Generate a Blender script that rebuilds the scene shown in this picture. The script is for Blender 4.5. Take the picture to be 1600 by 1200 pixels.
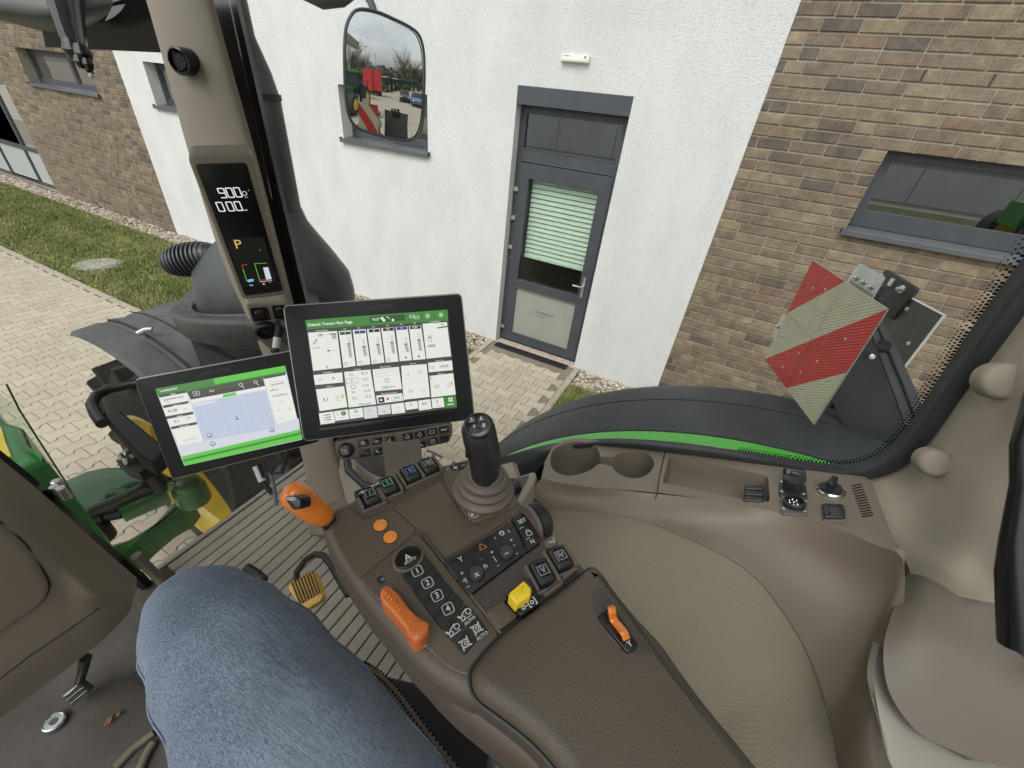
import bpy, math, random
from math import radians as rad, sin, cos, pi
from mathutils import Vector as V, Matrix, noise
import numpy as np
for o in list(bpy.data.objects): bpy.data.objects.remove(o)
S = bpy.context.scene
COL = S.collection
random.seed(7)
# ------------------------------------------------------------------ camera
# world: X along the building (tractor points to -X), Y towards the building, Z up; metres, ground at z = 0
CZ = 2.66
RM = Matrix(((0.88663543, -0.32983872, 0.32416669),
             (0.45131082, 0.46405644, -0.76221399),
             (0.10097605, 0.82210586, 0.56030867)))
FPX = 627.0287
cam = bpy.data.cameras.new('camera'); cam.sensor_width = 36; cam.lens = FPX / 1600 * 36
cam.clip_start = 0.02; cam.clip_end = 600
co = bpy.data.objects.new('camera', cam); COL.objects.link(co)
co.matrix_world = Matrix.Translation((0, 0, CZ)) @ RM.to_4x4()
S.camera = co
# ------------------------------------------------------------------ sky and sun (overcast)
SUN_EL, SUN_AZ = rad(52), rad(200)
W = bpy.data.worlds.new('World'); S.world = W; W.use_nodes = True
nt = W.node_tree; nt.nodes.clear()
def wn(t, **k):
    n = nt.nodes.new(t)
    for a, b in k.items(): setattr(n, a, b)
    return n
sky = wn('ShaderNodeTexSky', sky_type='NISHITA', sun_disc=False, sun_elevation=SUN_EL, sun_rotation=SUN_AZ, air_density=1.0, dust_density=4.0)
hs = wn('ShaderNodeHueSaturation'); hs.inputs['Saturation'].default_value = 0.12
tc = wn('ShaderNodeTexCoord'); mp = wn('ShaderNodeMapping'); mp.inputs['Scale'].default_value = (1, 1, 3.2)
no = wn('ShaderNodeTexNoise'); no.inputs['Scale'].default_value = 2.6; no.inputs['Detail'].default_value = 7; no.inputs['Roughness'].default_value = .62
cr = wn('ShaderNodeValToRGB'); cr.color_ramp.elements[0].position = .34; cr.color_ramp.elements[1].position = .7
cr.color_ramp.elements[0].color = (.80, .82, .86, 1); cr.color_ramp.elements[1].color = (1.22, 1.22, 1.2, 1)
mx = wn('ShaderNodeMix', data_type='RGBA', blend_type='MULTIPLY'); mx.inputs['Factor'].default_value = 1
bg = wn('ShaderNodeBackground'); bg.inputs['Strength'].default_value = 0.15
ou = wn('ShaderNodeOutputWorld')
L = nt.links.new
L(sky.outputs[0], hs.inputs['Color']); L(tc.outputs['Generated'], mp.inputs[0]); L(mp.outputs[0], no.inputs['Vector'])
L(no.outputs['Fac'], cr.inputs[0]); L(hs.outputs[0], mx.inputs['A']); L(cr.outputs[0], mx.inputs['B'])
L(mx.outputs['Result'], bg.inputs['Color']); L(bg.outputs[0], ou.inputs[0])
sl = bpy.data.lights.new('sun', 'SUN'); sl.energy = 0.55; sl.angle = rad(25); sl.color = (1, .97, .93)
so = bpy.data.objects.new('sun', sl); COL.objects.link(so)
# sun behind the camera's back (from -Y side), high
sd = V((-sin(SUN_AZ) * cos(SUN_EL), cos(SUN_AZ) * cos(SUN_EL), sin(SUN_EL)))
so.rotation_euler = sd.to_track_quat('Z', 'Y').to_euler(); so.location = (0, -8, 12)
S.view_settings.view_transform = 'Standard'; S.view_settings.look = 'None'
S.view_settings.exposure = 0.62; S.view_settings.gamma = 1
S.cycles.max_bounces = 8; S.cycles.transparent_max_bounces = 12
# ------------------------------------------------------------------ pixel -> place on a real plane (photo is 1600x1200)
def ray(px, py): return RM @ V(((px - 800) / FPX, -(py - 600) / FPX, -1))
def Zp(px, py, z): d = ray(px, py); return d * ((z - CZ) / d.z) + V((0, 0, CZ))
def Yp(px, py, y): d = ray(px, py); return d * (y / d.y) + V((0, 0, CZ))
def Xp(px, py, x): d = ray(px, py); return d * (x / d.x) + V((0, 0, CZ))
def Dp(px, py, t): return ray(px, py) * t + V((0, 0, CZ))
def Pp(px, py, p, n): d = ray(px, py); c = V((0, 0, CZ)); return d * ((p - c).dot(n) / d.dot(n)) + c
# ------------------------------------------------------------------ objects
WL = {}
def props(o, label=None, cat=None, group=None, kind=None):
    if label: o['label'] = label
    if cat: o['category'] = cat
    if group: o['group'] = group
    if kind: o['kind'] = kind
    return o
def thing(name, loc, label, cat, group=None):
    o = bpy.data.objects.new(name, None); COL.objects.link(o); o.location = loc; o.empty_display_size = .05
    WL[o] = V(loc); return props(o, label, cat, group)
class MB:
    def __init__(s): s.v = []; s.f = []; s.m = []
    def add(s, vs, fs, m=0):
        b = len(s.v); s.v += [tuple(p) for p in vs]; s.f += [tuple(b + i for i in f) for f in fs]
        s.m += (m if isinstance(m, list) else [m] * len(fs)); return s
    def box(s, c, sx, sy, sz, m=0, ax=None):
        c = V(c); X, Y, Z = ax or (V((1, 0, 0)), V((0, 1, 0)), V((0, 0, 1)))
        vs = [c + X * (a * sx / 2) + Y * (b * sy / 2) + Z * (d * sz / 2) for a in (-1, 1) for b in (-1, 1) for d in (-1, 1)]
        return s.add(vs, [(0, 1, 3, 2), (4, 6, 7, 5), (0, 4, 5, 1), (2, 3, 7, 6), (0, 2, 6, 4), (1, 5, 7, 3)], m)
    def bb(s, a, b, m=0):
        a, b = V(a), V(b); return s.box((a + b) / 2, *(abs(b[i] - a[i]) for i in range(3)), m)
    def tube(s, pts, r, n=10, m=0, cap=True, sq=1.0, up=None):
        pts = [V(p) for p in pts]; N = len(pts); rs = r if isinstance(r, (list, tuple)) else [r] * N
        vs = []; T0 = (pts[1] - pts[0]).normalized()
        U = (V(up) if up else (V((0, 0, 1)) if abs(T0.z) < .9 else V((1, 0, 0))))
        U = (U - T0 * U.dot(T0)).normalized()
        for i in range(N):
            T = (pts[min(i + 1, N - 1)] - pts[max(i - 1, 0)]).normalized()
            U = (U - T * U.dot(T)).normalized(); B = T.cross(U)
            for k in range(n):
                a = 2 * pi * k / n; vs.append(pts[i] + (U * cos(a) + B * sin(a) * sq) * rs[i])
        fs = [(i * n + k, i * n + (k + 1) % n, (i + 1) * n + (k + 1) % n, (i + 1) * n + k) for i in range(N - 1) for k in range(n)]
        if cap: fs += [tuple(range(n))[::-1], tuple((N - 1) * n + k for k in range(n))]
        return s.add(vs, fs, m)
    def lathe(s, F, prof, n=24, m=0, sx=1, sy=1):
        vs = []; N = len(prof)
        for r, z in prof:
            for k in range(n):
                a = 2 * pi * k / n; vs.append(F.at(r * cos(a) * sx, r * sin(a) * sy, z))
        fs = [(i * n + k, i * n + (k + 1) % n, (i + 1) * n + (k + 1) % n, (i + 1) * n + k) for i in range(N - 1) for k in range(n)]
        fs += [tuple(range(n))[::-1], tuple((N - 1) * n + k for k in range(n))]
        return s.add(vs, fs, m)
    def pill(s, F, out, z0, z1, r=0, m=0, seg=3, mt=None):
        """outline (u,v) extruded from z0 to z1 with a rounded top edge of radius r"""
        if area(out) < 0: out = out[::-1]
        loops = [(out, z0)]
        if r > 0:
            for k in range(seg + 1):
                a = pi / 2 * k / seg; loops.append((inset(out, r * (1 - cos(a))), z1 - r + r * sin(a)))
        else: loops.append((out, z1))
        n = len(out); vs = [F.at(u, w, z) for lo, z in loops for u, w in lo]
        fs = [(i * n + k, i * n + (k + 1) % n, (i + 1) * n + (k + 1) % n, (i + 1) * n + k) for i in range(len(loops) - 1) for k in range(n)]
        ms = [m] * len(fs); fs += [tuple(range(n))[::-1], tuple((len(loops) - 1) * n + k for k in range(n))]
        ms += [m, m if mt is None else mt]
        return s.add(vs, fs, ms)
    def patch(s, G, su=6, sv=6, m=0, th=0):
        """smooth surface through a grid of 3D points"""
        R_ = [crm(row, su) for row in G]; C_ = list(zip(*R_)); C2 = [crm(list(c), sv) for c in C_]
        nu, nv = len(C2), len(C2[0]); vs = [p for c in C2 for p in c]
        fs = [(i * nv + j, (i + 1) * nv + j, (i + 1) * nv + j + 1, i * nv + j + 1) for i in range(nu - 1) for j in range(nv - 1)]
        if th:
            nn = []
            for i in range(nu):
                for j in range(nv):
                    a = C2[min(i + 1, nu - 1)][j] - C2[max(i - 1, 0)][j]; b = C2[i][min(j + 1, nv - 1)] - C2[i][max(j - 1, 0)]
                    nn.append(a.cross(b).normalized())
            c = sum(vs, V((0, 0, 0))) / len(vs)
            sg = -1 if sum(n.dot(V((0, 0, CZ)) - p) for n, p in zip(nn, vs)) > 0 else 1
            b = len(vs); vs2 = vs + [p + n * sg * th for p, n in zip(vs, nn)]
            fs2 = fs + [tuple(i + b for i in f[::-1]) for f in fs]
            rim = [i * nv for i in range(nu)] + [(nu - 1) * nv + j for j in range(1, nv)] + [i * nv + nv - 1 for i in range(nu - 2, -1, -1)] + [j for j in range(nv - 2, 0, -1)]
            for k in range(len(rim)):
                p, q = rim[k], rim[(k + 1) % len(rim)]; fs2.append((p, p + b, q + b, q))
            return s.add(vs2, fs2, m)
        return s.add(vs, fs, m)
    def build(s, name, mats, parent=None, smooth=False, **k):
        if not isinstance(mats, (list, tuple)): mats = [mats]
        me = bpy.data.meshes.new(name)
        P = np.array(s.v); c = (P.min(0) + P.max(0)) / 2
        me.from_pydata([tuple(p) for p in (P - c)], [], s.f)
        for x in mats: me.materials.append(x)
        me.polygons.foreach_set('material_index', s.m)
        if smooth: fixn(me); me.polygons.foreach_set('use_smooth', [True] * len(s.f)); me.set_sharp_from_angle(angle=rad(smooth if smooth > 1 else 40))
        else: fixn(me)
        me.update()
        return link(name, me, V(c), parent, **k)
def fixn(me):
    import bmesh
    if len(me.polygons) > 60000: return
    b = bmesh.new(); b.from_mesh(me); bmesh.ops.recalc_face_normals(b, faces=b.faces); b.to_mesh(me); b.free()
def link(name, me, c, parent=None, label=None, cat=None, group=None, kind=None):
    o = bpy.data.objects.new(name, me); COL.objects.link(o); WL[o] = V(c)
    if parent: o.parent = parent; o.location = V(c) - WL[parent]
    else: o.location = c
    return props(o, label, cat, group, kind)
class F:
    """local frame: at(u,v,w) -> world"""
    def __init__(s, o, x, y=None, z=None):
        s.o = V(o); s.x = V(x).normalized()
        if z is not None: s.z = V(z); s.z = (s.z - s.x * s.z.dot(s.x)).normalized(); s.y = s.z.cross(s.x)
        else: s.y = V(y); s.y = (s.y - s.x * s.y.dot(s.x)).normalized(); s.z = s.x.cross(s.y)
    def at(s, u, v, w=0): return s.o + s.x * u + s.y * v + s.z * w
    def uv(s, px, py, h=0):
        p = Pp(px, py, s.o + s.z * h, s.z) - s.o; return (p.dot(s.x), p.dot(s.y))
    def sub(s, u, v, w=0, rot=0):
        c, q = cos(rot), sin(rot); return F(s.at(u, v, w), s.x * c + s.y * q, s.y * c - s.x * q)
def area(o): return sum(o[i - 1][0] * o[i][1] - o[i][0] * o[i - 1][1] for i in range(len(o))) / 2
def inset(o, d):
    if d == 0: return list(o)
    n = len(o); r = []
    for i in range(n):
        a, b, c = V(o[i - 1]), V(o[i]), V(o[(i + 1) % n])
        e1 = (b - a); e2 = (c - b)
        e1 = e1.normalized() if e1.length > 1e-9 else e2.normalized(); e2 = e2.normalized() if e2.length > 1e-9 else e1
        n1 = V((-e1.y, e1.x)); n2 = V((-e2.y, e2.x)); k = n1 + n2
        L2 = k.length
        k = k / L2 if L2 > 1e-6 else n1
        m = d / max(.45, k.dot(n1)); r.append(tuple(b + k * m))
    return r
def crm(P, n):
    if n <= 1 or len(P) < 3:
        if n > 1 and len(P) == 2: return [P[0].lerp(P[1], k / n) for k in range(n)] + [P[1]]
        return list(P)
    P = [V(p) for p in P]; Q = [P[0] * 2 - P[1]] + P + [P[-1] * 2 - P[-2]]; r = []
    for i in range(1, len(Q) - 2):
        for k in range(n):
            t = k / n; a, b, c, d = Q[i - 1], Q[i], Q[i + 1], Q[i + 2]
            r.append(.5 * ((2 * b) + (c - a) * t + (2 * a - 5 * b + 4 * c - d) * t * t + (3 * b - a - 3 * c + d) * t ** 3))
    return r + [P[-1]]
def crc(P, n):
    """closed smooth outline"""
    P = [V(p) for p in P]; N = len(P); r = []
    for i in range(N):
        a, b, c, d = P[i - 1], P[i], P[(i + 1) % N], P[(i + 2) % N]
        for k in range(n):
            t = k / n; r.append(.5 * ((2 * b) + (c - a) * t + (2 * a - 5 * b + 4 * c - d) * t * t + (3 * b - a - 3 * c + d) * t ** 3))
    return [tuple(p) for p in r]
def rnd(P, r, n=4):
    """polygon with rounded corners; r a number or list"""
    N = len(P); out = []
    for i in range(N):
        a, b, c = V(P[i - 1]), V(P[i]), V(P[(i + 1) % N]); q = r[i] if isinstance(r, (list, tuple)) else r
        if q <= 0: out.append(tuple(b)); continue
        q1 = min(q, (a - b).length * .48); q2 = min(q, (c - b).length * .48)
        p, s_ = b + (a - b).normalized() * q1, b + (c - b).normalized() * q2
        for k in range(n + 1):
            t = k / n; out.append(tuple(p * (1 - t) ** 2 + b * 2 * t * (1 - t) + s_ * t * t))
    return out
def rect(w, h, cx=0, cy=0): return [(cx - w / 2, cy - h / 2), (cx + w / 2, cy - h / 2), (cx + w / 2, cy + h / 2), (cx - w / 2, cy + h / 2)]
def disc(r, n=24, cx=0, cy=0, sx=1, sy=1): return [(cx + r * sx * cos(2 * pi * k / n), cy + r * sy * sin(2 * pi * k / n)) for k in range(n)]
# ------------------------------------------------------------------ materials
MC = {}
def mat(name, col, rough=.6, metal=0, var=0, vs=8, bump=0, bs=200, spec=.5, emit=0, col2=None, det=4, dist=.002, rr=0, coat=0, objrand=0):
    if name in MC: return MC[name]
    m = bpy.data.materials.new(name); m.use_nodes = True; t = m.node_tree; b = t.nodes['Principled BSDF']; MC[name] = m
    def N(ty, **k):
        n = t.nodes.new(ty)
        for a, q in k.items(): setattr(n, a, q)
        return n
    l = t.links.new
    b.inputs['Base Color'].default_value = (*col, 1); b.inputs['Roughness'].default_value = rough
    b.inputs['Metallic'].default_value = metal; b.inputs['Specular IOR Level'].default_value = spec
    if coat: b.inputs['Coat Weight'].default_value = coat; b.inputs['Coat Roughness'].default_value = .08
    if emit: b.inputs['Emission Color'].default_value = (*col, 1); b.inputs['Emission Strength'].default_value = emit; b.inputs['Base Color'].default_value = (.01, .01, .01, 1)
    geo = N('ShaderNodeNewGeometry')
    src = None
    if var or col2:
        nz = N('ShaderNodeTexNoise'); nz.inputs['Scale'].default_value = vs; nz.inputs['Detail'].default_value = det; nz.inputs['Roughness'].default_value = .6
        l(geo.outputs['Position'], nz.inputs['Vector'])
        rp = N('ShaderNodeValToRGB'); l(nz.outputs['Fac'], rp.inputs[0])
        rp.color_ramp.elements[0].position = .3; rp.color_ramp.elements[1].position = .7
        c2 = col2 or tuple(min(1, c * (1 + var)) for c in col); c1 = tuple(c * (1 - var) for c in col) if not col2 else col
        rp.color_ramp.elements[0].color = (*c1, 1); rp.color_ramp.elements[1].color = (*c2, 1)
        src = rp.outputs[0]
    if objrand:
        oi = N('ShaderNodeObjectInfo'); mr = N('ShaderNodeMapRange'); mr.inputs[3].default_value = 1 - objrand; mr.inputs[4].default_value = 1 + objrand
        l(oi.outputs['Random'], mr.inputs[0]); vm = N('ShaderNodeVectorMath', operation='SCALE')
        if src: l(src, vm.inputs[0])
        else: vm.inputs[0].default_value = col
        l(mr.outputs[0], vm.inputs['Scale']); src = vm.outputs[0]
    if src: l(src, b.inputs['Base Color'])
    if rr:
        n3 = N('ShaderNodeTexNoise'); n3.inputs['Scale'].default_value = vs * 1.7; l(geo.outputs['Position'], n3.inputs['Vector'])
        m3 = N('ShaderNodeMapRange'); m3.inputs[3].default_value = rough - rr; m3.inputs[4].default_value = rough + rr
        l(n3.outputs['Fac'], m3.inputs[0]); l(m3.outputs[0], b.inputs['Roughness'])
    if bump:
        n2 = N('ShaderNodeTexNoise'); n2.inputs['Scale'].default_value = bs; n2.inputs['Detail'].default_value = 3; l(geo.outputs['Position'], n2.inputs['Vector'])
        bp = N('ShaderNodeBump'); bp.inputs['Strength'].default_value = bump; bp.inputs['Distance'].default_value = dist
        l(n2.outputs['Fac'], bp.inputs['Height']); l(bp.outputs[0], b.inputs['Normal'])
    return m
def glassmat(name, tint=(.93, .96, .94), refl=1.0, rough=0.0):
    if name in MC: return MC[name]
    m = bpy.data.materials.new(name); m.use_nodes = True; t = m.node_tree; t.nodes.clear(); MC[name] = m
    o = t.nodes.new('ShaderNodeOutputMaterial'); mxs = t.nodes.new('ShaderNodeMixShader'); tr = t.nodes.new('ShaderNodeBsdfTransparent')
    gl = t.nodes.new('ShaderNodeBsdfGlossy'); fr = t.nodes.new('ShaderNodeFresnel'); mu = t.nodes.new('ShaderNodeMath'); mu.operation = 'MULTIPLY'
    mu.inputs[1].default_value = refl; fr.inputs[0].default_value = 1.5; gl.inputs['Roughness'].default_value = rough
    tr.inputs[0].default_value = (*tint, 1); l = t.links.new
    l(fr.outputs[0], mu.inputs[0]); l(mu.outputs[0], mxs.inputs[0]); l(tr.outputs[0], mxs.inputs[1]); l(gl.outputs[0], mxs.inputs[2]); l(mxs.outputs[0], o.inputs[0])
    return m
TM = {}
def textmesh(s, size, bold=False):
    if (s, size, bold) not in TM: TM[(s, size, bold)] = textmesh0(s, size, bold)
    return TM[(s, size, bold)]
def textmesh0(s, size, bold=False):
    cu = bpy.data.curves.new('t', 'FONT'); cu.body = s; cu.size = size; cu.align_x = 'CENTER'; cu.align_y = 'CENTER'; cu.resolution_u = 2
    if bold: cu.offset = size * .018
    ob = bpy.data.objects.new('t', cu); me = bpy.data.meshes.new_from_object(ob)
    vs = [tuple(v.co) for v in me.vertices]; fs = [tuple(p.vertices) for p in me.polygons]
    bpy.data.objects.remove(ob); bpy.data.curves.remove(cu); bpy.data.meshes.remove(me); return vs, fs
def txt(mb, Fr, s, u, v, size, w=.0004, m=0, rot=0, bold=True, sx=1):
    vs, fs = textmesh(s, size, bold); c, q = cos(rot), sin(rot)
    mb.add([Fr.at(u + (x * sx * c - y * q), v + (x * sx * q + y * c), w) for x, y, _ in vs], fs, m); return mb
def flat(mb, Fr, out, w=.0003, m=0):
    n = len(out); mb.add([Fr.at(u, v, w) for u, v in out], [tuple(range(n))], m); return mb
def ring(mb, Fr, u, v, r, t, w=.0004, m=0, n=20, a0=0, a1=2 * pi, sx=1, sy=1):
    vs = []; k = n
    for i in range(k + 1):
        a = a0 + (a1 - a0) * i / k
        for q in (r - t, r): vs.append(Fr.at(u + q * cos(a) * sx, v + q * sin(a) * sy, w))
    mb.add(vs, [(2 * i, 2 * i + 1, 2 * i + 3, 2 * i + 2) for i in range(k)], m); return mb
def line(mb, Fr, a, b, t, w=.0004, m=0):
    a, b = V(a), V(b); d = (b - a).normalized() * 1; n = V((-d.y, d.x)) * t / 2
    return flat(mb, Fr, [tuple(a - n), tuple(b - n), tuple(b + n), tuple(a + n)], w, m)
def frame(mb, Fr, u, v, w_, h_, t, w=.0004, m=0):
    for a, b in (((u - w_/2, v - h_/2), (u + w_/2, v - h_/2)), ((u - w_/2, v + h_/2), (u + w_/2, v + h_/2)), ((u - w_/2, v - h_/2), (u - w_/2, v + h_/2)), ((u + w_/2, v - h_/2), (u + w_/2, v + h_/2))): line(mb, Fr, a, b, t, w, m)
    return mb
# ================================================================== GROUND
WY = 4.45
m_soil = mat('soil', (.10, .08, .055), .9, var=.3, vs=6)
m_far = mat('paved_far', (.30, .265, .21), .85, var=.18, vs=2.5, bump=.3, bs=30)
m_joint = mat('joint_sand', (.19, .162, .12), .95, var=.25, vs=40)
PV = [mat('paver_a', (.40, .35, .265), .85, var=.08, vs=14, bump=.5, bs=260, objrand=.06),
      mat('paver_b', (.375, .328, .25), .85, var=.10, vs=12, bump=.5, bs=260, objrand=.06),
      mat('paver_c', (.42, .367, .28), .85, var=.08, vs=16, bump=.5, bs=260, objrand=.06)]
g = MB(); g.add([(-300, -300, -.06), (300, -300, -.06), (300, 300, -.06), (-300, 300, -.06)], [(0, 1, 2, 3)])
ground = g.build('ground', m_soil, kind='structure')
g = MB(); g.bb((-40, -40, -.05), (90, 2.18, -.012)); pave = g.build('pavement', m_joint, kind='structure')
g = MB()   # yard further off, seen only in the mirror
g.add([(-.82, -.42, -.004), (120, -.42, -.004), (120, 2.18, -.004), (-.82, 2.18, -.004)], [(0, 1, 2, 3)]); g.add([(-60, -60, -.004), (120, -60, -.004), (120, -.424, -.004), (-60, -.424, -.004)], [(0, 1, 2, 3)])
g.add([(1.2, 2.19, -.004), (120, 2.19, -.004), (120, 9, -.004), (1.2, 9, -.004)], [(0, 1, 2, 3)])
g.build('yard', m_far, kind='structure')
def paver_shape(L_=.2, p=.14, a=.014, g_=.0016, ax='y'):
    xs = [-L_/2 + g_, -.062, -.042, .042, .062, L_/2 - g_]; sg = [1, 1, -1, -1, 1, 1]
    top = [(x, p/2 - g_ + a*s) for x, s in zip(xs, sg)]; bot = [(x, -p/2 + g_ - a*s) for x, s in zip(xs, sg)][::-1]
    o = bot + top[::1] if False else top[::-1] + bot[::-1]
    o = [(x, -y) for x, y in o] if False else o
    if ax == 'y': o = [(-y, x) for x, y in o]
    if area(o) < 0: o = o[::-1]
    return o
G0 = F((0, 0, 0), (1, 0, 0), (0, 1, 0))
def paver_mesh(o):
    b = MB(); n = len(o); i2 = inset(o, .0026)
    vs = [(x, y, -.012) for x, y in o] + [(x, y, -.004) for x, y in o] + [(x, y, 0) for x, y in i2]
    fs = [(k, (k+1) % n, n+(k+1) % n, n+k) for k in range(n)] + [(n+k, n+(k+1) % n, 2*n+(k+1) % n, 2*n+k) for k in range(n)] + [tuple(2*n+k for k in range(n))]
    return vs, fs
def lay(name, ax, x0, x1, y0, y1, parent, cx, cy, nmax):
    o = paver_shape(ax=ax); vs, fs = paver_mesh(o); P = []
    along, across = (y1 - y0, x1 - x0) if ax == 'y' else (x1 - x0, y1 - y0)
    for i in range(int(across / .14)):
        for j in range(-1, int(along / .2) + 1):
            s = j * .2 + (.1 if i % 2 else 0) + .1; q = i * .14 + .07
            if ax == 'y': x, y = x0 + q, y0 + s
            else: x, y = x0 + s, y0 + q
            if (ax == 'y' and (y > y1 - .01 or y < y0)) or (ax == 'x' and (x < x0 + .03 or x > x1 - .03)): continue
            P.append((x, y))
    P.sort(key=lambda p: (p[0] - cx) ** 2 + (p[1] - cy) ** 2)
    ms = []
    for m_ in PV:
        me = bpy.data.meshes.new('paver'); me.from_pydata(vs, [], fs); me.materials.append(m_); ms.append(me)
    for x, y in P[:nmax]:
        me = random.choice(ms); ob = bpy.data.objects.new('paver', me); COL.objects.link(ob)
        ob.parent = parent; ob.location = V((x, y, random.uniform(-.0015, .001))) - WL[parent]
    if P[nmax:]:
        b = MB()
        for x, y in P[nmax:]: b.add([(a + x, c + y, z) for a, c, z in vs], fs, random.randrange(3))
        b.build('paver_field', PV, parent, kind='stuff')
lay('paver', 'y', -18.2, -.9, -.42, 2.20, pave, -3.0, .9, 300)
# pavement edging
m_kerb = mat('kerb_stone', (.34, .30, .235), .9, var=.15, vs=10, bump=.4, bs=150)
x = -22.0
kerb = thing('kerb', (-8, 2.26, 0), 'pale concrete kerb strip between the paving and the lawn', 'kerb'); kerb['kind'] = 'structure'; del kerb['category']
km = MB(); km.bb((-.495, -.04, -.05), (.495, .04, .004)); kme = bpy.data.meshes.new('kerb_stone'); kme.from_pydata(km.v, [], km.f); kme.materials.append(m_kerb)
while x < 2:
    if True:
        ob = bpy.data.objects.new('kerb_stone', kme); COL.objects.link(ob); ob.parent = kerb; ob.location = V((x + .5, 2.24, random.uniform(-.002, .002))) - WL[kerb]
    x += 1.0
# door path
g = MB(); g.bb((-2.26, 2.2, -.05), (-.96, 4.60, -.0125)); path = g.build('door_path', m_joint, kind='structure')
lay('paver', 'x', -2.24, -1.04, 2.22, 4.26, path, -1.6, 3.5, 200)
g = MB(); g.bb((-1.035, 2.3, -.05), (-.965, 4.44, .003)); g.build('edging', m_kerb, path)
g = MB(); g.bb((-2.305, 2.3, -.05), (-2.235, 4.44, .003)); g.build('edging', m_kerb, path)
bm_ = bpy.data.meshes.new('threshold_stone'); q = MB(); q.box((0, 0, -.02), .094, .13, .045); bm_.from_pydata(q.v, [], q.f)
bm_.materials.append(mat('threshold_stone', (.42, .33, .27), .85, var=.15, vs=12, bump=.3))
for i in range(12):
    ob = bpy.data.objects.new('threshold_stone', bm_); COL.objects.link(ob); ob.parent = path; ob.location = V((-2.16 + i * .0985, 4.49, 0)) - WL[path]
# drain grate
gr = thing('drain_grate', (-1.65, 4.37, 0), 'narrow black slotted drain grate in front of the glazed door', 'drain grate')
m_iron = mat('cast_iron', (.035, .037, .04), .5, metal=.3, var=.3, vs=60)
b = MB(); 
for yy in (4.318, 4.422): b.box((-1.65, yy, .0), 1.04, .008, .012)
for xx in (-2.17, -1.13): b.box((xx, 4.37, .0), .008, .11, .012)
b.box((-1.65, 4.37, -.0105), 1.03, .1, .003); b.build('channel_frame', m_iron, gr)
b = MB(); b.box((0, 0, 0), .013, .096, .008); me = bpy.data.meshes.new('grate_bar'); me.from_pydata(b.v, [], b.f); me.materials.append(m_iron)
for i in range(40):
    if i == 10: continue
    ob = bpy.data.objects.new('grate_bar', me); COL.objects.link(ob); ob.parent = gr; ob.location = V((-2.158 + i * .0258, 4.37, .002)) - WL[gr]
# lawn + gravel
m_lawn = mat('lawn_soil', (.085, .10, .03), .95, var=.35, vs=5)
g = MB(); g.bb((-24, 2.285, -.05), (-2.31, 4.06, -.008)); lawn = g.build('lawn', m_lawn, kind='structure')
g = MB(); g.bb((-.955, 2.285, -.05), (1.15, 4.06, -.008)); lawn2 = g.build('lawn', m_lawn, kind='structure')
def grassmat(name, col):
    return mat(name, tuple(c * .75 for c in col), .7, col2=tuple(c * 1.25 for c in col), vs=3)
GM = [grassmat('grass_green', (.17, .215, .05)), grassmat('grass_dry', (.36, .33, .14)), grassmat('grass_dark', (.095, .145, .03))]
def grass(x0, x1, y0, y1, n, nm, par, h=.045):
    rng = np.random.default_rng(3)
    X = rng.uniform(x0, x1, n); Y = rng.uniform(y0, y1, n)
    dist = np.abs(X) + 3; wid = np.clip(dist * .0009, .003, .012)
    an = rng.uniform(0, 2*pi, n); hh = rng.uniform(.5, 1.2, n) * h; le = rng.uniform(.2, 1.6, n) * hh; la = rng.uniform(0, 2*pi, n)
    P = np.zeros((n, 3, 3)); dx, dy = np.cos(an) * wid, np.sin(an) * wid
    P[:, 0] = np.stack([X - dx, Y - dy, np.full(n, -.008)], 1); P[:, 1] = np.stack([X + dx, Y + dy, np.full(n, -.008)], 1)
    P[:, 2] = np.stack([X + np.cos(la) * le, Y + np.sin(la) * le, hh], 1)
    b = MB(); c = np.array([(x0+x1)/2, (y0+y1)/2, 0]); P = (P - c).reshape(-1, 3)
    me = bpy.data.meshes.new(nm); me.vertices.add(3*n); me.vertices.foreach_set('co', P.ravel()); me.loops.add(3*n); me.polygons.add(n)
    me.loops.foreach_set('vertex_index', np.arange(3*n)); me.polygons.foreach_set('loop_start', np.arange(n)*3); me.polygons.foreach_set('loop_total', np.full(n, 3))
    for x_ in GM: me.materials.append(x_)
    pat = np.array([noise.noise(V((a*1.3, c_*1.6, 0))) + .6*noise.noise(V((a*6, c_*6, 3))) for a, c_ in zip(X, Y)])
    edge = (Y < 2.75) * .12
    r = rng.uniform(0, 1, n); mi = np.where(r < .32 + pat * .45 + edge, 1, np.where(r > .80 + pat*.3, 2, 0))
    me.polygons.foreach_set('material_index', mi.astype(int)); me.update(); me.validate()
    return link(nm, me, V(c), None, label='short patchy lawn grass with dry straw blades', cat='grass', kind='stuff')
o = grass(-17.5, -5.0, 2.29, 4.03, 190000, 'lawn_grass', None); o['label'] = 'long strip of patchy lawn along the brick wall at the left'
o = grass(-5.0, -2.32, 2.29, 4.03, 26000, 'lawn_grass', None); o['label'] = 'lawn grass just left of the door path'
o = grass(-.95, .8, 2.29, 4.03, 26000, 'lawn_grass', None, .06); o['label'] = 'small tuft of worn grass right of the door path above the fender'
m_gr = [mat('pebble_a', (.36, .30, .24), .8, objrand=0, var=.3, vs=50), mat('pebble_b', (.22, .17, .13), .8, var=.3, vs=50), mat('pebble_c', (.52, .46, .39), .8, var=.2, vs=50)]
g = MB(); g.bb((-24, 4.065, -.05), (-2.31, 4.449, -.03)); g.bb((-.955, 4.065, -.05), (1.15, 4.449, -.03)); grav = g.build('gravel_bed', m_soil, kind='structure')
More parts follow.
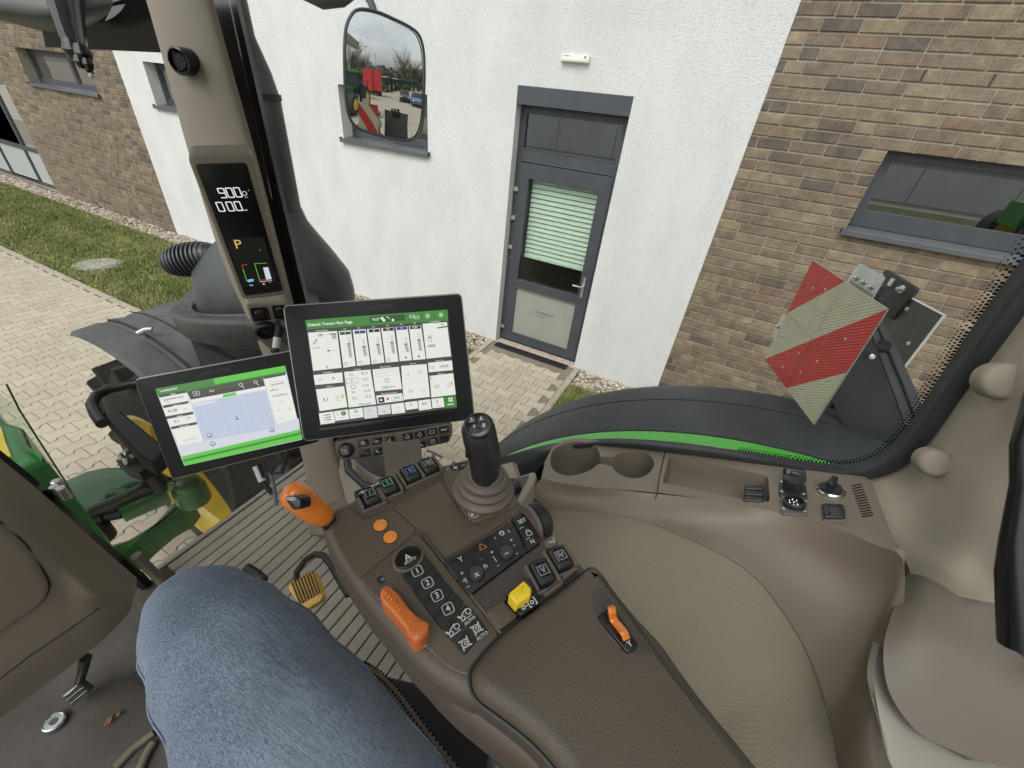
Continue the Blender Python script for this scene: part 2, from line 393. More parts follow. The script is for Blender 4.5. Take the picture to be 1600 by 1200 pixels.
def pebbles(x0, x1, y0, y1, n, nm, rs, lab):
    b = MB(); ico = [(0,0,1),(.894,0,.447),(.276,.851,.447),(-.724,.526,.447),(-.724,-.526,.447),(.276,-.851,.447),(.724,.526,-.447),(-.276,.851,-.447),(-.894,0,-.447),(-.276,-.851,-.447),(.724,-.526,-.447)]
    fc = [(0,1,2),(0,2,3),(0,3,4),(0,4,5),(0,5,1),(1,6,2),(2,7,3),(3,8,4),(4,9,5),(5,10,1),(2,6,7),(3,7,8),(4,8,9),(5,9,10),(1,10,6)]
    for _ in range(n):
        r = random.uniform(*rs); c = V((random.uniform(x0, x1), random.uniform(y0, y1), random.uniform(-.03, -.002))); a = random.random()*6.3
        sx, sy, sz = r*random.uniform(.8,1.4), r*random.uniform(.7,1.1), r*random.uniform(.5,.9)
        b.add([(c.x+(x*cos(a)-y*sin(a))*sx, c.y+(x*sin(a)+y*cos(a))*sy, c.z+z*sz) for x,y,z in ico], fc, random.choice((0,0,1,2)))
    return b.build(nm, m_gr, label=lab, cat='gravel', kind='stuff')
pebbles(-17.5, -5.0, 4.07, 4.44, 5200, 'gravel_stones', (.018, .032), 'long band of pebbles at the foot of the far brick wall')
pebbles(-5.0, -2.32, 4.07, 4.44, 1500, 'gravel_stones', (.014, .026), 'pebbles at the wall just left of the door')
pebbles(-.95, .6, 4.07, 4.44, 1100, 'gravel_stones', (.014, .026), 'pebbles at the white wall just right of the door')
g = MB(); g.bb((-24, 4.035, -.05), (-2.31, 4.062, .006)); g.bb((-.955, 4.035, -.05), (1.15, 4.062, .006)); g.build('lawn_edging', m_kerb, kind='structure')
# manhole cover
mh = thing('manhole_cover', (-8.43, 2.74, 0), 'round grey concrete manhole cover lying in the lawn', 'manhole cover')
Fm = F((-8.43, 2.74, 0), (1, 0, 0), (0, 1, 0)); m_con = mat('concrete', (.30, .29, .27), .9, var=.2, vs=8)
b = MB(); b.lathe(Fm, [(.30, -.02), (.30, .022), (.255, .03), (.25, .022)], 28); b.build('rim', m_con, mh)
b = MB(); b.lathe(Fm, [(.245, 0), (.245, .03), (.235, .034), (.03, .034)], 28); b.build('lid', m_con, mh)
# ================================================================== BUILDING
bld = thing('office_building', (-5, 4.6, 0), 'white rendered office building with brown brick wings, grey windows and glazed door', 'building')
def plaster():
    m = mat('white_render', (.80, .80, .78), .9); t = m.node_tree; b = t.nodes['Principled BSDF']; l = t.links.new
    geo = t.nodes.new('ShaderNodeNewGeometry')
    mp = t.nodes.new('ShaderNodeMapping'); mp.inputs['Scale'].default_value = (1, 1, 1.7); l(geo.outputs['Position'], mp.inputs[0])
    n1 = t.nodes.new('ShaderNodeTexNoise'); n1.inputs['Scale'].default_value = 60; n1.inputs['Detail'].default_value = 4; n1.inputs['Roughness'].default_value = .7; n1.inputs['Distortion'].default_value = .6; l(mp.outputs[0], n1.inputs['Vector'])
    bp = t.nodes.new('ShaderNodeBump'); bp.inputs['Strength'].default_value = 1.0; bp.inputs['Distance'].default_value = .013; l(n1.outputs['Fac'], bp.inputs['Height']); l(bp.outputs[0], b.inputs['Normal'])
    n2 = t.nodes.new('ShaderNodeTexNoise'); n2.inputs['Scale'].default_value = 2.2; n2.inputs['Detail'].default_value = 6; mp2 = t.nodes.new('ShaderNodeMapping'); mp2.inputs['Scale'].default_value = (1.3, 1, .6); l(geo.outputs['Position'], mp2.inputs[0]); l(mp2.outputs[0], n2.inputs['Vector'])
    rp = t.nodes.new('ShaderNodeValToRGB'); rp.color_ramp.elements[0].position = .25; rp.color_ramp.elements[1].position = .6
    rp.color_ramp.elements[0].color = (.655, .665, .64, 1); rp.color_ramp.elements[1].color = (.74, .745, .73, 1); l(n2.outputs['Fac'], rp.inputs[0])
    r3 = t.nodes.new('ShaderNodeValToRGB'); r3.color_ramp.elements[0].position = .30; r3.color_ramp.elements[1].position = .46; r3.color_ramp.elements[0].color = (.5, .51, .5, 1); r3.color_ramp.elements[1].color = (1, 1, 1, 1); l(n1.outputs['Fac'], r3.inputs[0])  # shade of the render pits painted into the colour
    mm = t.nodes.new('ShaderNodeMix'); mm.data_type = 'RGBA'; mm.blend_type = 'MULTIPLY'; mm.inputs['Factor'].default_value = .8; l(rp.outputs[0], mm.inputs['A']); l(r3.outputs[0], mm.inputs['B']); l(mm.outputs['Result'], b.inputs['Base Color'])
    return m
m_pl = plaster()
def wall_boxes(mb, x0, x1, z0, z1, holes, y0, y1):
    """wall slab between y0,y1 with rectangular holes (xa,xb,za,zb)"""
    xs = sorted({x0, x1, *[h[0] for h in holes], *[h[1] for h in holes]})
    for a, c in zip(xs, xs[1:]):
        hz = sorted([(h[2], h[3]) for h in holes if h[0] <= a + 1e-6 and h[1] >= c - 1e-6]); z = z0
        for p, q in hz:
            if p > z: mb.bb((a, y0, z), (c, y1, p))
            z = q
        if z < z1: mb.bb((a, y0, z), (c, y1, z1))
WIN_L = (-8.70, -6.9, 2.14, 2.71); WIN_M = (-4.66, -3.33, 2.14, 2.71); DOOR = (-2.222, -1.052, -.05, 2.875)
b = MB(); wall_boxes(b, -9.44, -.002, -.06, 6.5, [WIN_L, WIN_M, DOOR], WY, WY + .34); b.build('plaster_wall', m_pl, bld)
# brick walls: mortar slab + bricks
m_mor = mat('mortar', (.29, .26, .21), .95, var=.15, vs=20, bump=.5, bs=200)
def brickmat(name, base, light, dark):
    m = mat(name, base, .88, bump=.8, bs=70, dist=.006, det=6); t = m.node_tree; b = t.nodes['Principled BSDF']; l = t.links.new
    geo = t.nodes.new('ShaderNodeNewGeometry'); mp = t.nodes.new('ShaderNodeMapping'); mp.inputs['Scale'].default_value = (1, 1, .45); l(geo.outputs['Position'], mp.inputs[0])
    n1 = t.nodes.new('ShaderNodeTexNoise'); n1.inputs['Scale'].default_value = 11; n1.inputs['Detail'].default_value = 3; l(geo.outputs['Position'], n1.inputs['Vector'])
    n2 = t.nodes.new('ShaderNodeTexNoise'); n2.inputs['Scale'].default_value = 55; n2.inputs['Detail'].default_value = 6; n2.inputs['Roughness'].default_value = .75; n2.inputs['Distortion'].default_value = 1.2; l(mp.outputs[0], n2.inputs['Vector'])
    r1 = t.nodes.new('ShaderNodeValToRGB'); e = r1.color_ramp.elements; e[0].position = .36; e[0].color = (*dark, 1); e[1].position = .64; e[1].color = (*light, 1); x = e.new(.5); x.color = (*base, 1)
    ad = t.nodes.new('ShaderNodeMath'); ad.operation = 'ADD'; s1 = t.nodes.new('ShaderNodeMath'); s1.operation = 'MULTIPLY'; s1.inputs[1].default_value = .5; s2 = t.nodes.new('ShaderNodeMath'); s2.operation = 'MULTIPLY'; s2.inputs[1].default_value = .45
    l(n1.outputs['Fac'], s1.inputs[0]); l(n2.outputs['Fac'], s2.inputs[0]); l(s1.outputs[0], ad.inputs[0]); l(s2.outputs[0], ad.inputs[1]); l(ad.outputs[0], r1.inputs[0]); l(r1.outputs[0], b.inputs['Base Color'])
    return m
BM = [brickmat('brick_tan', (0.191, 0.146, 0.095), (0.283, 0.225, 0.149), (0.144, 0.108, 0.072)),
      brickmat('brick_brown', (0.170, 0.127, 0.084), (0.227, 0.175, 0.117), (0.108, 0.083, 0.059)),
      brickmat('brick_cream', (0.232, 0.182, 0.117), (0.340, 0.275, 0.180), (0.175, 0.135, 0.090)),
      brickmat('brick_grey', (0.118, 0.094, 0.070), (0.175, 0.138, 0.097), (0.072, 0.062, 0.050)),
      brickmat('brick_red', (0.180, 0.125, 0.083), (0.242, 0.180, 0.117), (0.124, 0.085, 0.061))]
BW = [.44, .28, .12, .10, .06]
def brick_geo(L_, h=.0713, d=.02):
    c = .004; x, z = L_/2, h/2
    o = [(-x, -z), (x, -z), (x, z), (-x, z)]; i_ = [(-x+c, -z+c), (x-c, -z+c), (x-c, z-c), (-x+c, z-c)]
    vs = [(a, d, b_) for a, b_ in o] + [(a, c*.8, b_) for a, b_ in o] + [(a, 0, b_) for a, b_ in i_]
    fs = [(8, 9, 10, 11)]
    for k in range(4):
        n = (k+1) % 4; fs += [(k, n, 4+n, 4+k), (4+k, 4+n, 8+n, 8+k)]
    return vs, fs
BRK = {}
def bmesh_(L_, mi):
    k = (round(L_, 3), mi)
    if k not in BRK:
        vs, fs = brick_geo(L_); me = bpy.data.meshes.new('brick'); me.from_pydata(vs, [], fs); me.materials.append(BM[mi]); BRK[k] = me
    return BRK[k]
def brick_wall(name, x0, x1, z1, holes, cx, cz, nmax, vents=(), z0b=-.05):
    mb = MB(); wall_boxes(mb, x0, x1, -.06, z1, holes, WY + .009, WY + .34)
    w = mb.build(name, m_mor, bld)
    for vx, vz in vents: q_ = MB(); q_.bb((vx - .006, WY + .001, vz - .036), (vx + .006, WY + .010, vz + .036)); q_.build('vent_slot', m_iron, w)
    P = []; rows = range(int((3.11 + .05) / .0833) * -1 - 1, int((z1 - 3.11) / .0833))
    for r in rows:
        za = 3.11 + r * .0833 + .006; zc = za + .0357; x = x0 + .002 + random.choice((0, -.125, -.06, -.19))
        if za < z0b: continue
        while x < x1:
            Lb = .24 if random.random() < .8 else .115
            a, c = x, x + Lb; x = c + .0105
            segs = [(max(a, x0 + .001), min(c, x1 - .001))]
            for h in holes:
                if zc + .03 > h[2] and zc - .03 < h[3]:
                    ns = []
                    for p, q in segs:
                        if q <= h[0] or p >= h[1]: ns.append((p, q)); continue
                        if p < h[0]: ns.append((p, h[0]))
                        if q > h[1]: ns.append((h[1], q))
                    segs = ns
            for p, q in segs:
                for vx, vz in vents:
                    if abs(vz - zc) < .042 and p < vx < q:
                        if q - vx - .007 > .03: P.append(((vx + .007 + q) / 2, zc, q - vx - .007))
                        q = vx - .007
                if q - p > .03: P.append(((p + q) / 2, zc, q - p))
    P.sort(key=lambda p: (p[0] - cx) ** 2 + (p[1] - cz) ** 2)
    for i, (x, z, Lb) in enumerate(P):
        mi = random.choices(range(5), BW)[0]; yy = WY + random.uniform(-.0025, .0025)
        if i < nmax:
            me = bmesh_(round(Lb / .005) * .005 if Lb < .239 else .24, mi)
            ob = bpy.data.objects.new('brick', me); COL.objects.link(ob); ob.parent = w; ob.location = V((x, yy, z)) - WL[w]
            ob.rotation_euler = (0, random.uniform(-.004, .004), 0)
        else:
            if i == nmax: st = MB()
            vs, fs = brick_geo(Lb); st.add([(a + x, b_ + yy, c + z) for a, b_, c in vs], fs, mi)
    if len(P) > nmax: st.build('brick_field', BM, w, kind='stuff')
    return w
WIN_R = (.966, 3.0, 2.12, 2.70)
WIN_B = (-12.80, -10.36, 2.15, 2.695); GLZ = (-17.6, -14.0, .03, 2.95)
brick_wall('brick_wall', .0, 4.4, 4.6, [WIN_R], 1.0, 2.7, 300, vents=[(.932, 3.15), (1.315, 3.15)])
brick_wall('brick_wall', -19.6, -9.442, 4.4, [WIN_B, GLZ], 0, 0, 0)
# end faces so the wings read as solid
b = MB(); b.bb((-19.6, WY + .35, -.05), (4.4, 9.5, 3.4)); 
b = MB(); b.bb((-19.6, WY + .345, 3.9), (4.4, 9.5, 4.2)); b.build('flat_roof', mat('roof_grey', (.2, .2, .2), .9), bld)
m_fr = mat('frame_grey', (.052, .057, .066), .45, var=.12, vs=6, bump=.08, bs=300, rr=.1)
m_sill = mat('sill_grey', (.10, .108, .115), .4, metal=.2, var=.1, vs=5)
m_dglass = glassmat('door_glass', (.95, .97, .95), .5)
m_bglass = glassmat('building_glass', (.80, .84, .82), 8.0)
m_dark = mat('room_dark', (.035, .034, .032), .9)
m_roomfloor = mat('room_floor', (.13, .12, .105), .5, var=.2, vs=4)
def window(x0, x1, z0, z1, rec, mull=(), name='window', sillover=.03, label=None, lower=.0, sill=True):
    y = WY + rec; b = MB(); fw = .055
    zf0 = z0 + (.03 if sill else 0)
    b.bb((x0, y, z1 - fw), (x1, y + .07, z1)); b.bb((x0, y, zf0), (x1, y + .07, zf0 + fw + lower))
    b.bb((x0, y + .001, zf0 + fw + lower), (x0 + fw, y + .069, z1 - fw)); b.bb((x1 - fw, y + .001, zf0 + fw + lower), (x1, y + .069, z1 - fw))
    for mxx in mull: b.bb((mxx - .045, y + .0015, zf0 + fw + lower), (mxx + .045, y + .068, z1 - fw))
    w = b.build(name, m_fr, bld, label=label)
    b = MB()   # sash bead
    edges = [x0 + fw] + [q for mxx in mull for q in (mxx - .045, mxx + .045)] + [x1 - fw]
    for a, c in zip(edges[::2], edges[1::2]):
        b = MB(); za, zc = zf0 + fw + lower, z1 - fw
        b.bb((a, y + .012, zc - .03), (c, y + .055, zc)); b.bb((a, y + .012, za), (c, y + .055, za + .03))
        b.bb((a, y + .013, za + .03), (a + .03, y + .054, zc - .03)); b.bb((c - .03, y + .013, za + .03), (c, y + .054, zc - .03)); b.build('sash', m_fr, w)
        b = MB(); b.bb((a + .028, y + .03, za + .028), (c - .028, y + .036, zc - .028)); b.build('pane', m_bglass, w)
    if sill:
        b = MB(); ys = WY - .045
        vs = [(x0 - sillover, ys, z0 - .004), (x1 + sillover, ys, z0 - .004), (x1 + sillover, y + .002, z0 + .03), (x0 - sillover, y + .002, z0 + .03)]
        lo = [(p[0], p[1], p[2] - .035 if i < 2 else z0 - .002) for i, p in enumerate(vs)]
        xa, xb = x0 + .001, x1 - .001
        b.add([(x0 - sillover, ys, z0 - .038), (x1 + sillover, ys, z0 - .038), (x1 + sillover, ys, z0 - .004), (x0 - sillover, ys, z0 - .004), (x0 - sillover, WY - .004, z0 + .006), (x1 + sillover, WY - .004, z0 + .006), (xb, y - .001, z0 + .026), (xa, y - .001, z0 + .026), (xa, WY - .004, z0 + .0065), (xb, WY - .004, z0 + .0065)],
              [(0, 1, 2, 3), (3, 2, 5, 4), (8, 9, 6, 7), (0, 3, 4), (1, 5, 2), (0, 4, 5, 1)])
        b.build('sill', m_sill, w)
        for e in (x0 - sillover, x1 + sillover - .006):
            b = MB(); b.bb((e, ys - .001, z0 - .02), (e + .006, WY + (-.001), z0 + .018)); b.build('sill_end', m_sill, w)
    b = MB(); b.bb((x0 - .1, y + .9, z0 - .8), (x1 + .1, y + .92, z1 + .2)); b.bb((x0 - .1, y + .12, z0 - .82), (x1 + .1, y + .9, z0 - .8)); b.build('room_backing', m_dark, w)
    return w
window(*WIN_R, .10, [], label='wide grey window in the right brick wing', lower=.04)
window(*WIN_B, .16, [-11.36], label='two-part grey window in the left brick wing')
window(*WIN_L, .16, [-7.8], label='deep-set grey window in the white wall left of the pillar')
window(*WIN_M, .16, [-4.0], label='grey window behind the side mirror')
# floor-length glazing
w = window(*GLZ, .04, [-14.8, -16.2], name='glazed_front', label='floor-length glazing at the far left', sill=False)
b = MB(); b.bb((-17.5, WY + .037, .78), (-14.05, WY + .12, .87)); b.build('transom_bar', m_fr, w)
b = MB(); b.bb((-17.5, WY + .062, .09), (-14.05, WY + .068, .775)); b.build('lower_panel', mat('frosted', (.42, .44, .44), .3), w)
b = MB(); b.bb((-17.5, WY + .7, 1.0), (-14.05, WY + .72, 2.6)); b.build('curtain', mat('curtain', (.5, .52, .47), .9, var=.3, vs=3), w)
# ---- door with top light
y = WY + .12; dx0, dx1 = DOOR[0], DOOR[1]
b = MB(); b.bb((dx0 + .001, WY - .004, 2.722), (dx1 - .001, WY + .16, 2.874)); door = b.build('door', m_fr, bld, label='tall grey glazed door with top light and half-drawn blind')
b = MB(); fw = .07
b.bb((dx0, y, .0), (dx0 + fw, y + .075, 2.72)); b.bb((dx1 - fw, y, 0), (dx1, y + .075, 2.72)); b.bb((dx0 + fw, y + .001, 2.65), (dx1 - fw, y + .074, 2.72)); b.bb((dx0 + fw, y + .001, 2.22), (dx1 - fw, y + .074, 2.335)); b.build('door_frame', m_fr, door)
b = MB(); b.bb((dx0 + fw, y + .03, 2.335), (dx1 - fw, y + .036, 2.65)); b.build('pane', m_bglass, door)
for z in (2.338, 2.219): b = MB(); b.bb((dx0 + fw, y - .006, z - .004), (dx1 - fw, y + .0, z + .004)); b.build('drip_bead', m_sill, door)
b = MB(); lx0, lx1 = dx0 + .05, dx1 - .05; yl = y - .012
b.bb((lx0, yl, .02), (lx0 + .13, yl + .07, 2.205)); b.bb((lx1 - .125, yl, .02), (lx1, yl + .07, 2.205))
b.bb((lx0 + .13, yl + .001, 2.055), (lx1 - .125, yl + .069, 2.205)); b.bb((lx0 + .13, yl + .001, .02), (lx1 - .125, yl + .069, .145)); b.bb((lx0 + .13, yl + .001, .79), (lx1 - .125, yl + .069, .895)); leaf = b.build('door_leaf', m_fr, door)
b = MB(); b.bb((lx0 + .13, yl + .03, .895), (lx1 - .125, yl + .036, 2.055)); b.build('pane', m_dglass, door)
b = MB(); b.bb((lx0 + .13, yl + .02, .145), (lx1 - .125, yl + .03, .79)); b.build('lower_panel', mat('grey_panel', (.29, .295, .26), .35, var=.06, vs=4), door)
b = MB(); Fd = F((-1.63, yl + .0195, .5), (1, 0, 0), (0, 0, 1))
txt(b, Fd, 'L.Redlefsen', .0, .03, .062, bold=True); txt(b, Fd, 'Technik', -.03, -.02, .036, bold=True); ring(b, Fd, -.02, .01, .19, .006, n=20, a0=.3, a1=1.9, sy=.45); ring(b, Fd, -.02, .01, .19, .006, n=20, a0=2.9, a1=4.2, sy=.45); txt(b, Fd, '· · · · · · · · · · ·', .08, -.085, .03)
b.build('panel_print', mat('grey_print', (.12, .13, .14), .6), door)
for z in (.79, .148): b = MB(); b.bb((lx0 + .13, yl - .008, z - .004), (lx1 - .125, yl - .0005, z + .004)); b.build('drip_bead', m_sill, door)
m_bl = mat('blind_green', (.66, .80, .68), .6, var=.05, vs=3)
b = MB(); b.add([(lx0 + .14, 0, -.0215), (lx1 - .135, 0, -.0215), (lx1 - .135, .018, .0185), (lx0 + .14, .018, .0185), (lx0 + .14, .004, -.0235), (lx1 - .135, .004, -.0235)], [(0, 1, 2, 3), (0, 1, 5, 4)])
me = bpy.data.meshes.new('blind_slat'); me.from_pydata(b.v, [], b.f); me.materials.append(m_bl)
for i in range(17):
    ob = bpy.data.objects.new('blind_slat', me); COL.objects.link(ob); ob.parent = door; ob.location = V((0, yl + .1, 2.035 - i * .0515)) - WL[door]
b = MB(); b.bb((lx0 + .14, yl + .1, 1.165), (lx1 - .135, yl + .12, 1.19)); b.build('blind_rail', m_bl, door)
m_room = mat('room_wall', (.30, .32, .28), .9)
b = MB(); b.bb((-2.9, y + .1, -.03), (-.4, y + 3.0, -.005)); b.bb((-2.9, y + 3.0, 0), (-.4, y + 3.05, 3), 1); b.bb((-.42, y + .1, 0), (-.4, y + 3, 3), 1); b.bb((-2.9, y + .1, 0), (-2.88, y + 3, 3), 1); b.build('room_backing', [m_roomfloor, m_room], door)
m_steel = mat('brushed_steel', (.55, .54, .5), .35, metal=.8)
for z in (1.93, 1.62, .93 + .35, .2):
    b = MB(); b.bb((dx0 + .016, yl - .022, z - .022), (dx0 + .07, yl - .002, z + .022)); b.build('hinge', m_steel, door)
    b = MB(); b.bb((dx0 + .003, yl - .022, z - .075), (dx0 + .014, yl - .001, z + .022)); b.build('hinge_plate', m_steel, door)
b = MB(); b.bb((-1.192, yl - .012, .89), (-1.162, yl - .001, 1.135)); h = b.build('handle', m_steel, door)
b = MB(); b.tube([(-1.177, yl - .012, 1.03), (-1.177, yl - .06, 1.03), (-1.19, yl - .066, 1.03), (-1.29, yl - .066, 1.03)], .0105, 8); b.build('lever', m_steel, h, smooth=40)
# emergency lamp above the door
lp = thing('wall_lamp', (-1.655, WY - .02, 3.105), 'small white box lamp on the white wall above the door', 'wall lamp')
Fl = F((-1.655, WY, 3.105), (1, 0, 0), (0, 0, 1))
b = MB(); b.pill(Fl, rnd(rect(.27, .055), .01), .0, .035, .006); b.build('housing', mat('lamp_white', (.72, .72, .66), .4), lp)
b = MB(); b.pill(Fl, rnd(rect(.25, .02, 0, -.012), .004), .036, .042, .003); b.build('diffuser', mat('lamp_diff', (.60, .60, .5), .3), lp)
b = MB(); 
for i in range(4): flat(b, Fl, rect(.012, .008, -.105 + i * .016, .018), .0356)
flat(b, Fl, rect(.02, .02, .1, .014), .0356); b.build('marking', mat('lamp_mark', (.2, .2, .18), .6), lp)
# ================================================================== TRACTOR, OUTSIDE
trac = thing('tractor', (-.8, 0, 0), 'green tractor with black fenders, seen from its own cab beside the white building', 'tractor')
m_blk = mat('fender_black', (.050, .054, .056), .52, var=.25, vs=4, bump=.12, bs=350, rr=.12, spec=.35)
m_blk2 = mat('exhaust_grey', (.045, .048, .050), .42, var=.3, vs=5, bump=.1, bs=300, rr=.12)
m_rub = mat('rubber', (.022, .022, .022), .8, var=.3, vs=20, bump=.3, bs=120)
m_tyre = mat('tyre_rubber', (.035, .033, .03), .9, var=.4, vs=9, bump=.5, bs=80)
m_grn = mat('tractor_green', (.040, .18, .045), .32, var=.2, vs=9, coat=.4, rr=.08)
m_grnb = mat('trim_green', (.075, .42, .045), .28, coat=.5, var=.06, vs=3)
m_yel = mat('rim_yellow', (.62, .44, .03), .4, coat=.3, var=.15, vs=10)
m_bolt = mat('bolt_zinc', (.55, .55, .52), .3, metal=.9)
m_bk = mat('black_metal', (.018, .018, .019), .42, var=.2, vs=30)
def arc(cx, cz, R_, y, a0, a1, n): return [V((cx + R_ * cos(a0 + (a1 - a0) * k / n), y, cz + R_ * sin(a0 + (a1 - a0) * k / n))) for k in range(n + 1)]
def sweep(prof, cx, cz, a0, a1, n, m=0, mb=None):
    mb = mb or MB(); N = len(prof); vs = []
    for k in range(n + 1):
        a = a0 + (a1 - a0) * k / n
        for y, R_ in prof: vs.append((cx + R_ * cos(a), y, cz + R_ * sin(a)))
    fs = [(k * N + j, k * N + (j + 1) % N, (k + 1) * N + (j + 1) % N, (k + 1) * N + j) for k in range(n) for j in range(N)]
    fs += [tuple(range(N)), tuple(n * N + j for j in range(N))[::-1]]
    return mb.add(vs, fs, m)
# rear fender
pf = [(.942, 1.098), (.944, 1.108), (.96, 1.114), (1.0, 1.120), (1.06, 1.1235), (1.12, 1.123), (1.17, 1.117), (1.21, 1.104), (1.24, 1.082), (1.25, 1.04), (1.235, 1.04), (1.19, 1.09), (1.07, 1.10), (.98, 1.10)]
fen = sweep(pf, .47, .97, rad(10), rad(205), 64).build('rear_fender', m_blk, trac, smooth=35)
pg = [(.885, 1.06), (.89, 1.088), (.905, 1.103), (.938, 1.108), (.94, 1.09), (.91, 1.085), (.895, 1.06)]
sweep(pg, .47, .97, rad(10), rad(205), 64).build('fender_trim', m_grnb, trac, smooth=35)
sweep([(1.085, 1.1215), (1.085, 1.1245), (1.0875, 1.1245), (1.0875, 1.1215)], .47, .97, rad(12), rad(203), 60).build('fender_seam', m_rub, fen)
def wheel(cx, cy, cz, R_, Rr, w, lugs, name):
    w0 = cy; b = MB()
    prof = [(w0, Rr), (w0 - .01, Rr + .03), (w0 - .012, (Rr + R_) / 2), (w0 + .02, R_ - .05), (w0 + .06, R_ - .015), (w0 + w / 2, R_), (w0 + w - .06, R_ - .015), (w0 + w - .02, R_ - .05), (w0 + w, (Rr + R_) / 2), (w0 + w - .01, Rr + .03), (w0 + w, Rr)]
    N = len(prof); n = 48; vs = [(cx + r * cos(2*pi*k/n), y, cz + r * sin(2*pi*k/n)) for k in range(n) for y, r in prof]
    b.add(vs, [(k*N+j, k*N+j+1, ((k+1) % n)*N+j+1, ((k+1) % n)*N+j) for k in range(n) for j in range(N-1)])
    wh = b.build(name, m_tyre, trac, smooth=50)
    b = MB()
    for k in range(lugs):
        for sd in (0, 1):
            a = 2*pi*(k + .5*sd)/lugs; ya, yb = (w0 + .0, w0 + w*.52) if sd == 0 else (w0 + w, w0 + w*.48); d = .16/R_*1.0
            da = .022/R_
            def q(aa, y, r): return (cx + r*cos(aa), y, cz + r*sin(aa))
            P = [q(a-da, ya, R_-.07), q(a+da, ya, R_-.07), q(a+da-d, yb, R_-.01), q(a-da-d, yb, R_-.01), q(a-da, ya, R_+.02), q(a+da, ya, R_+.02), q(a+da-d, yb, R_+.035), q(a-da-d, yb, R_+.035)]
            b.add(P, [(4,5,6,7), (0,1,5,4), (1,2,6,5), (2,3,7,6), (3,0,4,7)])
    b.build('lugs', m_tyre, wh, kind='stuff')
    b = MB(); prof = [(w0 - .004, Rr + .022), (w0 - .008, Rr + .01), (w0 + .0, Rr - .012), (w0 + .05, Rr - .03), (w0 + .08, Rr - .06), (w0 + w*.42, Rr - .07), (w0 + w*.5, Rr*.62), (w0 + w*.52, Rr*.3), (w0 + w*.46, .06), (w0 + w*.46, 0.0)]
    N = len(prof); n = 40; vs = [(cx + r*cos(2*pi*k/n), y, cz + r*sin(2*pi*k/n)) for k in range(n) for y, r in prof]
    b.add(vs, [(k*N+j, k*N+j+1, ((k+1) % n)*N+j+1, ((k+1) % n)*N+j) for k in range(n) for j in range(N-1)])
    prof = [(w0 + w + .004, Rr + .022), (w0 + w, Rr - .012), (w0 + w*.8, Rr - .06), (w0 + w*.55, Rr*.6), (w0 + w*.55, .0)]
    N = len(prof); vs = [(cx + r*cos(2*pi*k/n), y, cz + r*sin(2*pi*k/n)) for k in range(n) for y, r in prof]
    b.add(vs, [(k*N+j, k*N+j+1, ((k+1) % n)*N+j+1, ((k+1) % n)*N+j) for k in range(n) for j in range(N-1)])
    b.build('rim', m_yel, wh, smooth=40); return wh
wheel(.47, .70, .97, 1.0, .52, .50, 20, 'rear_wheel')
wheel(-2.18, .62, .74, .72, .45, .50, 18, 'front_wheel')
# front fender
pf = [(.60, .875), (.585, .885), (.60, .90), (.70, .905), (.72, .897), (.76, .905), (.80, .897), (.83, .905), (1.12, .905), (1.17, .89), (1.17, .88), (1.1, .888), (.7, .888)]
sweep(pf, -2.22, .76, rad(48), rad(105), 26).build('front_fender', mat('fender_dusty', (.055, .058, .058), .5, col2=(.105, .108, .105), vs=7, det=6, rr=.12, spec=.35), trac, smooth=30)
for ys in (.735, .84): sweep([(ys, .900), (ys, .9085), (ys + .009, .9085), (ys + .009, .900)], -2.22, .76, rad(48), rad(105), 26).build('fender_groove', m_rub, trac)
b = MB(); b.tube([Zp(215, 522, 1.68), Zp(226, 516, 1.69), Zp(238, 515, 1.69)], .012, 8); b.build('fender_clip', m_bolt, trac, smooth=40)
# mudguard flap and dark tank side under the monitor
tp = [Zp(296, 745, 1.20), Zp(420, 560, 1.20), Zp(560, 650, 1.20), Zp(560, 760, 1.1), Zp(452, 790, 1.05), Zp(330, 858, 1.0)]
G = [[Xp(372, 842, -1.16), Xp(410, 820, -1.17), Xp(480, 780, -1.18)], [Xp(366, 775, -1.32), Xp(410, 750, -1.32), Xp(480, 715, -1.32)], [Xp(345, 690, -1.42), Xp(400, 670, -1.44), Xp(480, 640, -1.46)]]
MB().patch(G, 4, 4, th=.03).build('side_guard', m_rub, trac, smooth=40)
b = MB(); Fb = F(Xp(392, 790, -1.28), (0, 1, 0), (.35, 0, 1)); b.lathe(Fb, [(.028, -.01), (.03, .02), (.018, .035), (0.001, .036)], 16); b.build('guard_cap', m_rub, trac, smooth=40)
# fuel tank, blue grey top seen below the monitor keypad
m_tank = mat('tank_grey', (.105, .125, .135), .38, var=.15, vs=4, rr=.1)
Ft = F((0, 0, .0), (1, 0, 0), (0, 1, 0))
b = MB(); b.pill(Ft, rnd([(-1.28, .78), (-.62, .78), (-.62, 1.14), (-1.28, 1.14)], .07), .45, 1.02, .07); b.build('fuel_tank', m_tank, trac, smooth=40)
b = MB(); b.tube([Zp(420, 735, 1.25), Zp(440, 742, 1.25), Zp(440, 765, 1.25)], .05, 14); b.build('step_hose', m_tank, trac, smooth=40)
b = MB(); b.pill(F(Zp(455, 745, 1.22), (1, 0, 0), (0, 1, 0)), disc(.16, 24), -.2, .0, .05); b.build('air_tank', m_tank, trac, smooth=40)
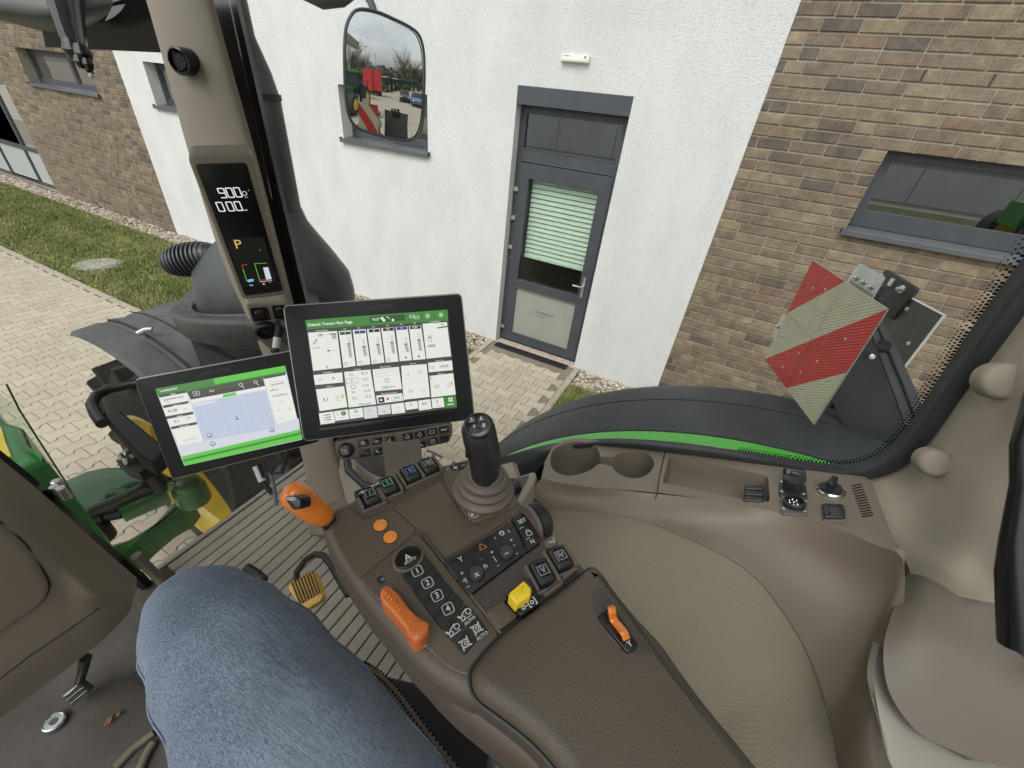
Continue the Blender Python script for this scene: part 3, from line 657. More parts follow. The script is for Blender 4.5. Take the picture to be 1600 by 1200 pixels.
# front axle, frame and steering rods
def px(pts, z): return [Zp(x, y, z) for x, y in pts]
b = MB()
def slab(mb, pts, z0, z1, r, m=0):
    """plate whose top outline is given in pixels on plane z1"""
    P = [(p.x, p.y) for p in px(pts, z1)]; mb.pill(F((0, 0, 0), (1, 0, 0), (0, 1, 0)), P, z0, z1, r, m)
b = MB(); slab(b, [(40, 770), (104, 746), (135, 733), (165, 727), (200, 726), (250, 733), (280, 748), (270, 756), (236, 748), (206, 755), (182, 772), (156, 790), (128, 806), (112, 830), (60, 830)], .90, .98, .03); b.build('axle_arm', m_grn, trac, smooth=40)
b = MB(); slab(b, [(120, 870), (160, 850), (200, 838), (238, 815), (268, 780), (288, 768), (302, 784), (290, 800), (258, 818), (225, 845), (195, 875), (165, 905)], .68, .80, .04); b.build('axle_beam', m_grn, trac, smooth=40)
b = MB(); b.pill(F(Zp(296, 764, .98), (1, 0, 0), (0, 1, 0)), disc(.07, 24), -.08, .03, .03); b.pill(F(Zp(296, 764, 1.0), (1, 0, 0), (0, 1, 0)), disc(.05, 20), 0, .05, .02)
b.box(Zp(296, 760, .90), .08, .09, .12); b.build('steering_knuckle', m_grn, trac, smooth=40)
b = MB(); b.tube([Zp(190, 800, .98), Zp(262, 770, .98)], .05, 16); b.build('steering_cylinder', m_grn, trac, smooth=40)
b = MB(); b.tube([Zp(120, 815, .98), Zp(160, 806, .98), Zp(192, 799, .98)], [.032, .032, .032], 12); b.tube([Zp(140, 811, .98), Zp(164, 805, .98)], .045, 14); b.build('piston_rod', m_bk, trac, smooth=40)
b = MB(); b.tube([Zp(140, 800, 1.06), Zp(190, 778, 1.06), Zp(232, 758, 1.06)], .024, 12); b.build('track_rod', mat('rod_grey', (.075, .085, .075), .4, metal=.4), trac, smooth=40)
b = MB(); b.tube([Zp(228, 762, 1.06), Zp(233, 750, 1.08), Zp(246, 747, 1.08), Zp(254, 757, 1.06)], .028, 12); b.build('rod_end', m_bk, trac, smooth=40)
b = MB(); b.tube([Zp(168, 775, 1.06), Zp(200, 771, 1.05)], .03, 10); b.build('rod_cover', m_grn, trac, smooth=40)
for i, (x, y) in enumerate([(127, 828), (150, 822), (133, 838)]): b = MB(); b.pill(F(Zp(x, y, .97), (1, 0, 0), (0, 1, 0)), disc(.035 + .01*i, 16), -.08, .0, .01); b.build('hub_boss', m_bk if i else m_grn, trac, smooth=40)
# hood side, green with yellow stripe
def hood_pts(y0): return y0
hp_ = [(p.x, p.y) for p in [Zp(x, y, 1.9) for x, y in [(4, 655), (30, 662), (42, 690), (70, 716)]]] + [(-1.185, .10)]
b = MB(); b.pill(F((0, 0, 0), (1, 0, 0), (0, 1, 0)), hp_ + [(-1.185, -.3), (-1.25, -.45), (-3.4, -.42), (-3.6, -.1), (-3.4, .17), (-1.6, .17)], 1.3, 1.9, .02); hd = b.build('hood', m_grn, trac, smooth=40)
b = MB(); P = [Xp(x, y, -1.19) for x, y in [(66, 712), (84, 742), (106, 770), (128, 802), (165, 850), (120, 850), (60, 780)]]; b.add(P + [p + V((-.05, 0, 0)) for p in P], [tuple(range(7)), tuple(range(7, 14))[::-1]] + [(k, (k+1) % 7, 7 + (k+1) % 7, 7 + k) for k in range(7)]); b.build('cowl_panel', m_grn, hd)
b = MB(); b.add([Zp(x, y, 1.9035) for x, y in [(-6, 660), (2, 668), (9, 692), (18, 714), (6, 712), (-8, 690)]], [(0, 1, 2, 3, 4, 5)]); b.build('hood_stripe', m_yel, hd)
for x, y in ((91, 757), (98, 768), (88, 766)): b = MB(); b.pill(F(Zp(x, y, 1.91), (1, 0, 0), (0, 1, 0)), disc(.009, 10), -.02, .012, .003); b.build('bolt', m_bolt, hd, smooth=40)
# cab front platform handrail outside
b = MB(); b.tube([Zp(x, y, 1.42) for x, y in [(262, 590), (232, 596), (200, 601), (168, 609), (150, 618), (143, 632), (150, 648), (160, 662)]], .021, 12); b.build('handrail', m_bk, trac, smooth=60)
b = MB(); slab(b, [(160, 650), (186, 638), (262, 700), (236, 724), (216, 712)], 1.35, 1.42, .02); b.build('rail_block', m_rub, trac, smooth=30)
b = MB(); slab(b, [(180, 718), (212, 700), (240, 690), (262, 676), (280, 690), (262, 712), (236, 726), (218, 740), (196, 732)], 1.22, 1.27, .01); b.build('mounting_plate', m_bk, trac, smooth=30)
b = MB(); b.tube([Zp(215, 728, 1.2), Zp(232, 735, 1.18), Zp(243, 750, 1.12), Zp(250, 765, 1.05)], .03, 10); b.build('support_arm', m_bk, trac, smooth=60)
for x, y in ((189, 713), (197, 720), (208, 714), (212, 690), (226, 681), (200, 706)): b = MB(); b.pill(F(Zp(x, y, 1.285), (1, 0, 0), (0, 1, 0)), disc(.011, 8), -.02, .012, .003); b.build('bolt', m_bolt, trac, smooth=30)
# exhaust canister, shroud and stack
EX = V((-1.44, .98, 0))
def loops(mb, L_, n=28, m=0):
    vs = [(cx + rx * cos(2*pi*k/n + .0), cy + ry * sin(2*pi*k/n), z) for cx, cy, rx, ry, z in L_ for k in range(n)]
    N = len(L_); fs = [(i*n+k, i*n+(k+1) % n, (i+1)*n+(k+1) % n, (i+1)*n+k) for i in range(N-1) for k in range(n)] + [tuple((N-1)*n+k for k in range(n)), tuple(range(n))[::-1]]
    return mb.add(vs, fs, m)
b = MB(); loops(b, [(-1.48, .98, .28, .25, 1.4), (-1.48, .98, .30, .265, 1.85), (-1.48, .98, .305, .27, 1.98), (-1.475, .98, .292, .255, 2.05), (-1.45, .975, .235, .20, 2.13), (-1.41, .97, .15, .13, 2.22), (-1.385, .965, .11, .10, 2.26), (-1.38, .965, .09, .09, 2.30)], 36); ex = b.build('exhaust_canister', m_blk2, trac, smooth=50)
b = MB(); b.pill(F((-1.17, .84, 2.03), (.8, -.6, .0), (.3, .4, .85)), rnd(rect(.12, .10), .02), -.04, .035, .015); b.build('canister_boss', m_blk2, ex, smooth=40)
for x, y in ((328, 478), (341, 474)): b = MB(); b.pill(F(Yp(x, y, .78), (1, 0, 0), None, (0, -1, 0)), disc(.012, 8), -.02, .016, .003); b.build('bolt', m_bolt, ex, smooth=30)
b = MB(); loops(b, [(-1.38, .965, .088, .088, 2.27), (-1.38, .965, .086, .086, 2.62), (-1.38, .965, .084, .084, 2.625), (-1.38, .965, .074, .074, 2.68), (-1.385, .965, .052, .052, 2.76), (-1.385, .965, .050, .050, 2.84), (-1.43, .965, .046, .046, 3.02), (-1.5, .965, .042, .042, 3.14)], 24); st = b.build('exhaust_stack', m_blk2, ex, smooth=30)
b = MB(); loops(b, [(-1.38, .965, .0895, .0895, 2.612), (-1.38, .965, .0895, .0895, 2.628)], 24); b.build('clamp_band', m_bk, st, smooth=30)
so_ = [(312, 446, .95), (285, 467, .80), (268, 485, .68), (288, 497, .62), (330, 501, .60), (390, 502, .60), (450, 500, .60), (500, 498, .60)]
si_ = [(334, 452, .95), (310, 465, .84), (294, 478, .74), (303, 489, .68), (333, 494, .66), (390, 494, .66), (450, 492, .66), (500, 490, .66)]
sm_ = [(301, 452, .95), (277, 475, .79), (267, 494, .675), (287, 511, .615), (330, 518, .596), (390, 522, .596), (450, 524, .596), (500, 524, .596)]
sl_ = [(313, 470, .98), (290, 492, .84), (276, 508, .72), (292, 528, .66), (330, 539, .64), (390, 546, .64), (450, 549, .64), (500, 549, .64)]
gy = lambda q: [Yp(*t_) for t_ in q]
sh = MB().patch([gy(si_), gy(so_), gy(sm_), gy(sl_)], 5, 4, th=.015).build('exhaust_shroud', m_blk2, trac, smooth=40)
MB().patch([gy(si_), [Yp(x, y + 22, d + .03) for x, y, d in si_]], 5, 2, th=.01).build('shroud_inner', m_blk2, sh, smooth=40)
b = MB(); b.bb((-1.66, .70, 1.35), (-1.30, .95, 1.80)); b.build('exhaust_bracket', m_rub, trac)
m_mf0 = mat('fin_grey', (.07, .075, .08), .35, metal=.3)
# work light with cooling fins
lc = Yp(300, 405, .84); ld = lc.dot(RM @ V((0, 0, -1))) - CZ * (RM @ V((0, 0, -1))).z
ax_l = (Dp(345, 396, ld) - Dp(262, 412, ld)).normalized(); f0 = F(lc, ax_l, None, (V((0, 0, CZ)) - lc)); ax = F(lc, f0.y, f0.z)
b = MB(); b.lathe(ax, [(.001, -.108), (.030, -.104), (.044, -.088), (.052, -.05), (.053, 0), (.052, .05), (.044, .088), (.030, .104), (.001, .108)], 24); w_ = b.build('work_light', m_bk, trac, smooth=50)
for i in range(12):
    q = -.088 + i * .016; r = .055 * math.sqrt(max(.05, 1 - (q / .116) ** 2)); b = MB(); b.lathe(F(ax.at(0, 0, q), ax.x, ax.y), [(r - .004, -.0035), (r + .007, -.0022), (r + .007, .0022), (r - .004, .0035)], 20); b.build('cooling_fin', m_mf0, w_, smooth=20)
b = MB(); b.tube([Yp(318, 418, .86), Yp(322, 433, .88), Yp(325, 450, .92)], [.018, .020, .026], 12); b.build('lamp_bracket', m_bk, w_, smooth=40)
# rear lamp beam over the fender
G = [[Yp(1290, 585, 1.10), Yp(1306, 640, 1.10), Yp(1332, 690, 1.10), Yp(1350, 740, 1.10)],
     [Yp(1322, 540, 1.098), Yp(1340, 600, 1.098), Yp(1366, 660, 1.098), Yp(1385, 720, 1.098)],
     [Yp(1350, 492, 1.10), Yp(1376, 560, 1.10), Yp(1401, 628, 1.10), Yp(1425, 700, 1.10)]]
MB().patch(G, 5, 5, th=.02).build('lamp_beam', m_blk, trac, smooth=40)
G = [[Yp(1351, 491, 1.10), Yp(1377, 560, 1.10), Yp(1402, 628, 1.10), Yp(1426, 700, 1.10)],
     [Yp(1362, 487, 1.13), Yp(1391, 556, 1.13), Yp(1420, 626, 1.13), Yp(1446, 700, 1.13)],
     [Yp(1371, 484, 1.18), Yp(1405, 553, 1.18), Yp(1437, 624, 1.18), Yp(1468, 700, 1.18)]]
G = [[p + V((0, -.002, 0)) for p in r] for r in G]
bm2 = MB().patch(G, 5, 5, th=.02).build('beam_side', m_blk, trac, smooth=40)
b = MB(); b.tube([Yp(1366, 500, 1.122), Yp(1391, 556, 1.122), Yp(1411, 603, 1.122), Yp(1432, 660, 1.122)], .0028, 6); b.build('beam_seam', m_rub, bm2)
b = MB(); b.lathe(F(Yp(1379, 541, 1.11), (1, 0, 0), None, (-.1, -.8, .5)), [(.014, -.01), (.015, .004), (.012, .009), (.001, .010)], 18); b.build('beam_cap', m_rub, bm2, smooth=40)
b = MB(); b.lathe(F(Yp(1361, 557, 1.092), (1, 0, 0), None, (-.3, -.8, .3)), [(.006, -.01), (.006, .006), (.001, .007)], 10); b.build('bolt', m_bolt, bm2, smooth=40)
# side mirror
mir = thing('side_mirror', Dp(602, 115, 1.5), 'large black-framed side mirror hanging in front of the white wall', 'mirror')
out_px = crc([(546, 22), (560, 11), (585, 14), (612, 25), (640, 39), (655, 52), (663, 75), (665, 110), (664, 150), (662, 190), (655, 214), (640, 222), (615, 220), (585, 212), (560, 203), (546, 188), (539, 160), (536, 110), (537, 50)], 4)
# mirror plane: facing between the driver and the rear yard
mc = Dp(602, 118, 1.5); e_ = (V((0, 0, CZ)) - mc).normalized()
ry = V((cos(rad(-5)), sin(rad(-5)), .0)).normalized()
MN = (e_ + ry).normalized()
Fm = F(mc, V((0, 0, 1)).cross(MN), None, MN)
ol = [Fm.uv(x, y) for x, y in out_px]
if area(ol) < 0: ol = ol[::-1]
m_mf = mat('mirror_frame', (.030, .034, .036), .5, bump=.15, bs=300, var=.2, vs=20)
b = MB()
lo = [(inset(ol, .004), -.012), (inset(ol, .0015), -.006), (inset(ol, .001), .004), (inset(ol, .004), .009), (inset(ol, .008), .008), (inset(ol, .0105), .001)]
n = len(ol); b.add([Fm.at(u, v, w) for o_, w in lo for u, v in (o_ if area(ol) > 0 else o_)], [(i*n+k, i*n+(k+1) % n, (i+1)*n+(k+1) % n, (i+1)*n+k) for i in range(len(lo)-1) for k in range(n)])
i0 = inset(ol, .0); b.pill(Fm, inset(ol, .05), -.03, -.010, 0); b.build('mirror_housing', m_mf, mir, smooth=50)
m_mirror = mat('mirror_glass', (.80, .82, .80), .0, metal=1)
gl = inset(ol, .0100); b = MB(); 
# slightly convex glass as a fan of rings
RC = 2.2
rings = [1, .8, .6, .4, .2]; vs = []
cu_ = (sum(u for u, v in gl) / len(gl), sum(v for u, v in gl) / len(gl))
for q in rings:
    for u, v in gl:
        a, c = cu_[0] + (u - cu_[0]) * q, cu_[1] + (v - cu_[1]) * q; rr_ = (a - cu_[0]) ** 2 + (c - cu_[1]) ** 2
        vs.append(Fm.at(a, c, .004 - rr_ / (2 * RC)))
vs.append(Fm.at(cu_[0], cu_[1], .004)); N = len(gl)
fs = [(i*N+k, i*N+(k+1) % N, (i+1)*N+(k+1) % N, (i+1)*N+k) for i in range(len(rings)-1) for k in range(N)] + [((len(rings)-1)*N+k, (len(rings)-1)*N+(k+1) % N, len(vs)-1) for k in range(N)]
b.add(vs, fs); mg = b.build('mirror_glass', m_mirror, mir, smooth=180)
b = MB(); b.tube([Dp(586, 22, 1.53), Dp(580, 5, 1.54), Dp(568, -18, 1.55), Dp(556, -45, 1.55)], [.014, .014, .016, .016], 12); b.build('mirror_arm', m_mf, mir, smooth=50)
b = MB(); b.tube([Dp(470, -30, 1.45), Dp(505, -10, 1.45), Dp(535, -6, 1.45), Dp(560, -12, 1.45)], [.05, .045, .03, .01], 14, sq=.6); b.build('mirror_shroud', m_mf, mir, smooth=50)
b = MB(); b.box(Dp(352, 0, 1.15), .06, .08, .05); b.tube([Dp(350, -30, 1.1), Dp(372, 8, 1.1)], .026, 10)
b.build('arm_bracket', m_bk, mir, smooth=30)
# ================================================================== WARNING BOARDS
m_red = mat('board_red', (.50, .028, .022), .35, var=.12, vs=30); m_wht = mat('board_cream', (.50, .47, .33), .35, var=.06, vs=30)
m_alu = mat('aluminium', (.55, .56, .55), .35, metal=.6, var=.1, vs=20); m_bback = mat('board_back', (.085, .088, .075), .5, metal=.3, var=.25, vs=12)
def refl_bump(m, s=520):
    t = m.node_tree; bs_ = t.nodes['Principled BSDF']; geo = t.nodes.new('ShaderNodeNewGeometry')
    w1 = t.nodes.new('ShaderNodeTexWave'); w1.bands_direction = 'DIAGONAL'; w1.inputs['Scale'].default_value = 90; w1.inputs['Distortion'].default_value = .0
    t.links.new(geo.outputs['Position'], w1.inputs['Vector']); bp = t.nodes.new('ShaderNodeBump'); bp.inputs['Strength'].default_value = .35; bp.inputs['Distance'].default_value = .0015
    t.links.new(w1.outputs['Fac'], bp.inputs['Height']); t.links.new(bp.outputs[0], bs_.inputs['Normal'])
refl_bump(m_red); refl_bump(m_wht)
Fs = F((.2864, 1.0813, 2.2911), (.3445, -.9384, -.0266), (-.0375, -.042, .9984))
wb = thing('warning_board', Fs.o, 'red and cream striped square warning board above the black fender', 'warning board')
H = .1415
def square(mb, Fr, w0, w1, m=0): mb.pill(Fr, rect(2*H, 2*H), w0, w1, .0008, m)
b = MB(); square(b, Fs, -.002, .0); b.build('board_plate', m_alu, wb)
# stripe tiles: 4 reflective sheets with diagonal stripes
def clip(poly, a, b_, c_):   # keep a*x+b*y<=c
    r = []
    for i in range(len(poly)):
        p, q = poly[i-1], poly[i]; dp, dq = a*p[0]+b_*p[1]-c_, a*q[0]+b_*q[1]-c_
        if dp * dq < 0: t_ = dp/(dp-dq); r.append((p[0]+(q[0]-p[0])*t_, p[1]+(q[1]-p[1])*t_))
        if dq <= 0: r.append(q)
    return r
for i in (0, 1):
    for j in (0, 1):
        t0 = rect(H - .0012, H - .0012, (i - .5) * H * 1.0, (j - .5) * H * 1.0)
        b = MB()
        # stripe boundaries u+v*k: from the photograph - TL red corner, cream, red, cream BR
        cuts = [(-9, -.5 * 2 * H), (-.5 * 2 * H, 0), (0, .5 * 2 * H), (.5 * 2 * H, 9)]
        for k, (lo_, hi_) in enumerate(cuts):
            # coordinate running from top-left (negative) to bottom-right (positive)
            p = clip(clip([(u, v) for u, v in t0], .5, -.5, hi_ * .5), -.5, .5, -lo_ * .5)
            if len(p) >= 3: flat(b, Fs, p, .0012, 0 if k % 2 == 0 else 1)
        b.build('reflector_sheet', [m_red, m_wht], wb)
for u, v in [(-.09, .09), (-.045, .105), (-.1, .03), (-.03, .05), (.05, .11), (.09, .05), (.03, .03), (-.06, -.02), (-.11, -.05), (-.02, -.05), (.05, -.03), (.11, -.04), (.06, -.1), (-.05, -.11), (.0, .08), (-.09, -.09), (.1, -.11), (.02, -.08)]:
    b = MB(); b.lathe(Fs.sub(u, v, .001), [(.0035, 0), (.0035, .001), (.001, .0025)], 8); b.build('rivet', m_alu, wb, smooth=40)
def bracket(Fr, u, v, w, w_, h_, rot, m, nb=2, name='bracket', par=None):
    f2 = Fr.sub(u, v, w, rot); b = MB(); b.pill(f2, rnd(rect(w_, h_), .008), -.002, .001, .0005); o = b.build(name, m, par)
    for k in range(nb): b = MB(); b.lathe(f2.sub((-.5 + k / max(1, nb - 1)) * w_ * .6, 0, .001), [(.008, 0), (.007, .003), (.0035, .004), (.001, .009)], 8); b.build('bolt', m_bolt, o, smooth=30)
    return o
bracket(Fs, .035, .155, -.012, .085, .05, 0, m_alu, 3, par=wb)
bracket(Fs, -.155, -.05, -.012, .05, .07, pi/2 * 0, m_alu, 2, par=wb)
b = MB(); b.box(Fs.at(.05, .145, -.02), .05, .03, .012, ax=(Fs.x, Fs.y, Fs.z)); b.build('clamp_block', m_bk, wb)
# round marker lamp behind the outer edge
b = MB(); fl_ = Fs.sub(-.135, .045, -.045); b.lathe(fl_, [(.05, -.03), (.055, .0), (.05, .012), (.03, .018), (.001, .019)], 24); ml = b.build('marker_lamp', mat('lens_white', (.65, .64, .6), .2, coat=.5), wb, smooth=40)
b = MB(); b.lathe(fl_, [(.024, .018), (.022, .024), (.001, .026)], 18); b.build('lamp_centre', m_red, ml, smooth=40)
o2 = V((.43931, 1.01577, 2.42174)); x2 = V((cos(rad(110)), sin(rad(110)), 0)); o2 = V((0, 0, CZ)) + (o2 - V((0, 0, CZ))) * 1.24; H0 = H; H = H * 1.24; Fb2 = F(o2 + x2 * H - V((0, 0, H)), -x2, (0, 0, 1))
wb2 = thing('warning_board', Fb2.o, 'grey back of the second square warning board, behind the striped one', 'warning board')
b = MB(); b.pill(Fb2, rect(2*H, 2*H), -.002, 0, .0004); b.build('board_back', m_bback, wb2)
b = MB()
for s_ in (-1, 1): b.box(Fb2.at(s_*(H+.001), 0, .0005), .003, 2*H+.004, .005, ax=(Fb2.x, Fb2.y, Fb2.z)); b.box(Fb2.at(0, s_*(H+.001), .0005), 2*H, .003, .0049, ax=(Fb2.x, Fb2.y, Fb2.z))
b.build('edge_strip', mat('edge_white', (.75, .76, .73), .4), wb2)
b = MB(); hp = [Fb2.uv(x, y, .006) for x, y in [(1385, 420), (1435, 451), (1395, 500), (1352, 470)]]
b.pill(Fb2, rnd(hp, .01), -.0, .010, .002); hg = b.build('hinge_plate', m_bk, wb2, smooth=30)
for x, y in ((1375, 433), (1409, 452)): b = MB(); u, v = Fb2.uv(x, y, .012); b.lathe(Fb2.sub(u, v, .010), [(.011, 0), (.011, .004), (.006, .006), (.005, .014), (.001, .016)], 10, m=0); b.build('bolt', m_bolt, hg, smooth=30)
b = MB(); u, v = Fb2.uv(1393, 441, .012); b.box(Fb2.at(u, v, .012), .012, .02, .006, ax=(Fb2.x, Fb2.y, Fb2.z)); b.build('hinge_tab', m_alu, hg)
for x, y in ((1417, 483), (1420, 537), (1322, 630)): b = MB(); u, v = Fb2.uv(x, y); b.lathe(Fb2.sub(u, v, .0), [(.006, 0), (.0055, .002), (.003, .003), (.001, .003)], 10); b.build('rivet', m_alu, wb2, smooth=30)
b = MB(); hp = [Fb2.uv(x, y, .01) for x, y in [(1312, 596), (1328, 612), (1302, 645), (1290, 630)]]; b.pill(Fb2, hp, .0, .03, .002); b.build('lower_hinge', m_bk, wb2, smooth=30)
# ================================================================== CAB SHELL AND TRIM (parts of the tractor)
m_bei = mat('trim_beige', (.245, .208, .160), .6, bump=.35, bs=700, dist=.0006, var=.05, vs=6)
m_bei2 = mat('dash_beige', (.25, .208, .160), .6, bump=.35, bs=700, dist=.0006, var=.06, vs=5)
m_brn = mat('console_brown', (.105, .082, .066), .48, bump=.45, bs=900, dist=.0006, var=.05, vs=7, rr=.08)
m_con2 = mat('console_taupe', (.160, .130, .098), .5, bump=.4, bs=800, dist=.0006, var=.05, vs=7, rr=.06)
m_key = mat('key_black', (.016, .016, .0165), .38, bump=.15, bs=900, dist=.0004)
m_gl = mat('gloss_black', (.010, .010, .011), .22)
m_prn = mat('print_white', (.46, .46, .44), .6)
m_seal = mat('seal_rubber', (.022, .024, .026), .5, var=.2, vs=9, rr=.08)
m_org = mat('lever_orange', (.62, .17, .015), .32, coat=.35, var=.05, vs=20)
m_floor = mat('floor_dark', (.055, .048, .040), .75, var=.45, vs=5, bump=.4, bs=90, det=7)
m_rib = mat('mat_rib', (.27, .24, .195), .75, var=.12, vs=9, bump=.4, bs=240, dist=.001)
m_chr = mat('chrome', (.7, .7, .7), .18, metal=1)
m_felt = mat('lining_felt', (.36, .31, .24), .9, bump=.6, bs=520, dist=.001, var=.08, vs=6)
def meshmat():
    m = mat('woven_lining', (.26, .225, .165), .85); t = m.node_tree; b = t.nodes['Principled BSDF']; l = t.links.new
    geo = t.nodes.new('ShaderNodeNewGeometry'); ck = t.nodes.new('ShaderNodeTexVoronoi'); ck.feature = 'F1'; ck.inputs['Scale'].default_value = 360; ck.inputs['Randomness'].default_value = .0
    mp = t.nodes.new('ShaderNodeMapping'); mp.inputs['Rotation'].default_value = (.35, .2, .5); l(geo.outputs['Position'], mp.inputs[0]); l(mp.outputs[0], ck.inputs['Vector'])
    r = t.nodes.new('ShaderNodeValToRGB'); r.color_ramp.elements[0].position = .28; r.color_ramp.elements[0].color = (.135, .115, .080, 1); r.color_ramp.elements[1].position = .48; r.color_ramp.elements[1].color = (.195, .165, .118, 1)
    l(ck.outputs['Distance'], r.inputs[0]); 
    inv = t.nodes.new('ShaderNodeInvert'); 
    l(r.outputs[0], b.inputs['Base Color'])
    bp = t.nodes.new('ShaderNodeBump'); bp.inputs['Strength'].default_value = .6; bp.inputs['Distance'].default_value = .001; l(ck.outputs['Distance'], bp.inputs['Height']); l(bp.outputs[0], b.inputs['Normal'])
    return m
m_wov = meshmat()
def fill(Fr, outer, holes=(), w=0):
    """flat plate with holes"""
    import bmesh
    bm = bmesh.new(); es = []
    for lp in [outer] + list(holes):
        vs = [bm.verts.new((u, v, 0)) for u, v in lp]; es += [bm.edges.new((vs[i-1], vs[i])) for i in range(len(vs))]
    bmesh.ops.triangle_fill(bm, use_beauty=True, edges=es); bm.verts.index_update()
    vs = [Fr.at(v.co.x, v.co.y, w) for v in bm.verts]; fs = [tuple(v.index for v in f.verts) for f in bm.faces]; bm.free(); return vs, fs
# floor
b = MB(); b.bb((-1.062, -.75, 1.44), (.9, .84, 1.4985)); cf = b.build('cab_floor', m_floor, trac)
rb = MB(); Fr0 = F((0, 0, 0), (0, 1, 0), None, (0, 0, 1)); rb.pill(Fr0, rnd(rect(.46, .0290), .004, 2), -.004, .006, .003, seg=2)
rme = bpy.data.meshes.new('mat_rib'); rme.from_pydata([tuple(p) for p in rb.v], [], rb.f); rme.materials.append(m_rib)
for k in range(27):
    ob = bpy.data.objects.new('mat_rib', rme); COL.objects.link(ob); ob.parent = cf; ob.location = V((-1.043 + k * .0322, .415 + (0 if k < 15 else .03), 1.503)) - WL[cf]
b = MB(); b.bb((-1.075, .15, 1.45), (-1.062, .66, 1.512)); b.build('sill_strip', m_rib, cf)
# threshold bits at the front right of the floor
b = MB(); b.pill(F(Xp(303, 874, -1.03), (0, 1, 0), None, (.3, 0, 1)), rnd(rect(.07, .045), .01), -.04, .01, .008); b.build('pedal_cover', m_rub, trac, smooth=40)
b = MB(); b.tube([Xp(212, 868, -1.04), Xp(250, 905, -1.03), Xp(262, 925, -1.02)], .012, 10); b.build('corner_trim', m_con2, trac, smooth=40)
# dark seat base under the console
b = MB(); b.pill(F((0, 0, 0), (1, 0, 0), (0, 1, 0)), [(-.28, .02), (-.27, .19), (-.05, .26), (.5, .3), (.5, -.3), (-.1, -.3)], 1.5, 1.86, .03); b.build('seat_base', mat('deep_black', (.010, .010, .010), .8), trac, smooth=40)
# front dash / steering cowl at the left
DX = -.86
G = [[Xp(-90, 640, -1.02), Xp(0, 716, -1.02), Xp(50, 757, -1.02), Xp(105, 806, -1.01), Xp(160, 856, -1.0), Xp(214, 903, -.99)],
     [Xp(-90, 668, -.93), Xp(0, 744, -.93), Xp(50, 790, -.92), Xp(100, 838, -.92), Xp(152, 888, -.92), Xp(213, 915, -.95)],
     [Xp(-90, 760, DX), Xp(0, 800, DX), Xp(50, 842, DX), Xp(98, 880, DX), Xp(150, 918, DX), Xp(211, 925, -.92)],
     [Xp(-90, 960, DX), Xp(0, 925, DX), Xp(50, 925, DX), Xp(100, 930, DX), Xp(150, 938, DX), Xp(208, 936, -.90)],
     [Xp(-90, 1120, DX + .004), Xp(0, 1060, DX + .004), Xp(50, 1022, DX + .004), Xp(105, 985, DX + .004), Xp(160, 955, DX), Xp(206, 945, -.89)],
     [Xp(-90, 1188, DX - .02), Xp(0, 1122, DX - .02), Xp(55, 1082, DX - .02), Xp(110, 1041, DX - .02), Xp(165, 996, DX - .02), Xp(204, 955, -.89)]]
dash = MB().patch(G, 8, 6, th=.03).build('dash_cowl', m_bei2, trac, smooth=60)
Fd_ = F((DX, -.1, 2.0), (0, 1, 0), (0, 0, 1))
ins = crc([Fd_.uv(x, y) for x, y in [(-160, 700), (-60, 775), (0, 818), (38, 850), (62, 885), (74, 915), (62, 940), (30, 962), (0, 983), (-60, 1025), (-160, 1090)]], 3)
b = MB(); b.pill(Fd_, inset(ins, -.004) if area(ins) > 0 else inset(ins[::-1], -.004), -.01, .004, .003); b.build('panel_gap', m_seal, dash, smooth=40)
b = MB(); b.pill(Fd_, ins, -.01, .012, .010, seg=4); b.build('inset_panel', m_bei2, dash, smooth=60)
b = MB(); b.tube([Xp(x, y, DX + .0035) for x, y in [(-60, 1100), (0, 1060), (50, 1022), (105, 985), (155, 950)]], .0016, 6); b.build('seam', m_seal, dash, smooth=60)
b = MB(); G = [[Xp(-90, 626, -1.05), Xp(0, 703, -1.05), Xp(52, 745, -1.05), Xp(108, 796, -1.05), Xp(165, 846, -1.05), Xp(222, 893, -1.05), Xp(240, 912, -1.05)], [Xp(-90, 642, -1.03), Xp(0, 718, -1.03), Xp(49, 760, -1.03), Xp(103, 809, -1.03), Xp(158, 858, -1.03), Xp(214, 905, -1.03), Xp(230, 920, -1.03)]]
b.patch(G, 4, 2, th=.012).build('windscreen_seal', m_gl, trac, smooth=60)
# windscreen panes
m_cab = glassmat('cab_glass', (.95, .97, .955), .3); m_cabt = glassmat('cab_glass_tinted', (.80, .88, .80), .9)
pl = []
b = MB(); P = [Xp(-400, 300, -1.16), Xp(30, 640, -1.16), Xp(105, 757, -1.16), Xp(150, 835, -1.16), Xp(-200, 760, -1.16)]
b = MB(); b.add([tuple(p) for p in P[1:4]] + [tuple(Xp(-60, 690, -1.16)), tuple(Xp(-60, 560, -1.16))], [(0, 1, 2, 3, 4)]); b.build('windscreen_pane', m_cabt, trac)
b = MB(); b.tube([Xp(10, 600, -1.16), Xp(30, 640, -1.16), Xp(105, 757, -1.16), Xp(135, 815, -1.16)], .0018, 6); b.build('pane_edge', mat('edge_green', (.05, .09, .05), .3), trac)
b = MB(); b.bb((-1.085, .0, 1.45), (-1.080, .76, 3.0)); b.build('windscreen_pane', glassmat('windscreen_glass', (.97, .98, .97), .12), trac)
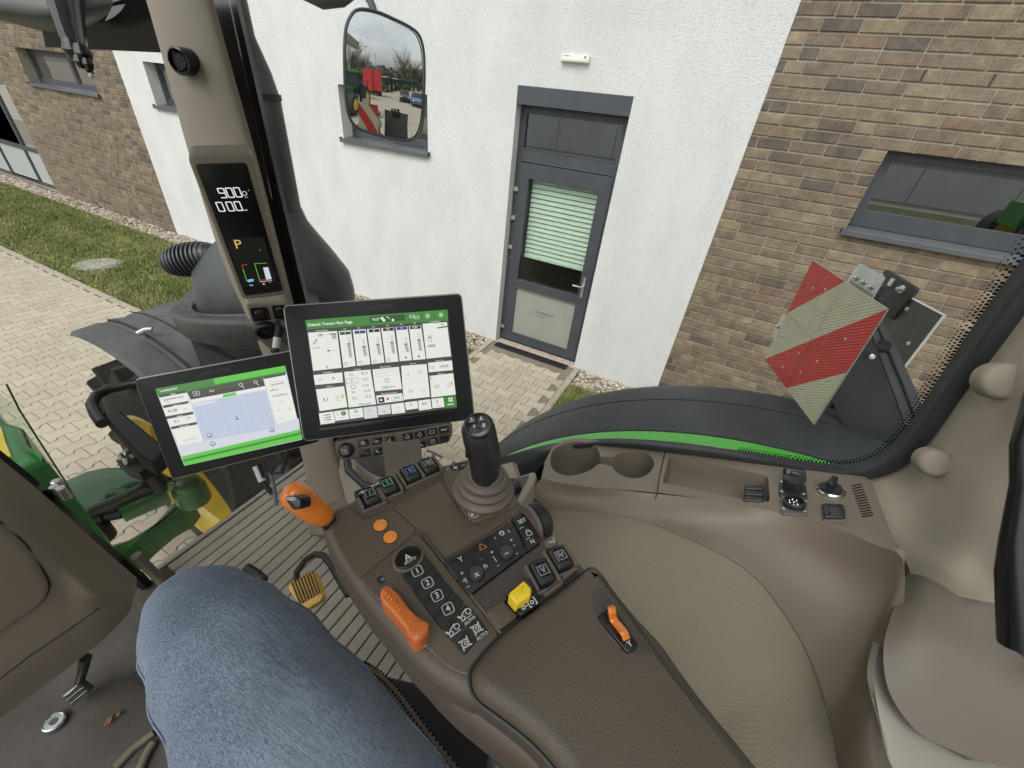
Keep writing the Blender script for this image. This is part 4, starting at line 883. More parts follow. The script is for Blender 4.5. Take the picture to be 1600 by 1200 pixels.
# side window pane
ge = [(780, 716), (825, 702), (870, 692), (950, 685), (1050, 690), (1150, 703), (1250, 719), (1310, 725), (1350, 719), (1385, 700), (1420, 662), (1460, 601), (1520, 510), (1600, 400), (1680, 290)]
oe = [(782, 768), (832, 744), (866, 708), (950, 697), (1050, 707), (1150, 720), (1250, 739), (1340, 749), (1390, 741), (1430, 714), (1470, 668), (1514, 605), (1574, 530), (1644, 435), (1724, 335)]
Fs_ = F((0, .806, 2.2), (1, 0, 0), None, (0, -1, 0))
e = [Yp(x, y, .806) for x, y in ge]; gp = [(p.x, p.z - 2.2) for p in e] + [(1.0, .85), (-1.15, .85), (-1.0, -.5), (-.62, -.55)]
vs, fs = fill(F((0, .806, 2.2), (1, 0, 0), None, (0, -1, 0)), gp); b = MB(); b.add(vs, fs); b.build('side_window', m_cab, trac)
r0 = [Yp(x, y, .80) for x, y in ge]; r2 = [Yp(x, y, .765) for x, y in oe]; r1 = [Yp((x + a) / 2, (y + c) / 2, .765) for (x, y), (a, c) in zip(ge, oe)]; rA = [p.lerp(q, .25) + V((0, -.008, 0)) for p, q in zip(r0, r1)]
MB().patch([r0, rA, r1, r2], 5, 3, th=.012).build('window_seal', m_seal, trac, smooth=60)
# printed dot band along the glass edge
gc = crm([Yp(x, y, .803) for x, y in ge[5:]], 40); acc = 0; b = MB(); last = gc[0]
for i in range(1, len(gc) - 1):
    acc += (gc[i] - gc[i-1]).length
    if acc < .0052: continue
    acc = 0; T = (gc[i+1] - gc[i-1]).normalized(); N_ = V((-T.z, 0, T.x)); 
    if N_.z < 0 and False: N_ = -N_
    frac = i / len(gc); nr = 3 if frac > .5 else 1
    for k in range(nr + 1):
        s_ = .0021 * (1 - k * .2); c_ = gc[i] + N_ * (.002 + k * .0052) + T * (.0026 if k % 2 else 0)
        b.add([c_ + T * s_ * cos(a) + N_ * s_ * sin(a) * 1.2 for a in [q * pi / 3 for q in range(6)]], [(0, 1, 2, 3, 4, 5)])
b.build('edge_dots', m_gl, trac, kind='stuff')
# right front pillar
pl_ = [(205, -60, .86), (228, 0, .88), (262, 120, .93), (298, 250, 1.0), (345, 400, 1.08), (388, 500, 1.14), (425, 590, 1.2), (468, 700, 1.26), (482, 770, 1.3), (486, 800, 1.32)]
pr_ = [(315, -60, .86), (333, 0, .88), (366, 120, .93), (402, 250, 1.0), (440, 400, 1.08), (466, 500, 1.14), (496, 590, 1.2), (522, 690, 1.26), (538, 745, 1.3), (545, 775, 1.32)]
L0 = [Dp(*p) for p in pl_]; R0 = [Dp(*p) for p in pr_]; M0 = [(a + c) / 2 + (V((0, 0, CZ)) - (a + c) / 2).normalized() * .022 for a, c in zip(L0, R0)]
La = [a.lerp(c, .14) + (V((0, 0, CZ)) - a).normalized() * .016 for a, c in zip(L0, R0)]; Ra = [c.lerp(a, .14) + (V((0, 0, CZ)) - a).normalized() * .016 for a, c in zip(L0, R0)]
pil = MB().patch([L0, La, M0, Ra, R0], 4, 4, th=.02).build('front_pillar', m_bei, trac, smooth=60)
pk = [(352, -60, .9), (368, 0, .92), (396, 120, .97), (432, 280, 1.04), (468, 430, 1.12), (500, 560, 1.18), (528, 660, 1.24), (546, 720, 1.3), (556, 760, 1.34)]
pj = [(300, -60, .9), (320, 0, .92), (352, 120, .97), (396, 280, 1.04), (440, 430, 1.12), (480, 560, 1.18), (510, 660, 1.24), (530, 720, 1.3), (535, 760, 1.34)]
MB().patch([[Dp(x, y, d + .02) for x, y, d in pj], [Dp(x, y, d + .02) for x, y, d in pk]], 4, 3, th=.02).build('pillar_seal', m_gl, trac, smooth=60)
Fk = F(Dp(294, 97, .905), (1, .3, 0), None, (V((0, 0, CZ)) - Dp(294, 97, .9)))
b = MB(); b.lathe(Fk, [(.026, -.03), (.026, .026), (.022, .028), (.020, .018), (.0145, .016), (.014, .022), (.001, .022)], 24); kb = b.build('mount_socket', m_gl, pil, smooth=30)
for a in range(3): b = MB(); b.box(Fk.at(.0165 * cos(a * 2.09), .0165 * sin(a * 2.09), .022), .008, .003, .004, ax=(Fk.x * cos(a*2.09) + Fk.y * sin(a*2.09), Fk.y * cos(a*2.09) - Fk.x * sin(a*2.09), Fk.z)); b.build('socket_lug', m_gl, kb)
# connector box on the pillar
Fc = F(Dp(418, 520, 1.075), (.57, .82, .035), (.17, -.16, .97)); cb = [Fc.uv(x, y) for x, y in [(382, 470), (446, 470), (456, 520), (458, 552), (432, 552), (405, 530), (392, 500)]]
b = MB(); b.pill(Fc, rnd(cb, .012), -.04, .01, .006); cbx = b.build('connector_box', m_bei, trac, smooth=40)
def cpad(name, pts, w0, w1, r, m, par, Fr=Fc, rr_=.006): b = MB(); b.pill(Fr, rnd([Fr.uv(x, y, w1) for x, y in pts], rr_), w0, w1, r); return b.build(name, m, par, smooth=40)
cpad('socket_recess', [(390, 482), (418, 480), (424, 500), (396, 503)], .0, .0115, .0, m_gl, cbx)
cpad('socket_recess', [(424, 478), (444, 477), (448, 497), (430, 499)], .0, .0115, .0, m_gl, cbx)
cpad('plug', [(397, 489), (412, 486), (415, 496), (400, 499)], .0, .022, .003, m_key, cbx); cpad('plug', [(430, 484), (441, 482), (444, 494), (434, 496)], .0, .022, .003, m_key, cbx)
b = MB(); u, v = Fc.uv(415, 514, .01); b.lathe(Fc.sub(u, v, .01), [(.026, -.005), (.026, .012), (.021, .016), (.019, .006), (.006, .006), (.005, .012), (.001, .012)], 20); b.build('round_socket', m_key, cbx, smooth=30)
cpad('dark_bracket', [(420, 532), (462, 532), (462, 560), (424, 552)], -.03, .009, .0, m_gl, cbx)
b = MB(); b.tube([Dp(436, 506, 1.05), Dp(436, 515, 1.035), Dp(433, 535, 1.03), Dp(429, 560, 1.03), Dp(430, 600, 1.05)], [.010, .009, .008, .006, .006], 10); cab = b.build('cable', m_rub, trac, smooth=60)
b = MB(); b.tube([Dp(433.6, 527, 1.03), Dp(431.4, 544, 1.03)], .0095, 10); b.build('cable_label', mat('label_white', (.6, .6, .58), .5), cab, smooth=60)
# pillar foot trim and floor-side panel
G = [[Dp(480, 792, 1.33), Dp(508, 788, 1.32), Dp(538, 768, 1.31), Dp(545, 735, 1.29)], [Dp(478, 812, 1.30), Dp(512, 806, 1.26), Dp(556, 786, 1.22), Dp(580, 760, 1.2)], [Dp(470, 835, 1.28), Dp(520, 835, 1.18), Dp(590, 815, 1.1), Dp(640, 780, 1.06)]]
MB().patch(G, 5, 4, th=.02).build('foot_trim', m_con2, trac, smooth=60)
G = [[Dp(520, 690, 1.30), Dp(575, 738, 1.22), Dp(640, 752, 1.1), Dp(720, 742, 1.0), Dp(800, 722, .93)], [Dp(535, 760, 1.26), Dp(590, 775, 1.16), Dp(650, 775, 1.05), Dp(730, 770, .96), Dp(810, 755, .9)], [Dp(560, 830, 1.15), Dp(600, 830, 1.05), Dp(660, 820, .98), Dp(740, 810, .9), Dp(815, 800, .86)]]
MB().patch(G, 5, 4, th=.02).build('sill_panel', m_bei, trac, smooth=60)
b = MB(); b.tube([Dp(538, 690, 1.24), Dp(545, 735, 1.2), Dp(570, 758, 1.16), Dp(610, 766, 1.1), Dp(650, 762, 1.06)], .012, 10); b.build('door_seal', m_seal, trac, smooth=60)
# cables under the monitors
for i, p in enumerate([[(412, 722), (425, 740), (440, 738), (447, 715), (450, 700)], [(418, 722), (428, 760), (432, 790)], [(404, 724), (412, 755), (426, 772)]]):
    b = MB(); b.tube([Dp(x, y, .98 + .01 * i) for x, y in p], .0045 + .0015 * (i == 2), 8); b.build('cable', m_rub if i != 1 else m_tank, trac, smooth=60)
b = MB(); b.tube([Dp(400, 728, 1.0), Dp(410, 752, 1.0)], .0085, 8); b.build('cable_label', mat('label_white', (1, 1, 1)), trac, smooth=60)
# roof
b = MB(); wallb = [(-1.2, -.82, 1.15, -.55), (-1.2, .55, 1.15, .84), (-1.2, -.55, -.3, .55), (.95, -.55, 1.15, .55)]
for xa, ya, xb, yb in wallb: b.bb((xa, ya, 3.03), (xb, yb, 3.12))
b.build('cab_roof', m_bei, trac); b = MB(); b.bb((-.3, -.55, 3.08), (.95, .55, 3.086)); b.build('added_light_hatch', m_cab, trac)  # unseen glass hatch, added to let more light into the cab
# visor beam, rounded lamp housing and hanging bracket at the top left
DB = 1.25
b = MB(); Fv = F(Dp(150, 40, DB), ray(240, 82) - ray(70, 76), None, (V((0, 0, CZ)) - Dp(150, 40, DB)))
b.pill(Fv, [Fv.uv(x, y) for x, y in [(40, -60), (250, -60), (262, 83), (70, 74)]], -.08, .0, .004); b.build('visor_beam', m_gl, trac, smooth=30)
b = MB(); P = [Fv.uv(x, y) for x, y in [(165, 33), (178, 27), (190, 17), (197, 6), (192, 7), (176, 10)]]; flat(b, Fv, P, .002); P = [Fv.uv(x, y) for x, y in [(173, -6), (192, -6), (190, 0), (173, 5)]]; flat(b, Fv, P, .002)
m_sky = glassmat('sunroof_slit', (1, 1, 1), 0.0)
b.build('bright_cutout', mat('cutout_white', (.8, .8, .8), .3, metal=.2), trac)  # daylight in the beam's cutouts, painted as flat pale patches
G = [[Dp(-60, -80, 1.1), Dp(20, -80, 1.1), Dp(100, -80, 1.1), Dp(172, -80, 1.12)], [Dp(-60, -20, 1.04), Dp(20, -20, 1.03), Dp(100, -10, 1.04), Dp(176, -10, 1.1)], [Dp(-60, 12, 1.06), Dp(20, 25, 1.05), Dp(100, 30, 1.05), Dp(170, 20, 1.11)], [Dp(-60, 18, 1.14), Dp(10, 34, 1.14), Dp(80, 50, 1.14), Dp(140, 40, 1.16)]]
MB().patch(G, 6, 6, th=.02).build('lamp_housing', mat('housing_grey', (.06, .062, .058), .5, var=.1, vs=5), trac, smooth=60)
b = MB(); b.tube([Dp(98, -30, 1.02), Dp(104, 20, 1.02), Dp(112, 55, 1.02), Dp(120, 80, 1.02), Dp(130, 98, 1.02), Dp(141, 112, 1.02)], [.055, .048, .040, .034, .020, .010], 12, sq=.6); hb = b.build('hanging_bracket', m_gl, trac, smooth=40)
for x, y, r in ((116, 78, .024), (130, 84, .02), (126, 96, .014), (138, 100, .012)): b = MB(); b.lathe(F(Dp(x, y, 1.0), (1, 0, 0), (0, 1, 0)), [(r * .6, -r), (r, 0), (r * .6, r)], 10); b.build('clamp_knob', m_gl, hb, smooth=40)
b = MB(); b.lathe(F(Dp(143, 118, 1.02), (1, 0, 0), (0, 1, 0)), [(.001, -.006), (.005, -.004), (.006, 0), (.005, .004), (.001, .006)], 10); b.build('bright_tip', m_prn, hb, smooth=60)
# ------------------------------------------------------------------ right side console with cup holders
A_, B_, C_ = Yp(880, 700, .735), Yp(1340, 750, .75), Yp(1000, 770, .61)
nC = (B_ - A_).cross(C_ - A_).normalized(); nC = nC if nC.z > 0 else -nC
FC = F(C_, (B_ - A_), None, nC)
def cu(p, h=0): return [FC.uv(x, y, h) for x, y in p]
outer = cu([(846, 746), (852, 720), (862, 700), (880, 688), (905, 684), (950, 690), (1040, 702), (1120, 712), (1220, 728), (1345, 740), (1362, 752), (1380, 800), (1408, 872), (1360, 846), (1300, 824), (1200, 797), (1120, 782), (1030, 770), (950, 763), (900, 758), (865, 753)])
cups = crc(cu([(860, 722), (864, 705), (880, 694), (905, 690), (928, 696), (937, 708), (938, 713), (948, 713.5), (958, 714), (972, 707), (995, 704), (1012, 709), (1022, 722), (1018, 735), (1004, 745), (985, 747), (966, 740), (957, 730), (954, 728), (945, 726), (935, 725), (925, 733), (905, 741), (885, 743), (867, 736)]), 3)
tray = rnd(cu([(1046, 710), (1200, 744), (1203, 784), (1163, 781), (1035, 754)]), .006)
vents = []
for k in range(13):
    a = cu([(1329 + k * 2.35, 757 + k * 4.1), (1345 + k * 1.0, 754.6 + k * 4.1)]); vents.append(a)
vs, fs = fill(FC, outer, [cups, tray]); b = MB(); b.add(vs, fs)
def wall(mb, Fr, lo, dep, shrink=0, dv=None, cap=True):
    n = len(lo); l2 = inset(lo if area(lo) > 0 else lo[::-1], shrink) if shrink else lo
    if shrink and area(lo) < 0: l2 = l2[::-1]
    vs = [Fr.at(u, v) for u, v in lo] + [Fr.at(u, v, -dep) for u, v in l2]
    fs = [(k, (k+1) % n, n+(k+1) % n, n+k) for k in range(n)]
    if cap: fs.append(tuple(range(n, 2*n)))
    mb.add(vs, fs)
con = b.build('side_console', m_con2, trac)
b = MB(); wall(b, FC, cups, .085, .009); b.build('cup_holder', mat('cup_brown', (.125, .102, .080), .6), con, smooth=50)
b = MB(); wall(b, FC, tray, .035, .003); b.build('storage_tray', m_con2, con, smooth=30)
# rolled rim + side face
T = [(846, 747, .60), (900, 758, .61), (1000, 769, .61), (1120, 782, .61), (1200, 797, .62), (1300, 824, .62), (1370, 852, .62), (1410, 874, .61), (1412, 950, .57), (1402, 1035, .53), (1400, 1110, .49), (1425, 1250, .44)]
M1 = [(836, 762, .598), (897, 772, .60), (994, 783, .60), (1108, 800, .60), (1180, 820, .60), (1265, 862, .60), (1330, 905, .59), (1378, 935, .58), (1380, 985, .55), (1374, 1055, .51), (1376, 1130, .465), (1400, 1260, .42)]
M2 = [(838, 780, .59), (896, 786, .59), (990, 797, .585), (1090, 820, .58), (1160, 848, .58), (1225, 893, .575), (1285, 955, .56), (1325, 1010, .545), (1335, 1060, .52), (1340, 1110, .48), (1350, 1170, .44), (1375, 1280, .40)]
B1 = [(850, 797, .585), (900, 798, .585), (985, 808, .575), (1062, 836, .57), (1135, 870, .565), (1190, 912, .56), (1243, 985, .545), (1272, 1045, .53), (1290, 1100, .51), (1302, 1150, .48), (1312, 1210, .45), (1328, 1300, .41)]
g_ = lambda L_: [Yp(*p) for p in L_]
c2 = [FC.at(*FC.uv(x, y)) for x, y, _ in T[:8]] + g_(T[8:])
MB().patch([c2, g_(M1), g_(M2), g_(B1)], 5, 5, th=.01).build('console_side', m_con2, con, smooth=60)
r1_ = [(830, 840, .50), (880, 850, .50), (930, 870, .48), (1000, 905, .48), (1060, 950, .47), (1110, 1005, .46), (1160, 1070, .44), (1190, 1110, .42), (1215, 1150, .40), (1235, 1190, .38), (1250, 1240, .36), (1275, 1320, .33)]
r2_ = [(800, 880, .42), (840, 900, .42), (880, 940, .40), (930, 990, .38), (980, 1040, .36), (1030, 1100, .35), (1080, 1160, .33), (1110, 1200, .31), (1135, 1240, .29), (1160, 1270, .28), (1180, 1310, .27), (1210, 1380, .25)]
b1_ = [(x - 1, y - 2, d + .004) for x, y, d in B1]
MB().patch([g_(b1_), g_(r1_), g_(r2_)], 5, 6, th=.005).build('woven_panel', m_wov, con, smooth=60)
# seam between the cup holder block and the tray block
for p in ([(1040, 703), (1030, 745), (1027, 770), (1024, 778)],): b = MB(); b.tube([FC.at(*FC.uv(x, y), .0) for x, y in p], .0014, 6); b.build('seam', m_seal, con)
# front end: recess with round button
b = MB(); fr_ = cu([(785, 768), (792, 742), (835, 728), (838, 738), (812, 780), (795, 790)]); b.pill(FC, rnd(fr_, .012), -.05, -.012, .006); fp = b.build('front_pocket', m_bei, con, smooth=40)
b = MB(); b.pill(FC, rnd(cu([(790, 765), (796, 745), (826, 735), (808, 772), (798, 780)]), .006), -.03, -.0105, .001); b.build('pocket_recess', m_gl, con)
b = MB(); u, v = FC.uv(801, 755); b.lathe(FC.sub(u, v, -.012), [(.018, 0), (.018, .012), (.012, .017), (.001, .013)], 20); b.build('round_switch', m_key, con, smooth=30)
# sockets on the console
def cq(name, pts, w0, w1, r, m, par=con, rr_=.004): b = MB(); b.pill(FC, rnd([FC.uv(x, y, w1) for x, y in pts], rr_), w0, w1, r); return b.build(name, m, par, smooth=40)
for k, yy in enumerate((756, 765, 774)):
    cq('usb_flap', [(1164 - k, yy), (1194, yy + 1.5), (1194, yy + 8), (1163 - k, yy + 7)], -.02, .004, .003, m_key)
s1 = cq('power_socket', [(1218, 752), (1260, 758), (1262, 779), (1217, 773)], .0, .004, .002, m_key)
b = MB(); u, v = FC.uv(1238, 764); b.lathe(FC.sub(u, v, .004), [(.016, 0), (.0155, .018), (.013, .02), (.001, .02)], 20); b.build('socket_body', m_key, s1, smooth=40)
p0 = FC.at(*FC.uv(1240, 748), .02); Fq = F(Dp(1243, 741, (p0 - V((0, 0, CZ))).dot(RM @ V((0, 0, -1))) - .01), (.95, .2, .1), None, (-.15, -.75, .65))
b = MB(); b.pill(Fq, rnd([Fq.uv(x, y) for x, y in [(1227, 730), (1258, 734), (1260, 752), (1250, 762), (1238, 758), (1226, 744)]], .004), -.008, .004, .003); lid = b.build('socket_lid', m_key, s1, smooth=40)
b = MB(); b.pill(Fq, rnd([Fq.uv(x, y) for x, y in [(1233, 735), (1252, 738), (1252, 750), (1236, 748)]], .002), .004, .007, .002); b.build('lid_rib', m_key, s1, smooth=40)
s2 = cq('data_socket', [(1219, 778), (1262, 782), (1262, 805), (1221, 802)], .0, .003, .001, mat('socket_plate', (.10, .088, .078), .4))
b = MB(); u, v = FC.uv(1240, 791); f_ = FC.sub(u, v, .003); b.lathe(f_, [(.0165, 0), (.0165, .008), (.0145, .010), (.013, .010), (.0125, .002), (.001, .002)], 22); b.build('socket_ring', m_bk, s2, smooth=30)
for k in range(7): b = MB(); b.lathe(f_.sub(.007 * cos(k * .9) * (k > 0), .007 * sin(k * .9) * (k > 0), .002), [(.0012, 0), (.0012, .004), (.0003, .005)], 6); b.build('contact_pin', m_chr, s2, smooth=30)
for x, y, s_ in ((1222, 756, s1), (1222, 771, s1), (1255, 775, s1), (1225, 781, s2), (1258, 786, s2), (1225, 798, s2), (1257, 802, s2)):
    b = MB(); u, v = FC.uv(x, y); b.lathe(FC.sub(u, v, .003), [(.0032, 0), (.003, .002), (.001, .003)], 8); b.build('screw', m_chr, s_, smooth=40)
b = MB(); u, v = FC.uv(1298, 768); f_ = FC.sub(u, v, 0, .2); b.lathe(f_, [(.021, -.002), (.021, .004), (.019, .006), (.017, .004), (.001, .004)], 28); sw = b.build('rotary_switch', m_chr, con, smooth=30)
b = MB(); b.lathe(f_, [(.0165, .003), (.0155, .010), (.001, .011)], 24); b.build('switch_dial', m_key, sw, smooth=30)
b = MB(); f2 = f_.sub(0, 0, .010, .9); b.pill(f2, rnd(rect(.028, .010), .003), 0, .016, .003); b.build('switch_grip', m_key, sw, smooth=40)
s3 = cq('lighter_flap', [(1283, 786), (1320, 788), (1325, 812), (1286, 812)], .0, .004, .002, mat('flap_taupe', (.12, .105, .09), .5)); 
cq('flap_cover', [(1285, 785), (1318, 787), (1322, 807), (1288, 807)], .004, .010, .003, m_key, s3); cq('flap_latch', [(1296, 791), (1310, 792), (1312, 804), (1298, 804)], .010, .0115, .001, mat('key_grey', (.035, .036, .038), .5), s3, .002)
for k in range(13):
    c1, c2_ = (1330 + k * 1.4, 760 + k * 4.0), (1346 + k * 1.55, 756.5 + k * 4.0)
    b = MB(); a, c = V(FC.uv(*c1)), V(FC.uv(*c2_)); d = (c - a).normalized(); n_ = V((-d.y, d.x)) * .0013
    b.pill(FC, rnd([tuple(a - n_), tuple(c - n_), tuple(c + n_), tuple(a + n_)], .0008, 2), .0, .0006, 0); b.build('vent_slot', m_gl, con)
# rear corner lining
rows = [[(1350, 742, .79), (1392, 728, .79), (1432, 696, .79), (1500, 620, .77), (1560, 540, .77), (1640, 430, .77)],
        [(1372, 790, .73), (1425, 785, .72), (1490, 725, .71), (1555, 640, .71), (1615, 560, .71), (1700, 470, .71)],
        [(1392, 835, .69), (1450, 835, .67), (1520, 785, .65), (1580, 730, .65), (1640, 660, .65), (1720, 590, .65)],
        [(1418, 882, .64), (1480, 885, .61), (1540, 888, .60), (1600, 895, .58), (1660, 895, .57), (1760, 890, .55)],
        [(1430, 930, .62), (1480, 930, .60), (1540, 940, .58), (1600, 950, .57), (1660, 950, .56), (1760, 950, .54)]]
lin = MB().patch([[Yp(*p) for p in r] for r in rows], 6, 6, th=.01).build('corner_lining', m_felt, trac, smooth=60)
for x, y, r in ((1457, 722, 25), (1563, 594, 33)):
    yy = .715; p = Yp(x, y, yy); n_ = V((-.45, -.75, .35)).normalized(); d = p.dot(RM @ V((0, 0, -1))) - CZ * (RM @ V((0, 0, -1))).z
    R_ = r * d / FPX * .95
    f_ = F(p + n_ * -.01, (1, 0, 0), None, n_); oc = [(cos(k * pi / 4 + .3), sin(k * pi / 4 + .3)) for k in range(8)]
    pol = rnd([(a * R_, c * R_) for a, c in oc], R_ * .5, 4)
    b = MB(); b.pill(f_, pol, -.012, .013, .009, seg=4); b.build('round_cap', m_bei, lin, smooth=45)
# moulded rear tray and grey panel behind
def gd(rows): return [[Dp(x, y, d) for x, y, d in r] for r in rows]
MB().patch(gd([[(1375, 1000, .62), (1400, 1050, .60), (1440, 1100, .58), (1520, 1150, .56), (1640, 1200, .54)], [(1366, 1060, .58), (1385, 1110, .56), (1420, 1160, .54), (1500, 1210, .52), (1620, 1260, .50)], [(1380, 1160, .54), (1395, 1200, .52), (1430, 1240, .50), (1500, 1290, .48), (1620, 1330, .46)]]), 5, 5, th=.01).build('rear_panel', mat('panel_grey', (.30, .28, .24), .7, bump=.4, bs=500, dist=.0008), trac, smooth=60)
MB().patch(gd([[(1424, 880, .66), (1458, 853, .66), (1500, 857, .655), (1540, 878, .65), (1580, 893, .65)],
    [(1404, 930, .615), (1450, 918, .60), (1500, 918, .592), (1538, 925, .59), (1572, 930, .615)],
    [(1383, 995, .58), (1436, 988, .565), (1494, 988, .558), (1534, 988, .56), (1566, 990, .585)],
    [(1382, 1050, .56), (1438, 1045, .547), (1500, 1042, .54), (1550, 1035, .542), (1602, 1030, .56)],
    [(1398, 1098, .545), (1450, 1098, .535), (1515, 1096, .528), (1580, 1082, .525), (1645, 1062, .53)],
    [(1440, 1148, .53), (1500, 1150, .522), (1570, 1146, .515), (1630, 1134, .51), (1700, 1114, .51)],
    [(1520, 1186, .515), (1580, 1200, .51), (1640, 1205, .505), (1700, 1200, .50), (1780, 1180, .50)]]), 6, 6, th=.012).build('rear_storage', mat('storage_taupe', (.135, .112, .088), .55, bump=.35, bs=700, dist=.0006, var=.08, vs=6), trac, smooth=70)
b = MB(); b.add([Dp(1530, 870, .72), Dp(1750, 830, .72), Dp(1800, 1120, .66), Dp(1560, 1080, .66)], [(0, 1, 2, 3)]); b.build('opening_shade', m_gl, trac)  # black sheet stands for the shade inside the opening
b = MB(); b.tube([Dp(1640, 560, .47), Dp(1606, 700, .46), Dp(1604, 760, .46), Dp(1594, 850, .46), Dp(1590, 900, .46), Dp(1592, 1010, .46)], [.012, .014, .013, .0165, .018, .017], 14); b.build('belt_guide', m_gl, trac, smooth=50)
# ================================================================== ARMREST CONSOLE
nA = V((-.10, .05, .993)).normalized()
FA = F(Zp(700, 880, 2.30), (-.86, .5, 0), None, nA)
arm = thing('armrest_console', FA.o - V((0, 0, .1)), 'dark brown armrest console with joystick, orange levers and rows of black buttons', 'control console')
m_org3 = mat('throttle_orange', (.50, .12, .018), .38, coat=.25, var=.05, vs=20)
m_org2 = mat('button_orange', (.70, .22, .02), .3, coat=.3)
m_yl = mat('switch_yellow', (.72, .52, .02), .35, coat=.2)
m_brd = mat('console_dark', (.082, .062, .045), .45, bump=.5, bs=900, dist=.0006, rr=.08, var=.05, vs=9)
m_pad = mat('pad_brown', (.070, .053, .038), .5, bump=.5, bs=620, dist=.0009, rr=.06, var=.05, vs=8)
def A(p, h=0): return [FA.uv(x, y, h) for x, y in p]
def ap(name, pts, w0, w1, r, m, par=None, rr_=.004, sm=35, lab=None, seg=3):
    b = MB(); b.pill(FA, rnd(A(pts, w1), rr_), w0, w1, r, seg=seg); return b.build(name, m, par or arm, smooth=sm, label=lab)
# body
bo = crc(A([(500, 806), (520, 790), (548, 778), (600, 752), (650, 732), (700, 720), (740, 716), (785, 742), (812, 775), (845, 815), (868, 845), (905, 872), (922, 890), (935, 905), (900, 950), (850, 1000), (800, 1050), (770, 1090), (745, 1098), (715, 1082), (680, 1060), (640, 1022), (600, 972), (565, 930), (535, 885), (512, 845)]), 3)
b = MB(); b.pill(FA, bo, -.055, 0, .012, seg=5); body = b.build('console_body', m_brd, arm, smooth=50)
b = MB(); bo2 = crc(A([(570, 860), (600, 800), (680, 770), (780, 800), (900, 900), (1000, 1010), (1120, 1150), (1220, 1300), (1000, 1350), (880, 1225), (815, 1172), (750, 1122), (700, 1080), (655, 1030), (610, 960)]), 3)
b.pill(FA, bo2, -.062, -.018, .02, seg=5); b.build('console_underside', m_brd, arm, smooth=50)
# padded lid
pad = crc(A([(786, 996), (830, 962), (880, 925), (920, 894), (934, 901), (943, 913), (959, 936), (985, 968), (1010, 995), (1030, 1018), (1049, 1046), (1094, 1108), (1168, 1200), (1240, 1300), (1100, 1400), (930, 1290), (868, 1204), (828, 1160), (780, 1122), (748, 1098), (737, 1075), (738, 1052), (755, 1028)], ), 3)
b = MB(); b.pill(FA, pad, -.03, .016, .012, seg=5); b.build('padded_lid', m_pad, arm, smooth=50, label='grained dark brown armrest pad')
b = MB(); q = [FA.at(u, v, .0035) for u, v in inset(pad if area(pad) > 0 else pad[::-1], -.0012)]; b.tube(q + [q[0]], .0016, 5, cap=False); b.build('lid_gap', m_seal, arm)
# top plates separated by seams
ap('deck_plate', [(511, 812), (545, 792), (574, 812), (612, 793), (653, 829), (590, 880), (560, 905), (530, 860)], -.002, .0016, .0012, m_brd, rr_=.006)
ap('deck_plate', [(614, 791), (688, 750), (714, 790), (727, 808), (744, 820), (789, 804), (794, 813), (694, 874), (656, 828)], -.002, .0016, .0012, m_brd, rr_=.004)
ap('joystick_plate', [(692, 747), (694, 728), (735, 716), (765, 726), (790, 744), (812, 788), (744, 817), (734, 813), (726, 803), (714, 784)], -.002, .002, .0014, m_brd, rr_=.006)
ap('keypad_plate', [(565, 912), (592, 882), (655, 833), (784, 993), (742, 1040), (735, 1058), (700, 1045), (640, 985), (600, 945)], -.002, .0022, .0016, m_brd, rr_=.008)
ap('raised_edge', [(655, 829), (659, 828), (788, 990), (784, 994)], .001, .004, .0012, m_brd, rr_=.001)
ap('raised_edge', [(790, 806), (794, 804), (822, 862), (818, 864)], .001, .004, .0012, m_brd, rr_=.001)
def ang(Fr, x, y, dx, dy):
    a = V(Fr.uv(x, y)); b_ = V(Fr.uv(x + dx, y + dy)); d = b_ - a; return math.atan2(d.y, d.x)
def pt(mb, Fr, s, x, y, size, d=(1, -.62), w=.0004, m=0, bold=True):
    u, v = Fr.uv(x, y, w); txt(mb, Fr, s, u, v, size, w, m, ang(Fr, x, y, *d), bold)
# --- joystick
pb = FA.at(*FA.uv(755, 768)); up = V((0, 0, 1))
Fj = F(pb, (1, 0, 0), None, nA)
b = MB(); b.lathe(Fj, [(.034, .0), (.035, .005), (.031, .009), (.029, .0095), (.0305, .014), (.0275, .018), (.0255, .0185), (.0265, .023), (.024, .027), (.021, .028), (.020, .033), (.017, .036), (.001, .036)], 36); b.build('joystick_boot', m_brn, arm, smooth=35)
jt = [pb + nA * .034, Dp(758, 740, .432), Dp(758, 720, .424), Dp(754, 700, .416), Dp(750, 684, .41), Dp(747, 668, .404), Dp(746, 659, .401)]
b = MB(); b.tube(jt, [.011, .0150, .0165, .0172, .0172, .0168, .0135], 24, sq=1.02); jg = b.build('joystick', m_key, arm, smooth=60)
nT = ((V((0, 0, CZ)) - Dp(747, 662, .4)).normalized() * .8 + V((0, 0, .5)) + V((-.1, 0, 0))).normalized()
Ft_ = F(Dp(747.5, 664, .394), (RM @ V((.97, .18, 0))), None, nT)
b = MB(); b.pill(Ft_, disc(.0150, 28, sy=.92), -.012, .001, .003); b.build('button_face', m_gl, jg, smooth=40)
for s_, x, y in (('5', 737, 656), ('6', 752, 654), ('7', 741, 668), ('8', 756, 665)):
    u, v = Ft_.uv(x, y, .0015); b = MB(); b.pill(Ft_, rnd(rect(.0082, .0068, u, v), .0022), .0, .0022, .0006); kb = b.build('thumb_button', m_key, jg, smooth=40)
    b = MB(); txt(b, Ft_, s_, u, v, .0056, .0024); b.build('digit', m_prn, kb)
b = MB(); b.box(Dp(733, 708, .405), .006, .004, .012); b.build('side_switch', m_gl, jg)
